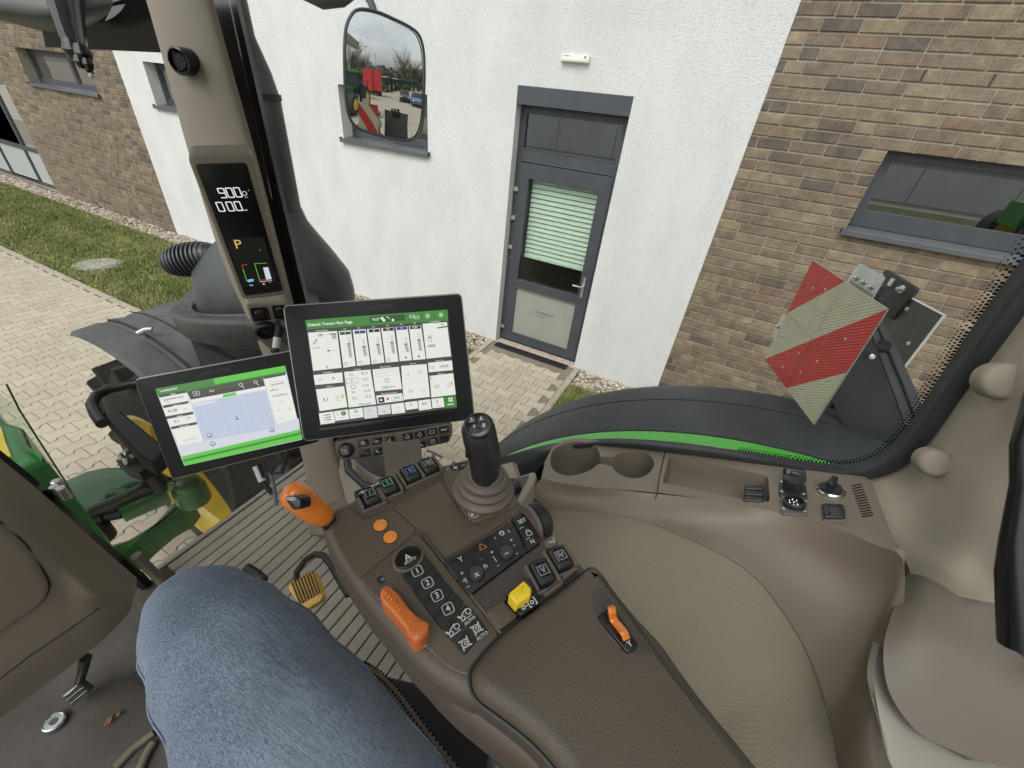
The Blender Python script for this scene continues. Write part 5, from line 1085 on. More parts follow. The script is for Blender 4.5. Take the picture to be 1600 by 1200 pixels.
# prints around the joystick
b = MB(); u, v = FA.uv(740, 804); ring(b, FA, u, v, .0056, .0007, .0022, n=16, a0=.6, a1=5.2); pt(b, FA, '▲', 738, 803, .006, w=.0022); pt(b, FA, '+', 712, 731, .012, w=.0022); pt(b, FA, '··', 700, 733, .010, w=.0022); pt(b, FA, '··', 724, 727, .010, w=.0022); b.build('symbol_print', m_prn, arm, kind='stuff')
ap('symbol_plate', [(702, 729), (716, 723), (730, 722), (726, 733), (708, 736)], .0, .0021, .0, m_gl, rr_=.002)
# --- finger switches along the front edge
def finger(x, y, s_, ink, h=.0, ln=1.0, tile=None):
    a = ang(FA, x, y, 1, -.42); u, v = FA.uv(x, y, h); f_ = FA.sub(u, v, h, a)
    r = thing_part('finger_switch', f_, arm, m_key)
    w_ = .0165
    for sx in (-1, 1): b = MB(); b.pill(f_.sub(sx * .0115, -.001, 0), rnd(rect(.0034, .026), .0015), -.008, .010, .0015); b.build('divider', m_brn, r, smooth=40)
    b = MB(); b.pill(f_.sub(0, -.0145, 0), rnd(rect(.026, .0034), .0015), -.008, .006, .0015); b.build('divider', m_brn, r, smooth=40)
    if s_: b = MB(); txt(b, f_.sub(0, -.001, .0125), s_, 0, 0, .0075, .0005); frame(b, f_.sub(0, -.001, .0125), 0, 0, .0095, .0085, .0006, .0005); b.build('symbol', ink, r)
    return r
def thing_part(name, f_, par, m):
    b = MB(); b.pill(f_.sub(0, 0, 0), rnd(rect(.0175, .024), .004), -.012, .0122, .006, seg=4); return b.build(name, m, par, smooth=50)
m_g1 = mat('print_green', (.12, .45, .28), .6); m_b1 = mat('print_blue', (.12, .2, .5), .6); m_dim = mat('print_dim', (.28, .26, .30), .6)
finger(579, 781, '/', m_dim); finger(606, 765, 'I', m_g1); finger(641, 746, 'II', m_b1); finger(669, 734, 'III', m_dim)
ap('label_tile', [(552, 768), (574, 757), (579, 764), (557, 776)], .002, .012, .002, m_gl, rr_=.002); ap('label_tile', [(576, 756), (594, 750), (598, 757), (580, 764)], .002, .012, .002, m_gl, rr_=.002)
b = MB(); pt(b, FA, '-a-', 566, 768, .008, (1, -.45), .0125); pt(b, FA, 'wwi', 586, 757, .006, (1, -.45), .0125); b.build('tile_print', m_prn, arm, kind='stuff')
# --- orange speed-control lever at the front left corner
b = MB(); b.tube([Dp(524, 826, .415), Dp(510, 812, .402)], [.0062, .006], 12, sq=1.3); ol_ = b.build('front_lever', m_key, arm, smooth=40, label='orange-headed lever with black thumb switch at the front corner')
lp_ = [Dp(511, 812, .398), Dp(506, 808, .394), Dp(494, 800, .388), Dp(480, 790, .381), Dp(466, 778, .374), Dp(456, 770, .370), Dp(449, 765, .368), Dp(446, 763, .367)]
b = MB(); b.tube(lp_, [.0075, .0108, .0124, .0130, .0132, .0124, .0090, .004], 24, sq=.9, up=RM @ V((.7, .7, 0))); b.build('lever_head', m_org, ol_, smooth=70)
f_ = F(Dp(461, 786, .355), RM @ V((.93, -.1, .3)), None, (V((0, 0, CZ)) - Dp(461, 786, .357)).normalized() + RM @ V((-.25, -.2, 0)))
b = MB(); P = [f_.uv(x, y) for x, y in [(444, 776), (462, 774), (468, 778), (470, 790), (467, 796), (458, 797), (450, 786)]]; b.pill(f_, rnd(P, .003), -.012, .0005, .001); b.build('switch_recess', m_gl, ol_, smooth=40)
b = MB(); P = [f_.uv(x, y) for x, y in [(447, 777), (461, 776), (465, 780), (458, 783), (449, 781)]]; b.pill(f_, rnd(P, .0015), -.01, .0016, .001); b.build('thumb_switch', mat('switch_silver', (.35, .34, .36), .3), ol_, smooth=40)
q = [Dp(496, 817, .3745), Dp(500, 811, .3735), Dp(508, 803, .375)]
# --- orange round buttons
for x, y in ((594.5, 820.5), (610, 839)):
    u, v = FA.uv(x, y, .002); b = MB(); b.lathe(FA.sub(u, v, .0015), [(.0069, .0), (.0066, .0012), (.005, .0018), (.001, .002)], 22); rbn = b.build('round_button', m_org2, arm, smooth=40)
    b = MB(); b.lathe(FA.sub(u, v, .001), [(.0076, .0), (.0078, .0009), (.007, .0009)], 22); b.build('button_ring', m_seal, rbn); b = MB(); pt(b, FA, '⁘' if False else '::', x, y, .008, (1, -.4), .0040); b.build('symbol', m_prn, rbn)
# --- oval AUTO key and keypad strip
def oval(cx, cy, a_, b_, th, n=28): return A([(cx + a_ * cos(t) * cos(th) - b_ * sin(t) * sin(th), cy + a_ * cos(t) * sin(th) + b_ * sin(t) * cos(th)) for t in [2*pi*k/n for k in range(n)]], .004)
b = MB(); b.pill(FA, oval(637.5, 872.5, 27, 19, -.62), .0, .0052, .0015); ov = b.build('auto_key', m_brn, arm, smooth=40)
b = MB(); b.pill(FA, oval(637.5, 872.5, 23.5, 15.5, -.62), .004, .0068, .0012); b.build('key_cap', m_gl, ov, smooth=40)
b = MB(); pt(b, FA, 'A', 637, 871, .0095, (1, -.6), .0071); pt(b, FA, 'AUTO', 641, 876, .0042, (1, -.6), .0071); b.build('symbol', m_prn, ov)
keys = [('1', [(628, 899), (662, 864), (678, 884), (643, 918)]), ('2', [(644, 920), (679, 885), (694, 905), (658, 940)]), ('3', [(659, 942), (695, 907), (710, 924), (674, 961)]), ('4', [(675, 963), (711, 926), (725, 941), (692, 984)]),
        ('W', [(711, 962), (727, 944), (742, 956), (727, 977)]), ('W', [(694, 986), (709, 964), (725, 979), (708, 1004)]), ('O', [(729, 979), (744, 958), (763, 986), (745, 1002)]), ('O', [(710, 1006), (727, 981), (743, 1003), (726, 1023)])]
cent = [(652, 892), (668, 910.5), (683, 930.5), (700, 951), (728, 962), (708, 983), (747, 985), (727, 1005)]
for i, ((s_, P), (x, y)) in enumerate(zip(keys, cent)):
    k_ = ap('keypad_key', P, .0, .0040 + (i % 2) * .0002, .0007, m_key, rr_=.0012)
    b = MB(); w = .0045
    if i < 4:
        u, v = FA.uv(x, y, w); a = ang(FA, x, y, 1, -.50); f_ = FA.sub(u, v, 0, a); txt(b, f_, s_, 0, 0, .0078, w)
        o_ = rnd(rect(.0098, .0098), .0028, 3); i_ = rnd(rect(.0084, .0084), .0022, 3); n = len(o_); b.add([f_.at(p[0], p[1], w) for p in o_] + [f_.at(p[0], p[1], w) for p in i_], [(k, (k+1) % n, n+(k+1) % n, n+k) for k in range(n)])
    else:
        u, v = FA.uv(x - (2 if i % 2 == 0 else 0), y - (3 if i in (4, 6) else 0), w); a = ang(FA, x, y, 1, -.75); f_ = FA.sub(u, v, 0, a)
        if s_ == 'W':
            for q in ((-.003, -.002, .0021), (.0035, .0, .0026)): ring(b, f_, q[0], q[1], q[2], .0008, w)
            line(b, f_, (-.003, .0005), (.003, .003), .0009, w); line(b, f_, (-.0062, .0015), (-.004, -.0015), .0016, w); line(b, f_, (-.0055, -.0040), (.005, -.0040), .0007, w)
        else:
            ring(b, f_, 0, 0, .0034, .0009, w); ring(b, f_, .0004, 0, .0016, .0007, w)
            for q in range(4): line(b, f_, (.0034 * cos(q*1.57+.5), .0034 * sin(q*1.57+.5)), (.0056 * cos(q*1.57+.9), .0056 * sin(q*1.57+.9)), .0011, w)
        if i in (4, 6): txt(b, f_, 'AUTO', .0005, -.0072, .0038, w)
    b.build('symbol', m_prn, k_)
# --- orange hand throttle in its slot
ap('throttle_slot', [(593, 925), (600, 915), (622, 930), (664, 975), (668, 990), (655, 1003), (632, 985), (604, 950)], .0, .0028, .0, m_gl, rr_=.004)
th_ = ap('throttle_lever', [(592, 926), (598, 914), (608, 913), (622, 925), (636, 944), (652, 961), (668, 969), (672, 975), (668, 987), (657, 1001), (646, 1002), (638, 993), (632, 979), (614, 957), (598, 941)], .001, .019, .0035, m_org3, rr_=.003, sm=50, lab='orange ridged sliding lever', seg=4)
for k in range(6):
    a_, c_ = (598.5 + k * 4.6, 931 + k * 5.2), (609 + k * 4.4, 920 + k * 4.6); b = MB(); b.tube([FA.at(*FA.uv(*a_, .0175), .0175), FA.at(*FA.uv((a_[0]+c_[0])/2, (a_[1]+c_[1])/2, .0195), .0195), FA.at(*FA.uv(*c_, .0175), .0175)], .0011, 6); b.build('grip_ridge', m_org3, th_, smooth=40)
ap('throttle_knob', [(640, 982), (650, 966), (668, 970), (671, 975), (667, 988), (656, 1000), (646, 1000), (640, 993)], .016, .025, .003, m_org3, par=th_, rr_=.003, sm=50)
b = MB(); pt(b, FA, '~', 662, 1010, .010, (1, -.7), .003); pt(b, FA, '=', 598, 905, .006, (1, -.7), .003); b.build('symbol_print', m_dim, arm, kind='stuff')
ap('tortoise_plate', [(586, 903), (598, 897), (603, 908), (592, 915)], .0, .003, .001, m_key, rr_=.002)
# --- radio / climate cluster
cl = ap('climate_panel', [(693, 877), (798, 816), (806, 826), (815, 842), (820, 864), (734, 929), (722, 917), (712, 900), (703, 888)], .0, .0052, .0015, m_key, rr_=.002)
for x, y, r in ((744.5, 897, 11.5), (791.5, 864, 11)):
    u, v = FA.uv(x, y, .006); u2, v2 = FA.uv(x + r, y, .006); R_ = abs(u2 + 0j - u - (v - v2) * 1j) if False else math.hypot(u2 - u, v2 - v)
    b = MB(); b.lathe(FA.sub(u, v, .005), [(R_ * 1.12, 0), (R_ * 1.12, .0004), (R_ * 1.0, .0004)], 26); b.build('dial_ring', m_gl, cl)
    b = MB(); b.lathe(FA.sub(u, v, .005), [(R_, .0), (R_, .0035), (R_ * .88, .0046), (.001, .0046)], 26); b.build('dial', mat('key_grey', (.035, .036, .038), .5), cl, smooth=40)
b = MB(); w = .0056
for a_, c_ in (((696, 884), (800, 824)), ((768, 856), (782, 888)), ((736, 870), (742, 885)), ((755, 912), (758, 918)), ((784, 843), (787, 853)), ((797, 878), (801, 884))): line(b, FA, FA.uv(*a_, w), FA.uv(*c_, w), .0007, w)
b.build('key_gap', mat('gap_black', (.004, .004, .004), .6), cl, kind='stuff')
b = MB(); d = (1, -.55); w = .0059
for s_, x, y, z in (('+', 722, 896, .006), ('−', 732, 917, .006), ('◂)', 726, 907, .006), ('▴', 752, 873, .004), ('♪', 758, 884, .008), ('▪', 763, 894, .0035), ('+', 769, 863, .006), ('|', 773, 873, .007), ('−', 779, 884, .005), ('+', 799, 844, .006), ('✳', 805, 854, .006), ('−', 808, 865, .005), ('Y', 720, 874, .007), ('O', 784, 834, .006), ('1', 774, 841, .0045), ('2', 795, 830, .0045)):
    pt(b, FA, s_ if s_ not in '✳▴▪♪' else {'✳': '*', '▴': '-', '▪': '.', '♪': 'n'}[s_], x, y, z, d, w)
pt(b, FA, 'x', 744.5, 897, .008, d, .0100); pt(b, FA, '~', 791.5, 864, .008, d, .0100)
u, v = FA.uv(784, 833, w); ring(b, FA, u, v, .0028, .0007, w); b.build('symbol_print', m_prn, cl, kind='stuff')
b = MB(); u, v = FA.uv(753, 853.5, w); f_ = FA.sub(u, v, 0, ang(FA, 753, 853, 1, -.55)); 
for p, q in (((-.004, -.003), (.004, -.003)), ((.004, -.003), (0, .0035)), ((0, .0035), (-.004, -.003))): line(b, f_, p, q, .0008, w)
b.build('hazard_symbol', mat('print_red', (.5, .12, .08), .6), cl)
# --- SET keypad and thumb wheel
sk = ap('set_keypad', [(799, 808), (819, 801), (826, 806), (838, 826), (845, 847), (823, 862), (816, 838)], .0, .0052, .0015, m_key, rr_=.002)
b = MB(); w = .0058; pt(b, FA, 'SET', 816, 814, .0062, (1, -.48), w); u, v = FA.uv(826, 832, w); f_ = FA.sub(u, v, 0, ang(FA, 826, 832, 1, -.4)); frame(b, f_, 0, -.001, .0052, .0046, .0008, w); ring(b, f_, 0, .0016, .0022, .0007, w, a0=0, a1=pi); pt(b, FA, 'N', 832, 846, .0062, (1, -.4), w); line(b, FA, FA.uv(812, 826, w), FA.uv(818, 823, w), .0006, w); line(b, FA, FA.uv(822, 843, w), FA.uv(828, 840, w), .0006, w); b.build('symbol_print', m_prn, sk, kind='stuff')
u, v = FA.uv(843, 808, .004); ax_ = (FA.at(*FA.uv(862, 799, .004)) - FA.at(*FA.uv(843, 808, .004))).normalized(); ctr = FA.at(u, v, -.002)
fw_ = F(ctr, nA, None, ax_)
b = MB(); b.lathe(fw_, [(.0165, -.008), (.0185, -.006), (.0185, .005), (.0165, .0075), (.001, .0075)], 36); tw = b.build('thumb_wheel', m_key, arm, smooth=30)
for k in range(30): a = 2*pi*k/30; b = MB(); b.box(fw_.at(.0187 * cos(a), .0187 * sin(a), -.0005), .0018, .0018, .010, ax=(fw_.x * cos(a) + fw_.y * sin(a), fw_.y * cos(a) - fw_.x * sin(a), fw_.z)); b.build('wheel_rib', m_key, tw)
b = MB(); b.lathe(fw_, [(.0215, -.013), (.0215, -.009), (.019, -.0085)], 32); b.build('wheel_collar', m_brn, tw, smooth=40)
ap('icon_tile', [(849, 844), (862, 837), (873, 846), (872, 851), (863, 857), (852, 854)], .0, .004, .0015, m_brn, rr_=.003); b = MB(); pt(b, FA, '~/', 862, 846, .009, (1, -.3), .0044); b.build('symbol_print', m_prn, arm, kind='stuff')
# --- recessed tray with yellow switch and two finger switches
m_rec = mat('recess_shade_brown', (.050, .039, .032), .5, bump=.4, bs=900, dist=.0006)  # darker brown stands in for the shade of recesses that stay flat
ap('switch_tray', [(737, 932), (824, 866), (866, 858), (888, 868), (905, 880), (895, 892), (790, 975), (782, 984)], .0, .0030, .0, m_rec, rr_=.004)
ap('blank_plate', [(758, 955), (785, 936), (810, 962), (782, 984)], .002, .0055, .0015, m_brd, rr_=.003)
yb = ap('yellow_switch', [(787, 938), (795, 934), (812, 960), (816, 962), (846, 940), (833, 908), (826, 902), (800, 920)], .0, .012, .002, m_gl, rr_=.003)
ap('switch_cap', [(794, 927), (819, 906), (831, 918), (830, 930), (808, 944)], .008, .022, .0025, m_yl, par=yb, rr_=.002, sm=50, lab='yellow pull-up cap')
ap('cap_ridge', [(797, 925), (818, 907.5), (821, 910), (800, 929)], .020, .0245, .001, m_yl, par=yb, rr_=.001)
b = MB(); pt(b, FA, 'o-[o]', 826, 943, .0075, (1, -.62), .0126); b.build('symbol', m_prn, yb)
finger(845, 901, 'V', m_dim, .004); finger(872, 878, 'IV', m_dim, .004)
ap('tray_lip', [(848, 922), (874, 900), (882, 904), (882, 910), (856, 930), (850, 930)], .0, .010, .003, m_brn, rr_=.003); ap('tray_lip', [(878, 896), (899, 880), (905, 886), (884, 904), (880, 903)], .0, .010, .003, m_brn, rr_=.003)
# --- orange rocker in the armrest pocket
ap('lid_pocket', [(926, 922), (938, 914), (952, 934), (968, 956), (1004, 1004), (1022, 1020), (1006, 1030), (985, 1026), (940, 985), (924, 945)], .010, .0166, .0008, m_rec, rr_=.010, sm=50)  # flat plate on the lid, pocket shade put into its colour
rk = ap('rocker_housing', [(933, 962), (954, 946), (960, 949), (998, 1008), (996, 1013), (984, 1020), (978, 1017)], .012, .0195, .001, m_gl, rr_=.003)
P0 = [(955, 950), (957, 960), (958, 968), (966, 978), (974, 988), (979, 1000)]
b = MB(); hts = [.032, .028, .022, .023, .026, .0215]
b.patch([[FA.at(*FA.uv(x - 5, y + 2, h), h) for (x, y), h in zip(P0, hts)], [FA.at(*FA.uv(x, y, h + .001), h + .001) for (x, y), h in zip(P0, hts)], [FA.at(*FA.uv(x + 6, y - 3, h), h) for (x, y), h in zip(P0, hts)]], 5, 3, th=.004)
b.build('rocker', m_org, rk, smooth=60, label='orange curved rocker switch'); b = MB(); pt(b, FA, 'Y', 984, 1006, .006, (1, -.6), .0200); b.build('symbol', m_prn, rk)
# bracket that carries the monitors
G = [[Dp(596, 690, .62), Dp(602, 735, .56), Dp(606, 780, .48)], [Dp(625, 690, .615), Dp(630, 735, .555), Dp(632, 775, .475)], [Dp(656, 686, .62), Dp(659, 728, .56), Dp(662, 760, .48)]]
MB().patch(G, 4, 4, th=.02).build('monitor_bracket', m_brd, arm, smooth=50)
# ================================================================== MONITORS
m_bez = mat('bezel_black', (.010, .0105, .0115), .38, bump=.05, bs=900, dist=.0003, spec=.28); m_rim = mat('rim_silver', (.36, .34, .31), .35, metal=.3)
def em(name, c, k=.66): return mat('glow_' + name, tuple(x for x in c), .3, emit=k)
E_ = {'white': em('white', (.80, .80, .80)), 'grey': em('grey', (.42, .42, .42)), 'lgrey': em('lgrey', (.62, .63, .63)), 'dark': em('dark', (.05, .05, .045)), 'olive': em('olive', (.075, .075, .045)), 'green': em('green', (.045, .22, .03)),
      'bgreen': em('bgreen', (.10, .52, .045)), 'blue': em('blue', (.03, .04, .22)), 'dgreen': em('dgreen', (.02, .08, .02)), 'map': em('map', (.47, .53, .66)), 'map2': em('map2', (.60, .62, .68)), 'bar': em('bar', (.36, .40, .33)), 'black': em('black', (.006, .006, .006)), 'orange': em('orange', (.75, .42, .08)), 'red': em('red', (.6, .06, .04)), 'cyan': em('cyan', (.2, .5, .7)), 'cream': em('cream', (.74, .76, .70))}
EK = list(E_); EM = [E_[k] for k in EK]
def e(k): return EK.index(k)
def monitor(name, label, Fr, outp, scr, depth, rim=.0022):
    o = [Fr.uv(*p) for p in outp]; c = Fr.at(sum(u for u, v in o) / 4, sum(v for u, v in o) / 4)
    t = thing(name, c, label, 'monitor')
    b = MB(); b.pill(Fr, inset(rnd(o, .008) if area(o) > 0 else rnd(o[::-1], .008), -rim), -depth, -.0012, .002); b.build('housing', m_rim, t, smooth=40)
    b = MB(); b.pill(Fr, rnd(o, .007), -.004, .0012, .0012); b.build('bezel', m_bez, t, smooth=40)
    b = MB(); b.pill(Fr, rnd(rect(.13, .10), .02), -depth - .03, -depth + .001, .004); b.build('rear_mount', m_bk, t, smooth=40)
    return t
FM = F((-.4123, .4263, 2.2895), (.7506, .6573, .0675), (-.3638, .3258, .8726))
FL = F((-.7161, .3241, 2.1172), (.7159, .679, .1629), (-.4167, .2283, .8799))
mon = monitor('run_page_monitor', 'right-hand touchscreen monitor with white run page under a green title bar', FM, [(443.3, 479), (719.8, 459.6), (741, 654), (475, 688.5)], None, .03)
mon['category'] = 'monitor'
def c2(x, y): return (440 + x / 4.6156, 450 + y / 4.6156)
def c1(x, y): return (200 + x / 3.75, 440 + y / 3.75)
class Scr:
    def __init__(s, Fr, conv, t): s.F = Fr; s.c = conv; s.mb = MB(); s.t = t
    def p(s, x, y): return s.F.uv(*s.c(x, y), .0016)
    def q(s, pts, col, w=.0016): flat(s.mb, s.F, [s.F.uv(*s.c(x, y), w) for x, y in pts], w, e(col))
    def t_(s, st, x, y, size, col='dark', w=.0022, bold=True, sx=1):
        u, v = s.p(x, y); txt(s.mb, s.F, st, u, v, size, w, e(col), 0, bold, sx)
    def ring(s, x, y, r, t, col, w=.0022, **k): u, v = s.p(x, y); ring(s.mb, s.F, u, v, r, t, w, e(col), **k)
    def box(s, x, y, w_, h_, col, w=.0020): u, v = s.p(x, y); flat(s.mb, s.F, rect(w_, h_, u, v), w, e(col))
    def fr(s, x, y, w_, h_, t, col, w=.0022): u, v = s.p(x, y); frame(s.mb, s.F, u, v, w_, h_, t, w, e(col))
    def disc(s, x, y, r, col, w=.0020): u, v = s.p(x, y); flat(s.mb, s.F, disc(r, 18, u, v), w, e(col))
    def ln(s, a, b_, t, col, w=.0022): line(s.mb, s.F, s.p(*a), s.p(*b_), t, w, e(col))
m1 = Scr(FM, c2, mon)
m1.q([(170, 235), (1195, 155), (1265, 865), (280, 990)], 'dark', .0014)
m1.q([(170, 235), (1195, 155), (1203, 235), (180, 298)], 'green', .0016)
m1.q([(172, 233), (1195, 156), (1197, 180), (174, 258)], 'bgreen', .00155); m1.q([(175, 240), (1196, 163), (1203, 235), (180, 298)], 'green', .0017)
m1.t_('Default Tractor Run Page', 352, 256, .0064, 'white')
m1.q([(640, 208), (880, 190), (892, 205), (892, 235), (650, 250), (632, 232)], 'dgreen', .0018); m1.t_('10:27', 678, 227, .0055, 'white')
m1.q([(708, 218), (730, 205), (735, 222), (722, 228)], 'white', .0022); m1.disc(737, 232, .0024, 'white', .0023); m1.ln((755, 205), (780, 222), .0012, 'white'); m1.disc(803, 231, .002, 'white', .0023)
for x in (908, 1005, 1102): m1.ln((x, 176), (x + 8, 246), .0005, 'dgreen')
m1.fr(940, 205, .007, .004, .0007, 'white'); m1.fr(975, 212, .007, .004, .0007, 'white'); m1.ring(1053, 201, .0036, .0007, 'white'); m1.ring(1148, 194, .0036, .0007, 'white'); m1.disc(1053, 201, .0014, 'white', .0022); m1.disc(1148, 194, .0014, 'white', .0022)
W_ = 'cream'
# cell panels (crop coordinates)
cells = [([(190, 322), (400, 310), (432, 575), (228, 598)], W_), ([(412, 312), (500, 305), (535, 562), (446, 575)], W_), ([(513, 303), (605, 297), (640, 550), (545, 562)], W_), ([(615, 297), (708, 290), (742, 538), (650, 550)], W_), ([(718, 290), (808, 283), (843, 530), (752, 538)], W_), ([(822, 282), (908, 276), (940, 520), (852, 528)], W_), ([(918, 275), (1005, 270), (1040, 512), (948, 520)], W_), ([(1016, 258), (1192, 246), (1223, 492), (1046, 510)], W_),
         ([(230, 628), (436, 608), (444, 680), (242, 700)], W_), ([(248, 732), (450, 708), (475, 858), (275, 888)], W_), ([(450, 605), (640, 588), (682, 838), (485, 862)], W_), ([(655, 588), (845, 568), (868, 728), (675, 745)], W_), ([(682, 776), (868, 758), (880, 812), (692, 835)], W_), ([(862, 562), (1045, 548), (1070, 785), (880, 806)], W_), ([(1055, 540), (1228, 522), (1235, 592), (1062, 608)], W_), ([(1068, 634), (1238, 614), (1256, 768), (1080, 790)], W_)]
for P, c_ in cells: m1.q(P, c_, .0017)
for s_, x, y in (('Drehzahlfaktor', 292, 307), ('Std', 455, 296), ('Std', 558, 288), ('Std', 662, 280), ('Std', 763, 271), ('Std', 863, 262), ('Std', 960, 255), ('Drehzahlfaktor', 1105, 243), ('Batteriefunk', 335, 608), ('Öffner A', 350, 709), ('Getriebe', 547, 587), ('Maschineneng', 750, 567), ('Max. Motordrehzahl', 775, 758), ('Räumen', 947, 545), ('Zapfw. Eing', 1138, 524), ('Öffner A', 1148, 618)): m1.t_(s_, x, y, .0030, 'lgrey')
for i, (x, y, c_) in enumerate(((458, 326, 'dgreen'), (563, 318, 'blue'), (666, 308, 'black'), (768, 299, 'black'), (866, 291, 'blue'), (963, 285, 'black'))):
    m1.q([(x - 38, y - 8), (x + 38, y - 13), (x + 40, y + 8), (x - 36, y + 13)], c_, .0019)
    st = ['I', 'I', 'II', 'IV', 'V', 'XIV'][i]; m1.t_(st, x, y, .0058, 'lgrey', .0024)
    hx = [(485, 400, 502), (593, 420, 492), (694, 405, 483), (796, 390, 473), (896, 402, 463), (990, 372, 455)][i]
    m1.q([(hx[0] - 14, hx[1] - 50), (hx[0] + 8, hx[1] - 52), (hx[0] + 26, hx[2] - 3), (hx[0] + 3, hx[2])], 'lgrey', .0018)
    m1.q([(hx[0] - 12, hx[1]), (hx[0] + 10, hx[1] - 2), (hx[0] + 24, hx[2] - 3), (hx[0] + 3, hx[2])], 'bar', .0019); m1.q([(hx[0] - 12, hx[1]), (hx[0] + 12, hx[1] - 2), (hx[0] + 12, hx[1] + 5), (hx[0] - 12, hx[1] + 7)], 'dark', .0021)
    for k in range(8): m1.ln((hx[0] - 42 + k * 2, hx[2] - 135 + k * 18), (hx[0] - 30 + k * 2, hx[2] - 136 + k * 18), .0004, 'grey', .0019)
    if i < 4: m1.ring(hx[0] - 22, hx[2] + 45, .0028, .0005, 'dark'); m1.ln((hx[0] - 22, hx[2] + 45), (hx[0] - 22, hx[2] + 36), .0005, 'dark'); m1.t_('%' if i < 2 else 's', hx[0] + 15, hx[2] + 40, .0032, 'grey')
    else: m1.t_('&', hx[0], hx[2] + 38, .006, 'dark')
m1.t_('100', 280, 342, .0056); m1.t_('100%', 250, 434, .0054, 'grey'); m1.t_('0', 328, 571, .0052); m1.t_('100%', 1080, 418, .0062); m1.t_('100', 1158, 264, .004)
m1.ln((318, 336), (335, 335), .0006, 'grey'); m1.q([(345, 330), (395, 326), (395, 333), (345, 338)], 'dark', .0022); m1.q([(362, 338), (393, 335), (396, 365), (366, 369)], 'bar', .0021); m1.ln((330, 453), (405, 447), .0006, 'grey'); m1.q([(330, 445), (356, 452), (332, 460)], 'dark', .0023); m1.q([(1122, 285), (1195, 272), (1194, 282), (1124, 293)], 'dark', .0022)
for k in range(9): m1.ln((328 + k * 3, 360 + k * 23), (342 + k * 3, 359 + k * 23), .0004, 'grey'); m1.ln((1148 + k * 3, 300 + k * 22), (1158 + k * 3, 299 + k * 22), .0004, 'grey')
u_ = m1.p(240, 387); 
for a_, c_ in (((228, 405), (250, 368)), ((236, 408), (258, 374)), ((228, 405), (236, 408)), ((250, 368), (258, 374))): m1.ln(a_, c_, .0007, 'dark')
m1.ring(1070, 370, .0042, .0008, 'dark', sx=.7); m1.ring(1068, 352, .0024, .0007, 'dark')
m1.t_('0', 374, 652, .0064); m1.t_('(m)', 278, 660, .0056, 'grey'); m1.t_('5,1', 320, 806, .0072); m1.t_('⛽' if False else '[]/', 402, 788, .0062, 'grey'); m1.q([(428, 770), (446, 768), (449, 792), (431, 795)], 'orange', .0021); m1.t_('l/h', 415, 812, .004, 'grey')
for s_, x, y, z in (('F2', 502, 627, .0062), ('42.0', 597, 614, .0062), ('F1', 510, 668, .0058), ('10.2', 603, 659, .0064), ('km/h', 607, 702, .005), ('R1', 521, 752, .006), ('10.0', 615, 742, .0062), ('R2', 527, 795, .006), ('15.0', 621, 783, .0062), ('Manuell', 600, 836, .0058)): m1.t_(s_, x, y, z, 'dark', bold=False)
m1.fr(511, 668, .018, .0078, .0005, 'dark'); m1.ring(517, 712, .0036, .0007, 'dark'); m1.ring(501, 847, .0015, .0004, 'grey')
m1.fr(755, 612, .034, .009, .0005, 'grey'); m1.ln((680, 622), (810, 598), .0005, 'grey'); m1.ring(762, 667, .0036, .0008, 'dark'); m1.t_('3089.5 h', 770, 715, .0060, 'dark', bold=False)
m1.q([(695, 790), (738, 785), (744, 824), (702, 830)], 'black', .0021); m1.t_('M', 718, 808, .0055, 'white', .0024); m1.disc(766, 799, .0022, 'red', .0022); m1.fr(828, 793, .016, .0078, .0005, 'grey'); m1.t_('1950', 829, 793, .0048)
m1.t_('5', 914, 623, .0058, 'dark', bold=False); m1.t_('53', 932, 746, .0062, 'dark', bold=False); m1.ring(1002, 604, .0034, .0007, 'grey'); m1.ring(990, 600, .0022, .0006, 'grey'); m1.ring(1018, 732, .0036, .0007, 'grey'); m1.ln((888, 685), (1050, 670), .0004, 'lgrey')
m1.t_('1000E', 1170, 565, .0064, 'dark', bold=False); m1.fr(1087, 574, .009, .0042, .0006, 'grey'); m1.disc(1087, 575, .0012, 'grey'); m1.t_('2,5', 1120, 710, .0068, 'dark', bold=False); m1.t_('=/', 1195, 692, .006, 'grey'); m1.q([(1215, 680), (1232, 677), (1235, 700), (1219, 703)], 'orange', .0021); m1.t_('ha/h', 1205, 712, .0038, 'grey'); m1.q([(1065, 645), (1088, 642), (1090, 660), (1068, 663)], 'map', .0021)
bt = [[(268, 905), (372, 890), (386, 970), (282, 985)], [(376, 890), (478, 876), (488, 946), (388, 958)], [(484, 876), (582, 863), (592, 930), (494, 944)], [(588, 862), (684, 850), (694, 932), (598, 944)], [(690, 850), (782, 838), (790, 905), (698, 917)], [(788, 838), (882, 826), (892, 898), (798, 910)], [(888, 826), (978, 814), (986, 868), (898, 880)], [(984, 813), (1072, 801), (1082, 872), (992, 884)], [(1080, 800), (1166, 789), (1176, 858), (1088, 868)]]
for P in bt: m1.q(P, 'lgrey' if bt.index(P) in (3, 4) else W_, .0018)
m1.q([(1172, 788), (1256, 772), (1265, 855), (1180, 866)], 'green', .0018)
for dx, dy in ((-9, -8), (8, -10), (-7, 8), (10, 6)): m1.box(1218 + dx, 806 + dy, .0030, .0030, 'white', .0023)
m1.q([(1196, 838), (1240, 833), (1241, 839), (1197, 845)], 'white', .0023)
for k in range(3): m1.q([(310 + k * 3, 915 + k * 17), (352 + k * 3, 909 + k * 17), (353 + k * 3, 915 + k * 17), (311 + k * 3, 921 + k * 17)], 'dark', .0023); m1.disc(300 + k * 3, 918 + k * 17, .0008, 'dark', .0023)
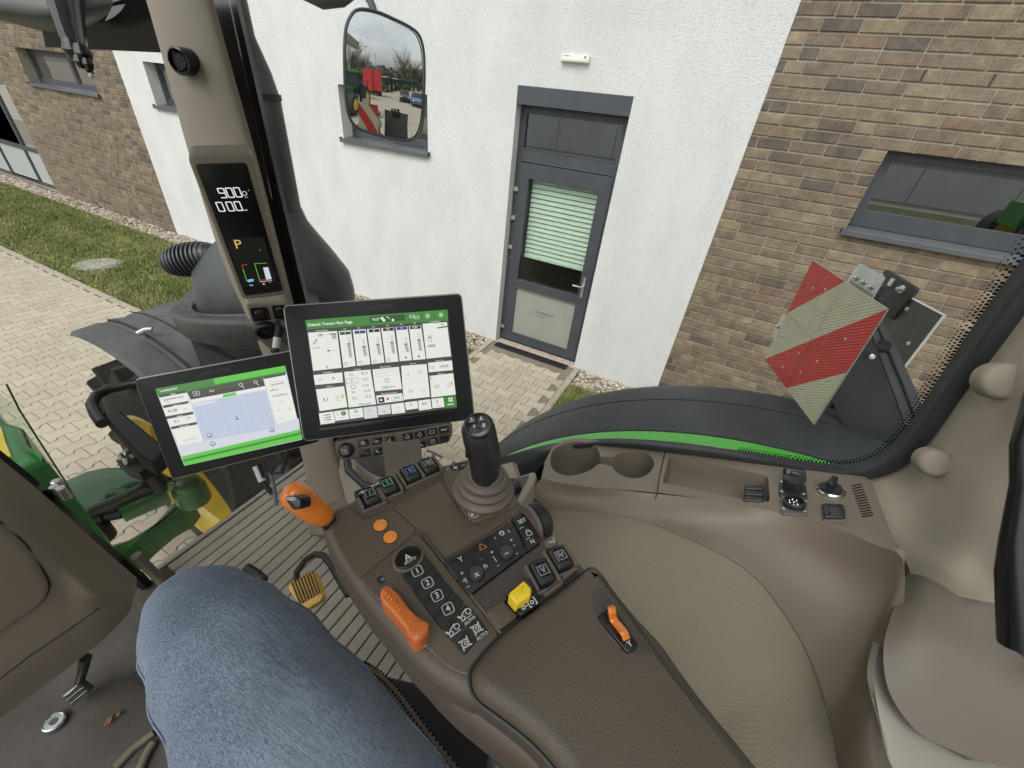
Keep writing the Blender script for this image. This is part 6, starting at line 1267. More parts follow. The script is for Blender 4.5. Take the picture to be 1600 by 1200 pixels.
m1.disc(447, 903, .0040, 'green', .0023); m1.t_('^', 447, 903, .005, 'white', .0025); m1.ring(404, 909, .0022, .0006, 'grey'); m1.disc(537, 888, .003, 'cyan', .0023); m1.ring(637, 886, .0038, .0007, 'grey'); m1.disc(637, 886, .0009, 'dark'); m1.disc(741, 888, .0009, 'dark'); m1.t_('-o-', 838, 862, .0052, 'grey'); m1.t_(':!:', 933, 842, .0062); m1.t_('ISO', 1030, 834, .0052); m1.ring(1030, 834, .0052, .0005, 'grey', sy=.6); m1.t_('?', 1123, 822, .0088)
for s_, x, y in (('Einstellung', 332, 966), ('AutoTrac', 436, 935), ('Autoertrag', 540, 920), ('Applikation', 642, 920), ('Seite', 742, 900), ('Assistenz', 840, 892), ('Isobus VT', 1036, 867), ('Hilfe', 1130, 852)): m1.t_(s_, x, y, .0026, 'grey')
m1.mb.build('screen', EM, mon, label='lit white run page with green title bar')
b = MB(); u, v = FM.uv(*c2(720, 138)); txt(b, FM, 'JOHN DEERE', u - .006, v, .0085, .0014); b.build('bezel_print', mat('bezel_mark', (.030, .030, .032), .5), mon)
b = MB(); P = [FM.uv(*c2(x, y)) for x, y in [(270, 1010), (1280, 878), (1282, 895), (274, 1030)]]; b.pill(FM, P, .0008, .0016, .0004); b.build('bezel_groove', m_gl, mon)
lm = monitor('map_monitor', 'left-hand monitor showing a pale blue guidance map between bright green bars', FL, [(210.7, 593.5), (458, 548.5), (498, 690), (269.5, 748.5)], None, .035)
s2_ = Scr(FL, c1, lm)
s2_.q([(160, 628), (920, 492), (1020, 925), (330, 1080)], 'map2', .0014)
s2_.q([(160, 628), (920, 492), (928, 538), (172, 672)], 'green', .0016); s2_.q([(500, 568), (920, 492), (925, 525), (510, 602)], 'bgreen', .0017); s2_.q([(160, 628), (500, 568), (505, 585), (168, 645)], 'green', .0018)
s2_.q([(315, 1025), (1010, 865), (1022, 922), (330, 1080)], 'bgreen', .0016); s2_.q([(320, 1045), (1014, 883), (1016, 895), (324, 1058)], 'green', .0017)
s2_.q([(345, 642), (790, 558), (803, 612), (368, 692)], 'dark', .0016); s2_.q([(347, 650), (790, 566), (795, 580), (352, 664)], 'olive', .0017)
s2_.q([(368, 692), (803, 612), (806, 632), (372, 712)], 'cream', .0016); s2_.q([(555, 662), (632, 647), (635, 664), (558, 680)], 'bgreen', .0018)
s2_.q([(378, 720), (808, 634), (872, 835), (1000, 802), (1008, 862), (315, 1022), (300, 965), (440, 932)], 'map2', .0015); s2_.q([(378, 716), (806, 634), (866, 858), (436, 935)], 'map', .0017)
for k in range(1, 9):
    s2_.ln((378 + k * 48, 716 - k * 9), (436 + k * 48, 935 - k * 9), .00035, 'map2', .0018); s2_.ln((378 + k * 7, 716 + k * 25), (806 + k * 7, 634 + k * 25), .00035, 'map2', .0018)
s2_.q([(380, 718), (515, 693), (518, 708), (384, 734)], 'map2', .0019); s2_.t_('Schwadgrubber', 450, 712, .0050, 'cream', .0022)
s2_.t_('Leadsystem', 240, 632, .0062, 'cream', .0024)
for P in ([(188, 680), (343, 652), (355, 695), (203, 725)], [(205, 742), (368, 712), (380, 758), (222, 788)], [(232, 808), (390, 780), (402, 822), (248, 852)], [(258, 868), (410, 838), (440, 932), (300, 962)]): s2_.q(P, 'cream', .0018)
for P in ([(180, 665), (343, 636), (345, 650), (184, 680)], [(205, 727), (352, 700), (356, 712), (208, 742)], [(222, 790), (380, 762), (384, 776), (226, 806)], [(250, 850), (402, 822), (406, 836), (254, 866)]): s2_.q(P, 'dark', .0018)
for s_, x, y in (('Felder', 265, 658), ('Öffner A', 285, 724), ('Hektar', 305, 787), ('Motor Std', 330, 846)): s2_.t_(s_, x, y, .0036, 'cream')
s2_.t_('9620-0444 Fuchs', 268, 684, .0048); s2_.t_('Schlag', 232, 705, .004, 'grey'); s2_.t_('97,20', 262, 757, .0070); s2_.t_('ha', 335, 745, .0055, 'grey'); s2_.t_('5,1', 286, 818, .0072); s2_.t_('[]/8', 355, 800, .006, 'grey'); s2_.t_('--', 290, 882, .005, 'grey'); s2_.t_('-off- Startzeit', 362, 924, .0046, 'grey')
s2_.fr(401, 655, .010, .008, .0007, 'white'); s2_.disc(401, 655, .0015, 'white'); s2_.t_('><', 492, 642, .007, 'white'); s2_.ring(662, 604, .0034, .0008, 'white'); s2_.ln((670, 613), (682, 625), .001, 'white'); s2_.ring(748, 588, .0034, .0008, 'white'); s2_.ln((756, 597), (768, 609), .001, 'white')
s2_.t_('▲' if False else 'A', 636, 792, .0045, 'dgreen'); s2_.box(640, 805, .0052, .0022, 'dgreen')
for x, y in ((478, 899), (497, 949), (844, 869)): s2_.disc(x, y, .0047, 'dark', .0020); s2_.disc(x - 1, y - 3, .0042, 'grey', .0022); s2_.box(x, y, .003, .0022, 'white', .0024)
s2_.q([(796, 572), (925, 548), (992, 802), (874, 834)], 'cream', .0018); s2_.q([(792, 558), (920, 535), (924, 547), (796, 571)], 'dark', .0018); s2_.fr(876, 598, .026, .009, .0005, 'grey'); s2_.t_('Spurauswahl', 876, 598, .0044); s2_.t_('4,600 km', 858, 634, .0042); s2_.t_('Verschiebung', 890, 664, .0048); s2_.t_('- | +', 900, 702, .006, 'grey'); s2_.t_('|<', 884, 757, .006, 'grey'); s2_.t_('>|', 944, 744, .006, 'grey'); s2_.t_('3,5 cm', 898, 802, .0042, 'grey')
s2_.mb.build('screen', EM, lm, label='lit guidance map page')
b = MB(); u, v = FL.uv(*c1(470, 535)); txt(b, FL, 'JOHN DEERE', u + .012, v, .0095, .0014); b.build('bezel_print', mat('bezel_mark', (.03, .03, .03), .5), lm)
# pillar display
FP = F((-.8653, .5308, 2.3858), (.5708, .8203, .0353), (.1725, -.1618, .9716))
pdp = [(297, 247), (391, 244), (447.5, 459), (381, 467)]
o = [FP.uv(*p) for p in pdp]; cdp = FP.at(0, 0)
pd = thing('pillar_display', cdp, 'slim upright black readout with white 900 and 0.00 digits on the beige pillar', 'display')
b = MB(); oo = rnd(o if area(o) > 0 else o[::-1], .010); b.pill(FP, inset(oo, -.004), -.045, .0, .005); b.build('housing', m_bei, pd, smooth=40)
b = MB(); b.pill(FP, rnd([FP.uv(x, y) for x, y in [(304.5, 256), (385, 254), (442.5, 454), (383, 462)]], .007), -.003, .0016, .0008); b.build('display_glass', m_gl, pd, smooth=40)
s3_ = Scr(FP, lambda x, y: (x, y), pd)
s3_.q([(353, 374), (411, 370), (432, 440), (380, 449)], 'black', .0017)
def digit(sc, ch, x, y, w_, h_, t, col):
    segs = {'0': 'abcdef', '9': 'abcdfg'}[ch]; u, v = sc.p(x, y); f_ = F(FP.at(u, v), FP.x, FP.y); f_.y = (FP.y - FP.x * .08).normalized()
    S_ = {'a': ((-w_/2, h_/2), (w_/2, h_/2)), 'g': ((-w_/2, 0), (w_/2, 0)), 'd': ((-w_/2, -h_/2), (w_/2, -h_/2)), 'f': ((-w_/2, 0), (-w_/2, h_/2)), 'b': ((w_/2, 0), (w_/2, h_/2)), 'e': ((-w_/2, -h_/2), (-w_/2, 0)), 'c': ((w_/2, -h_/2), (w_/2, 0))}
    for k in segs: line(sc.mb, f_, *S_[k], t, .0023, e(col))
for i, ch in enumerate('900'): digit(s3_, ch, 347 + i * 12.2, 301.5 - i * .6, .0095, .0175, .0019, 'white')
for i, ch in enumerate('000'): digit(s3_, ch, 344.5 + i * 12.6 + (2.5 if i else 0), 323 - i * .6, .0095, .0175, .0019, 'white')
s3_.disc(351.5, 329, .0012, 'white', .0023); s3_.ring(382, 302, .0042, .0009, 'white', .0023); s3_.t_('▾' if False else 'v', 388, 297, .004, 'white'); s3_.t_('U/min', 385, 308, .0022, 'white'); s3_.t_('km/h', 383, 328, .0042, 'white')
s3_.t_('P', 372, 382, .028, 'orange', bold=False); s3_.t_('1', 406, 391, .0045, 'white', bold=False)
s3_.ln((378, 414), (387, 412.5), .001, 'red'); s3_.ln((378, 414), (380, 421), .001, 'red'); s3_.ln((380, 421), (386, 440), .0013, 'bgreen'); s3_.q([(386.5, 437), (396, 435.5), (396.5, 439.5), (387.5, 441)], 'cyan', .0023)
s3_.ln((397.5, 411.5), (417, 411), .0012, 'bgreen'); s3_.ln((397.5, 411.5), (406, 438), .0013, 'bgreen'); s3_.q([(411, 418), (419, 417.5), (424.5, 436), (416, 437)], 'map2', .0023); s3_.ln((404, 438), (424, 435.5), .0014, 'red'); s3_.ln((406, 440), (425, 438), .001, 'white')
s3_.t_('Ca', 392.5, 445.5, .006, 'lgrey'); s3_.t_('IB', 412, 443.5, .006, 'lgrey'); s3_.t_('~', 422, 441, .006, 'lgrey')
s3_.mb.build('screen', EM, pd, label='lit digits 900 and 0.00 above an orange P')
# key bar under the run page monitor
kb_ = thing('key_bar', FM.at(.03, -.12), 'brown key bar with two banks of black buttons under the right-hand monitor', 'button panel')
FK = F(FM.at(0, 0, .004), FM.x, FM.y)
b = MB(); P = [FK.uv(x, y) for x, y in [(522, 690), (560, 683), (640, 672), (702, 660), (707, 664), (707, 680), (700, 692), (660, 700), (600, 711), (560, 716), (536, 720), (526, 712)]]; b.pill(FK, rnd(P, .004), -.03, .0, .003); b.build('bar_body', m_brd, kb_, smooth=40)
def kk(x, y): return (500 + x / 5, 640 + y / 5)
b = MB(); u, v = FK.uv(*kk(205, 314)); f_ = FK.sub(u, v); b.lathe(f_, [(.0125, -.002), (.0125, .003), (.0112, .004), (.0105, .003), (.0095, .0075), (.008, .0085), (.001, .0085)], 28); kn = b.build('rotary_knob', m_key, kb_, smooth=35)
b = MB(); txt(b, f_, 'X', -.001, -.001, .006, .009); frame(b, f_, -.001, -.001, .0085, .0072, .0006, .009); b.build('symbol', m_prn, kn)
ks = [(337, 258, '>'), (443, 243, '-o-'), (545, 235, '/'), (350, 335, ''), (455, 322, 'c'), (557, 307, 'n'), (685, 208, 'o'), (780, 192, 'O'), (875, 172, 'm'), (968, 155, 'misc'), (692, 290, 'p'), (790, 272, '.o'), (882, 247, '*'), (972, 225, '')]
for x, y, s_ in ks:
    u, v = FK.uv(*kk(x, y)); rt = ang(FK, *kk(x, y), 1, -.17); f_ = FK.sub(u, v, 0, rt * .6); b = MB(); b.pill(f_, rnd(rect(.0172, .0125), .0022), -.002, .0022, .001); q = b.build('bar_button', m_gl, kb_, smooth=40)
    b = MB()
    if s_ in ('O', 'o', '>'): ring(b, f_, 0, 0, .0032, .0008, .0026); 
    if s_ == '>': line(b, f_, (-.002, 0), (.002, 0), .0008, .0026)
    if s_ == 'm': frame(b, f_, 0, 0, .008, .005, .0007, .0026)
    if s_ == '*': frame(b, f_, 0, 0, .007, .006, .0006, .0026); txt(b, f_, '*', 0, -.001, .008, .0026)
    if s_ == 'c': ring(b, f_, .001, .001, .0036, .0012, .0026, a0=2.6, a1=4.6)
    if s_ == 'n': line(b, f_, (-.002, -.002), (-.002, .003), .0007, .0026); line(b, f_, (.002, -.001), (.002, .0035), .0007, .0026); line(b, f_, (-.002, .003), (.002, .0035), .001, .0026); flat(b, f_, disc(.0011, 8, -.0026, -.002), .0026); flat(b, f_, disc(.0011, 8, .0014, -.001), .0026)
    if s_ in ('-o-', 'misc', '.o'): txt(b, f_, s_.upper() if s_ == 'misc' else s_, 0, 0, .0048 if s_ == 'misc' else .0062, .0026)
    if s_ == '/': line(b, f_, (-.002, -.003), (.001, .003), .001, .0026); line(b, f_, (-.002, -.003), (.003, -.003), .0006, .0026)
    if s_ == 'p': ring(b, f_, .001, .001, .0024, .0008, .0026); line(b, f_, (-.0005, -.0005), (-.003, -.003), .001, .0026)
    if b.v: b.build('symbol', m_prn, q)
# ================================================================== PEDALS, FLOOR OBJECTS, SEAT, PERSON
ped = thing('foot_pedal', Dp(478, 925, .86), 'yellow ribbed foot pedal on a bent black arm above the floor mat', 'pedal')
fp_ = F(Dp(478, 924, .86), RM @ V((.95, .28, .1)), None, (V((0, 0, CZ)) - Dp(478, 924, .86)).normalized() + V((-.1, .1, .2)))
b = MB(); P = [fp_.uv(x, y) for x, y in [(452, 912), (484, 893), (492, 895), (505, 930), (503, 938), (479, 953), (472, 951), (451, 921)]]; b.pill(fp_, rnd(P, .006), -.012, .002, .004); b.build('pedal_pad', mat('pedal_yellow', (.60, .38, .06), .55, bump=.2), ped, smooth=40)
for k in range(8):
    a_, c_ = (457 + k * 4.6, 910 - k * 2.5), (471 + k * 4.3, 945 - k * 2.6) ; b = MB(); b.tube([fp_.at(*fp_.uv(*a_), .003), fp_.at(*fp_.uv(*c_), .003)], .0022, 6); b.build('pad_rib', mat('rib_brown', (.13, .075, .02), .7), ped, smooth=40)
b = MB(); b.tube([Dp(463, 905, .88), Dp(464, 893, .88), Dp(478, 874, .87), Dp(492, 866, .85), Dp(506, 868, .82), Dp(517, 882, .78), Dp(530, 905, .74), Dp(545, 930, .72)], .0065, 10); b.build('pedal_arm', m_bk, ped, smooth=60)
b = MB(); b.tube([Dp(385, 888, .95), Dp(400, 897, .94), Dp(412, 908, .93)], .012, 8); b.build('pedal_base', m_bk, ped, smooth=60)
cp = thing('clutch_pedal', Dp(120, 1083, .86), 'small ribbed chrome-edged pedal hanging below the dash at the left', 'pedal')
fc_ = F(Dp(120, 1084, .86), RM @ V((.82, .57, 0)), None, (V((0, 0, CZ)) - Dp(120, 1084, .86)).normalized() + V((.3, 0, .2)))
b = MB(); b.tube([Dp(134, 1028, .84), Dp(130, 1045, .85), Dp(123, 1070, .87)], [.010, .009, .008], 10); b.build('pedal_arm', m_bk, cp, smooth=60)
b = MB(); P = [fc_.uv(x, y) for x, y in [(98, 1086), (122, 1067), (140, 1080), (114, 1102)]]; b.pill(fc_, rnd(P, .004), -.012, .0, .002); b.build('pedal_pad', m_rub, cp, smooth=40)
for k in range(6): a_, c_ = (100 + k * 3.0, 1087 + k * 2.9), (123 + k * 3.2, 1069 + k * 2.4); b = MB(); b.tube([fc_.at(*fc_.uv(*a_), .001), fc_.at(*fc_.uv(*c_), .001)], .0021, 6); b.build('pad_rib', m_chr if k % 2 == 0 else m_rub, cp, smooth=40)
fk = thing('floor_knob', Zp(87, 1131, 1.51), 'round metal-rimmed knob set in the dark cab floor', 'floor knob')
ff = F(Zp(87, 1131, 1.50), (1, 0, 0), None, (.2, .1, 1)); b = MB(); b.lathe(ff, [(.018, 0), (.018, .010), (.0155, .013), (.014, .009), (.008, .009), (.007, .012), (.001, .012)], 26); b.build('knob_body', mat('knob_grey', (.10, .10, .09), .4, metal=.3), fk, smooth=30)
b = MB(); b.lathe(ff, [(.0185, .008), (.018, .011), (.0158, .0133), (.0145, .011)], 26); b.build('knob_rim', m_chr, fk, smooth=30)
lf = thing('dry_leaf', Zp(172, 1122, 1.503), 'small crumpled brown leaf lying on the dark cab floor', 'leaf'); b = MB()
for pts in ([(160, 1135), (168, 1122), (176, 1118), (180, 1124), (172, 1130)], [(174, 1120), (182, 1113), (188, 1112), (186, 1118), (178, 1122)]): b.add([Zp(x, y, 1.503 + .008 * random.random()) for x, y in pts], [tuple(range(len(pts)))])
b.build('leaf_blade', mat('leaf_brown', (.16, .07, .03), .8), lf)
b = MB(); b.pill(F((0, 0, 1.5), (1, 0, 0), (0, 1, 0)), [(p.x, p.y) for p in [Zp(x, y, 1.51) for x, y in [(196, 1063), (240, 1025), (300, 1040), (260, 1100)]]], -.0, .012, .004); b.build('rubber_pad', m_rub, cf, smooth=40)
b = MB(); b.tube([Zp(180, 1200, 1.505), Zp(205, 1172, 1.505), Zp(240, 1145, 1.505)], .008, 8); b.tube([Zp(215, 1210, 1.505), Zp(228, 1180, 1.505), Zp(240, 1160, 1.505)], .008, 8); b.build('floor_cable', mat('cable_olive', (.12, .11, .07), .6), cf, smooth=60)
# seat cushion
m_seat = mat('seat_brown', (.105, .082, .062), .75, bump=.5, bs=500, dist=.001)
st_ = thing('seat', (.05, -.15, 1.86), 'brown perforated seat cushion edge beside the denim leg', 'seat')
so_ = crc([(p.x, p.y) for p in [Zp(x, y, 2.0) for x, y in [(552, 1020), (575, 1026), (600, 1042), (628, 1070), (655, 1105), (685, 1145), (725, 1195), (790, 1300), (700, 1450), (400, 1500), (250, 1250), (330, 1090), (430, 1010), (500, 1000)]]], 3)
b = MB(); b.pill(F((0, 0, 0), (1, 0, 0), (0, 1, 0)), so_, 1.86, 2.0, .035, seg=5); b.build('cushion', m_seat, st_, smooth=60)
b = MB(); cl_ = crm([Zp(x, y, 2.0) for x, y in [(556, 1030), (575, 1036), (600, 1053), (625, 1080), (650, 1113), (680, 1153), (720, 1203)]], 12)
for i in range(1, len(cl_) - 1, 2):
    T_ = (cl_[i+1] - cl_[i-1]).normalized(); N_ = V((T_.y, -T_.x, 0))
    for k in range(-1, 5):
        c_ = cl_[i] + N_ * (.006 + k * .0075) + T_ * (.004 if k % 2 else 0); zz = 2.0008 if k > 2 else 2.0003 - .0022 * (3 - k)
        b.add([(c_.x + .0019 * cos(a), c_.y + .0019 * sin(a), zz) for a in [q * pi / 3 for q in range(6)]], [(0, 1, 2, 3, 4, 5)])
b.build('perforation', m_gl, st_, kind='stuff')
b = MB(); b.lathe(F(Zp(778, 1196, 2.1), (1, 0, 0), (0, 1, 0)), [(.01, -.01), (.012, .0), (.006, .006), (.001, .007)], 12); b.build('seat_button', mat('knob_grey', (.1, .1, .1)), st_, smooth=60)
# ---- person: right leg in jeans
def denim():
    m = mat('denim', (.12, .19, .30), .92); t = m.node_tree; bs_ = t.nodes['Principled BSDF']; l = t.links.new; N = t.nodes.new
    geo = N('ShaderNodeNewGeometry'); mp = N('ShaderNodeMapping'); mp.inputs['Rotation'].default_value = (0, 0, .27); mp.inputs['Scale'].default_value = (35, 1300, 1300); l(geo.outputs['Position'], mp.inputs[0])
    n1 = N('ShaderNodeTexNoise'); n1.inputs['Scale'].default_value = 1; n1.inputs['Detail'].default_value = 3; l(mp.outputs[0], n1.inputs['Vector'])
    mp2 = N('ShaderNodeMapping'); mp2.inputs['Rotation'].default_value = (0, 0, .27); mp2.inputs['Scale'].default_value = (1000, 700, 900); l(geo.outputs['Position'], mp2.inputs[0])
    n2 = N('ShaderNodeTexNoise'); n2.inputs['Scale'].default_value = 1; n2.inputs['Detail'].default_value = 2; l(mp2.outputs[0], n2.inputs['Vector'])
    n3 = N('ShaderNodeTexNoise'); n3.inputs['Scale'].default_value = 5; n3.inputs['Detail'].default_value = 4; l(geo.outputs['Position'], n3.inputs['Vector'])
    def mth(op, a, c_): n = N('ShaderNodeMath'); n.operation = op; (l(a, n.inputs[0]) if not isinstance(a, float) else setattr(n.inputs[0], 'default_value', a)); (l(c_, n.inputs[1]) if not isinstance(c_, float) else setattr(n.inputs[1], 'default_value', c_)); return n.outputs[0]
    s_ = mth('ADD', mth('MULTIPLY', n1.outputs['Fac'], .34), mth('ADD', mth('MULTIPLY', n2.outputs['Fac'], .34), mth('MULTIPLY', n3.outputs['Fac'], .32)))
    r = N('ShaderNodeValToRGB'); r.color_ramp.elements[0].position = .38; r.color_ramp.elements[0].color = (.048, .070, .108, 1); r.color_ramp.elements[1].position = .62; r.color_ramp.elements[1].color = (.30, .355, .44, 1); l(s_, r.inputs[0]); l(r.outputs[0], bs_.inputs['Base Color'])
    bp = N('ShaderNodeBump'); bp.inputs['Strength'].default_value = .5; bp.inputs['Distance'].default_value = .0008; l(s_, bp.inputs['Height']); l(bp.outputs[0], bs_.inputs['Normal']); return m
m_den = denim()
per = thing('person', (-.1, -.1, 2.05), 'seated person in faded blue jeans, right knee and thigh in view', 'person')
def leg_surface(path, n=56):
    cs = crm([V(p[:3]) for p in path], 7); rr_ = crm([V((p[3], p[4], 0)) for p in path], 7); vs = []
    N_ = len(cs); U = None
    for i in range(N_):
        T_ = (cs[min(i+1, N_-1)] - cs[max(i-1, 0)]).normalized()
        if U is None: U = V((0, 0, 1))
        U = (U - T_ * U.dot(T_)).normalized(); B_ = T_.cross(U)
        for k in range(n):
            a = 2*pi*k/n; p = cs[i] + U * cos(a) * rr_[i].y + B_ * sin(a) * rr_[i].x
            d = (U * cos(a) + B_ * sin(a)); s_ = i / N_
            q = V((p.x * 6, p.y * 22, p.z * 9)); w = noise.noise(q) * .0045 + noise.noise(q * 2.3 + V((5, 1, 2))) * .0025
            # creases gather behind the knee and at the hip
            fold = abs(sin(a)) ** 1.5
            w += fold * .0028 * sin(38 * s_ * 2 + 3 * sin(a * 2)) * max(0, sin(pi * min(1, s_ * 1.15))) * .7
            vs.append(p + d * w)
    fs = [(i*n+k, i*n+(k+1) % n, (i+1)*n+(k+1) % n, (i+1)*n+k) for i in range(N_-1) for k in range(n)]
    return vs, fs + [tuple(range(n))[::-1], tuple((N_-1)*n+k for k in range(n))]
LEG = [(.34, -.16, 2.07, .11, .10), (.16, -.085, 2.10, .106, .095), (-.02, -.016, 2.115, .098, .092), (-.16, .028, 2.12, .089, .088), (-.27, .052, 2.12, .078, .083), (-.355, .066, 2.115, .068, .076), (-.418, .074, 2.09, .058, .066), (-.455, .070, 2.02, .052, .062), (-.462, .060, 1.88, .054, .064), (-.470, .052, 1.72, .056, .062), (-.48, .045, 1.58, .052, .056)]
b = MB(); vs, fs = leg_surface(LEG); b.add(vs, fs); jn = b.build('jeans', m_den, per, smooth=180)
n_ = 56; rows_ = len([f for f in fs if len(f) == 4]) // n_ + 1
for kk_ in (12, 44):
    sm_ = [vs[i * n_ + kk_] for i in range(rows_)]; b = MB(); b.tube([p + (p - vs[i * n_ + (kk_ + 28) % 56]).normalized() * .0006 for i, p in enumerate(sm_)], .0016, 6); b.build('side_seam', m_den, jn, smooth=60)
b = MB(); b.tube([(-.47, .045, 1.60), (-.50, .04, 1.55), (-.58, .045, 1.53), (-.70, .06, 1.525), (-.74, .065, 1.52)], [.045, .05, .048, .045, .02], 16, sq=.95); b.build('shoe', mat('shoe_black', (.03, .028, .026), .6), per, smooth=60)
# ================================================================== YARD BEHIND, SEEN IN THE SIDE MIRROR
def refl(px_, py_, dist):
    """point at a distance along the ray mirrored at the glass"""
    d = ray(px_, py_).normalized(); c = V((0, 0, CZ)); t = (mc - c).dot(MN) / d.dot(MN); h = c + d * t; u = (h - Fm.at(cu_[0], cu_[1], 0)); 
    nn = (MN + (Fm.x * u.dot(Fm.x) + Fm.y * u.dot(Fm.y)) / RC).normalized()
    r = d - nn * 2 * d.dot(nn); return h + r * dist, h, r
def refl_g(px_, dist, z=0, py_=150):
    p, h, r = refl(px_, py_, 1); q = V((r.x, r.y, 0)).normalized(); s_ = h + q * dist; return V((s_.x, s_.y, z))
m_gbody = mat('yard_green', (.03, .16, .03), .4); m_ylw = mat('yard_yellow', (.6, .45, .03), .4); m_car1 = mat('car_black', (.015, .016, .018), .25, coat=.5); m_car2 = mat('car_blue', (.08, .12, .25), .25, coat=.5); m_car3 = mat('car_white', (.6, .6, .6), .3); m_cg = mat('car_glass', (.03, .04, .05), .1); m_redp = mat('yard_red', (.5, .03, .03), .45)
def yard_tractor(p, yaw, lab):
    t = thing('parked_tractor', p, lab, 'tractor', 'green tractors parked in the yard behind'); X = V((cos(yaw), sin(yaw), 0)); f_ = F(p, X, V((-sin(yaw), cos(yaw), 0)))
    ax = (f_.x, f_.y, f_.z)
    b = MB(); b.box(f_.at(1.6, 0, 1.35), 2.4, .9, .8, ax=ax); b.build('hood', m_gbody, t); b = MB(); b.box(f_.at(-.5, 0, 2.05), 1.6, 1.5, 1.5, ax=ax); b.build('cab', m_cg, t); b = MB(); b.box(f_.at(-.5, 0, 2.9), 1.8, 1.7, .2, ax=ax); b.build('cab_roof', m_car3 if random.random() < .5 else m_gbody, t)
    for u, v, r in ((-.8, 1.0, .95), (-.8, -1.0, .95), (2.1, .9, .7), (2.1, -.9, .7)):
        b = MB(); b.lathe(F(f_.at(u, v, r), f_.x, None, f_.y), [(r, -.25), (r, .25)], 18); w_ = b.build('wheel', m_tyre, t, smooth=30); b = MB(); b.lathe(F(f_.at(u, v, r), f_.x, None, f_.y), [(r * .55, -.26), (r * .55, .26)], 14); b.build('rim', m_ylw, w_)
    return t
def yard_car(p, yaw, m_, lab):
    t = thing('parked_car', p, lab, 'car'); f_ = F(p, (cos(yaw), sin(yaw), 0), (-sin(yaw), cos(yaw), 0)); Fz = F(f_.at(0, -.88, 0), f_.x, (0, 0, 1))
    Fz = F(f_.at(0, .88, 0), f_.x, V((0, 0, 1)))
    b = MB(); b.pill(Fz, rnd([(-2.2, .3), (2.2, .3), (2.25, .75), (1.2, 1.0), (-2.1, 1.05), (-2.25, .8)], .15), 0, 1.76, .1); b.build('body', m_, t, smooth=40)
    b = MB(); b.pill(F(Fz.o + Fz.z * .12, Fz.x, Fz.y), rnd([(-1.9, 1.0), (1.1, 1.0), (.4, 1.5), (-1.4, 1.52)], .1), 0, 1.52, .1); b.build('cabin_glass', m_cg, t, smooth=40)
    for u in (-1.35, 1.35):
        for v in (-.8, .8): b = MB(); b.lathe(F(f_.at(u, v, .33), f_.x, None, f_.y), [(.33, -.11), (.33, .11)], 16); b.build('wheel', m_tyre, t, smooth=30)
    for v in (-.6, .6): b = MB(); b.box(f_.at(2.24, v, .7), .06, .3, .14, ax=(f_.x, f_.y, f_.z)); b.build('headlight', m_car3, t)
yard_car(refl_g(632, 30), pi * 1.0, m_car1, 'black car parked in the yard, seen in the side mirror')
yard_car(refl_g(651, 27), pi * 1.0, m_car2, 'blue car parked at the right edge of the side mirror')
for i in range(9):
    p = refl_g(600 + i * 6.2, 46 + i * 4); yard_tractor(p, pi + random.uniform(-.3, .3), 'green tractor ' + ['nearest the red implement', 'second from the red implement', 'third from the red implement', 'fourth from the red implement', 'in the middle of the row', 'fourth from the right end', 'third from the right end', 'second from the right end', 'at the far right end'][i] + ' in the yard, in the mirror')
yard_tractor(refl_g(550, 17), pi + .1, 'near green tractor at the left edge of the mirror image')
p = refl_g(583, 34); t = thing('red_implement', p, 'tall folded red farm implement in the side mirror', 'farm implement'); b = MB(); b.box(p + V((0, 0, 2.1)), 2.5, 3.2, 2.9); b.build('folded_wing', m_redp, t)
b = MB(); b.box(p + V((-1.4, 0, 2.1)), .2, .4, 3.2); b.build('mast', m_redp, t); b = MB(); b.box(p + V((0, 0, .45)), 2.2, 2.6, .5); b.build('chassis', m_car1, t)
for s_ in (-1, 1): b = MB(); b.lathe(F(p + V((0, s_ * 1.3, .5)), (1, 0, 0), None, (0, 1, 0)), [(.5, -.2), (.5, .2)], 16); b.build('wheel', m_tyre, t, smooth=30)
p = refl_g(563, 28); t = thing('yellow_machine', p, 'yellow and red machine left of the red implement in the mirror', 'farm machine'); b = MB(); b.box(p + V((0, 0, 1.0)), 2, 2.6, .7); b.build('hopper', m_ylw, t); b = MB(); b.box(p + V((0, 0, 1.8)), 1.8, 2.2, .8); b.build('upper_frame', m_redp, t); b = MB(); b.box(p + V((0, 0, .4)), 1.4, 2, .4); b.build('base_frame', m_car1, t)
m_pole = mat('pole_grey', (.3, .31, .31), .5)
for px_, d_, h_ in ((552, 40, 9), (576, 55, 9), (590, 70, 9), (618, 75, 9)):
    p = refl_g(px_, d_); t = thing('yard_lamp', p, {552: 'tallest yard lamp post at the left of the mirror', 576: 'yard lamp post just left of the red implement', 590: 'yard lamp post above the red implement', 618: 'yard lamp post in the middle of the mirror'}[px_], 'lamp post'); b = MB(); b.tube([p, p + V((0, 0, h_))], [.11, .07], 8); b.build('pole', m_pole, t, smooth=40); b = MB(); b.box(p + V((0, 0, h_)), .3, 1.4, .12); b.build('lamp_head', m_pole, t)
m_twig = mat('bare_twigs', (.13, .11, .085), .9)
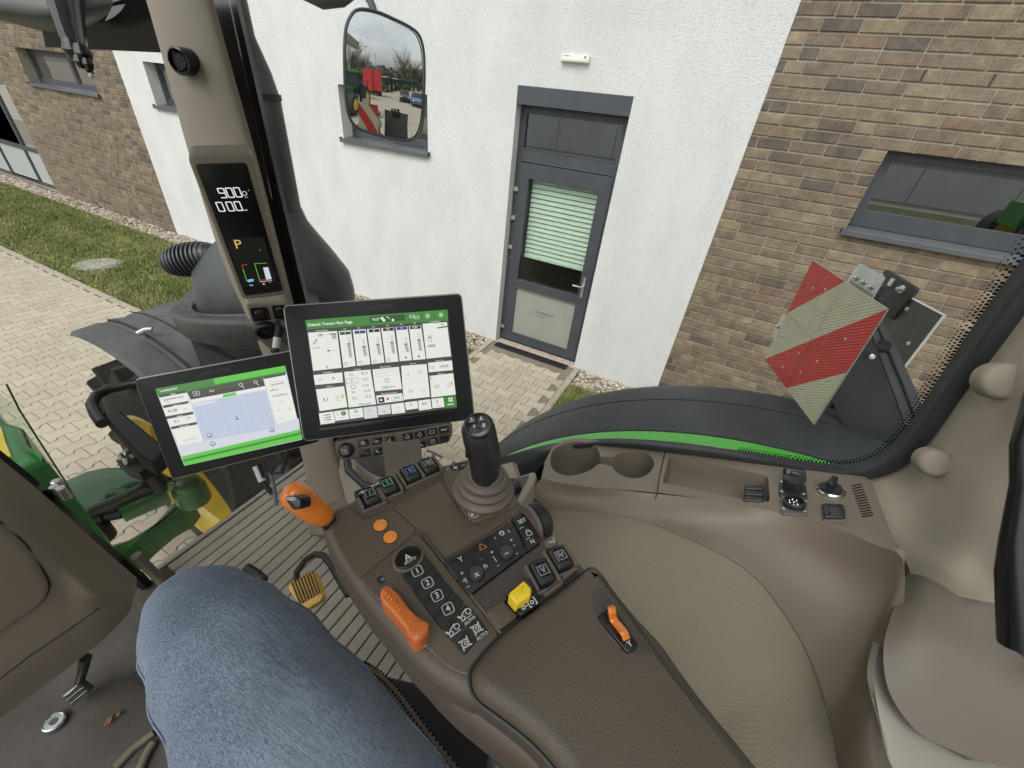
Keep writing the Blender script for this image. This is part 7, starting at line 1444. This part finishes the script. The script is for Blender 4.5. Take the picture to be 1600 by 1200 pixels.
def bare_tree(p, h, lab):
    t = thing('bare_tree', p, lab, 'tree'); b = MB(); b.tube([p, p + V((.1, .1, h * .4)), p + V((0, 0, h * .75))], [.2, .14, .06], 8); b.build('trunk', m_twig, t, smooth=40); b = MB()
    for _ in range(150):
        s_ = p + V((0, 0, h * random.uniform(.25, .7))); a = random.random() * 6.28; L_ = h * random.uniform(.15, .42); e_1 = s_ + V((cos(a) * L_, sin(a) * L_, L_ * random.uniform(.4, 1.3))); b.tube([s_, s_.lerp(e_1, .5) + V((random.uniform(-.3, .3),) * 3), e_1], [.06, .035, .015], 4)
        for _ in range(3): e2 = e_1 + V((random.uniform(-1, 1), random.uniform(-1, 1), random.uniform(.1, 1.2))) * h * .09; b.tube([s_.lerp(e_1, random.uniform(.4, .9)), e2], [.025, .01], 4)
    b.build('crown', m_twig, t)
bare_tree(refl_g(556, 62), 10, 'large bare tree at the left of the mirror image'); bare_tree(refl_g(570, 75), 9, 'bare tree behind the red implement in the mirror'); bare_tree(refl_g(632, 80), 12, 'large bare tree at the right of the mirror image'); bare_tree(refl_g(648, 85), 10, 'bare tree at the far right of the mirror image')
# woodland behind
b = MB(); rng = random.Random(5)
for i in range(5200):
    a = rng.uniform(-.75, .75); R_ = rng.uniform(95, 112); h = 7.5 + 1.6 * noise.noise(V((a * 8, 0, 0))) + .8 * noise.noise(V((a * 40, 2, 0))); z = rng.uniform(0, 1) ** .7 * h; c_ = V((R_ * cos(a), R_ * sin(a), z)); s_ = rng.uniform(.5, 1.5)
    u = V((rng.uniform(-1, 1), rng.uniform(-1, 1), rng.uniform(-1, 1))).normalized() * s_; w = V((rng.uniform(-1, 1), rng.uniform(-1, 1), rng.uniform(-1, 1))).normalized() * s_
    b.add([c_ - u, c_ + w, c_ + u * .8], [(0, 1, 2)], rng.randrange(3))
b.build('woodland', [mat('wood_brown', (.11, .09, .065), .95), mat('wood_olive', (.075, .075, .045), .95), mat('wood_grey', (.15, .13, .105), .95)], label='bare brown woodland on the horizon in the mirror', cat='woodland', kind='stuff')
b = MB(); b.add([(x, y, z) for a in [-.8 + i * .05 for i in range(33)] for x, y in [(113 * cos(a), 113 * sin(a))] for z in (-.1, 5.5 + noise.noise(V((a * 9, 1, 1))))], [(2*i, 2*i+2, 2*i+3, 2*i+1) for i in range(32)]); b.build('far_hedge', mat('wood_olive', (.07, .07, .04), .95), label='dark hedge line behind the bare woodland', cat='hedge', kind='stuff')

# across the yard: reflected in the panes of the building
hall = thing('yard_hall', (0, -32, 0), 'grey panelled hall across the yard, seen only as a reflection in the window panes', 'hall')
b = MB(); b.bb((-30, -40, 0), (26, -32, 4.6)); b.build('hall_wall', mat('hall_grey', (.62, .64, .63), .7, var=.1, vs=.5), hall)
b = MB(); b.bb((-.03, -31.995, 0), (.03, -31.97, 4.6)); me = bpy.data.meshes.new('panel_joint'); me.from_pydata([tuple(V(p) - V((0, -31.98, 2.3))) for p in b.v], [], b.f); me.materials.append(mat('joint_grey', (.3, .31, .31), .7))
for i in range(10): ob = bpy.data.objects.new('panel_joint', me); COL.objects.link(ob); ob.parent = hall; ob.location = V((-27 + i * 5.5, -31.98, 2.3)) - V((0, -32, 0))
b = MB(); b.add([(-60, -27, 0), (60, -27, 0), (60, -15, 0), (-60, -15, 0)], [(0, 1, 2, 3)]); b.build('verge', mat('verge_green', (.075, .085, .03), .95, var=.3, vs=.8), kind='structure')
yard_tractor(V((12.5, -15, 0)), pi * .9, 'green tractor parked across the yard, reflected in the right window');
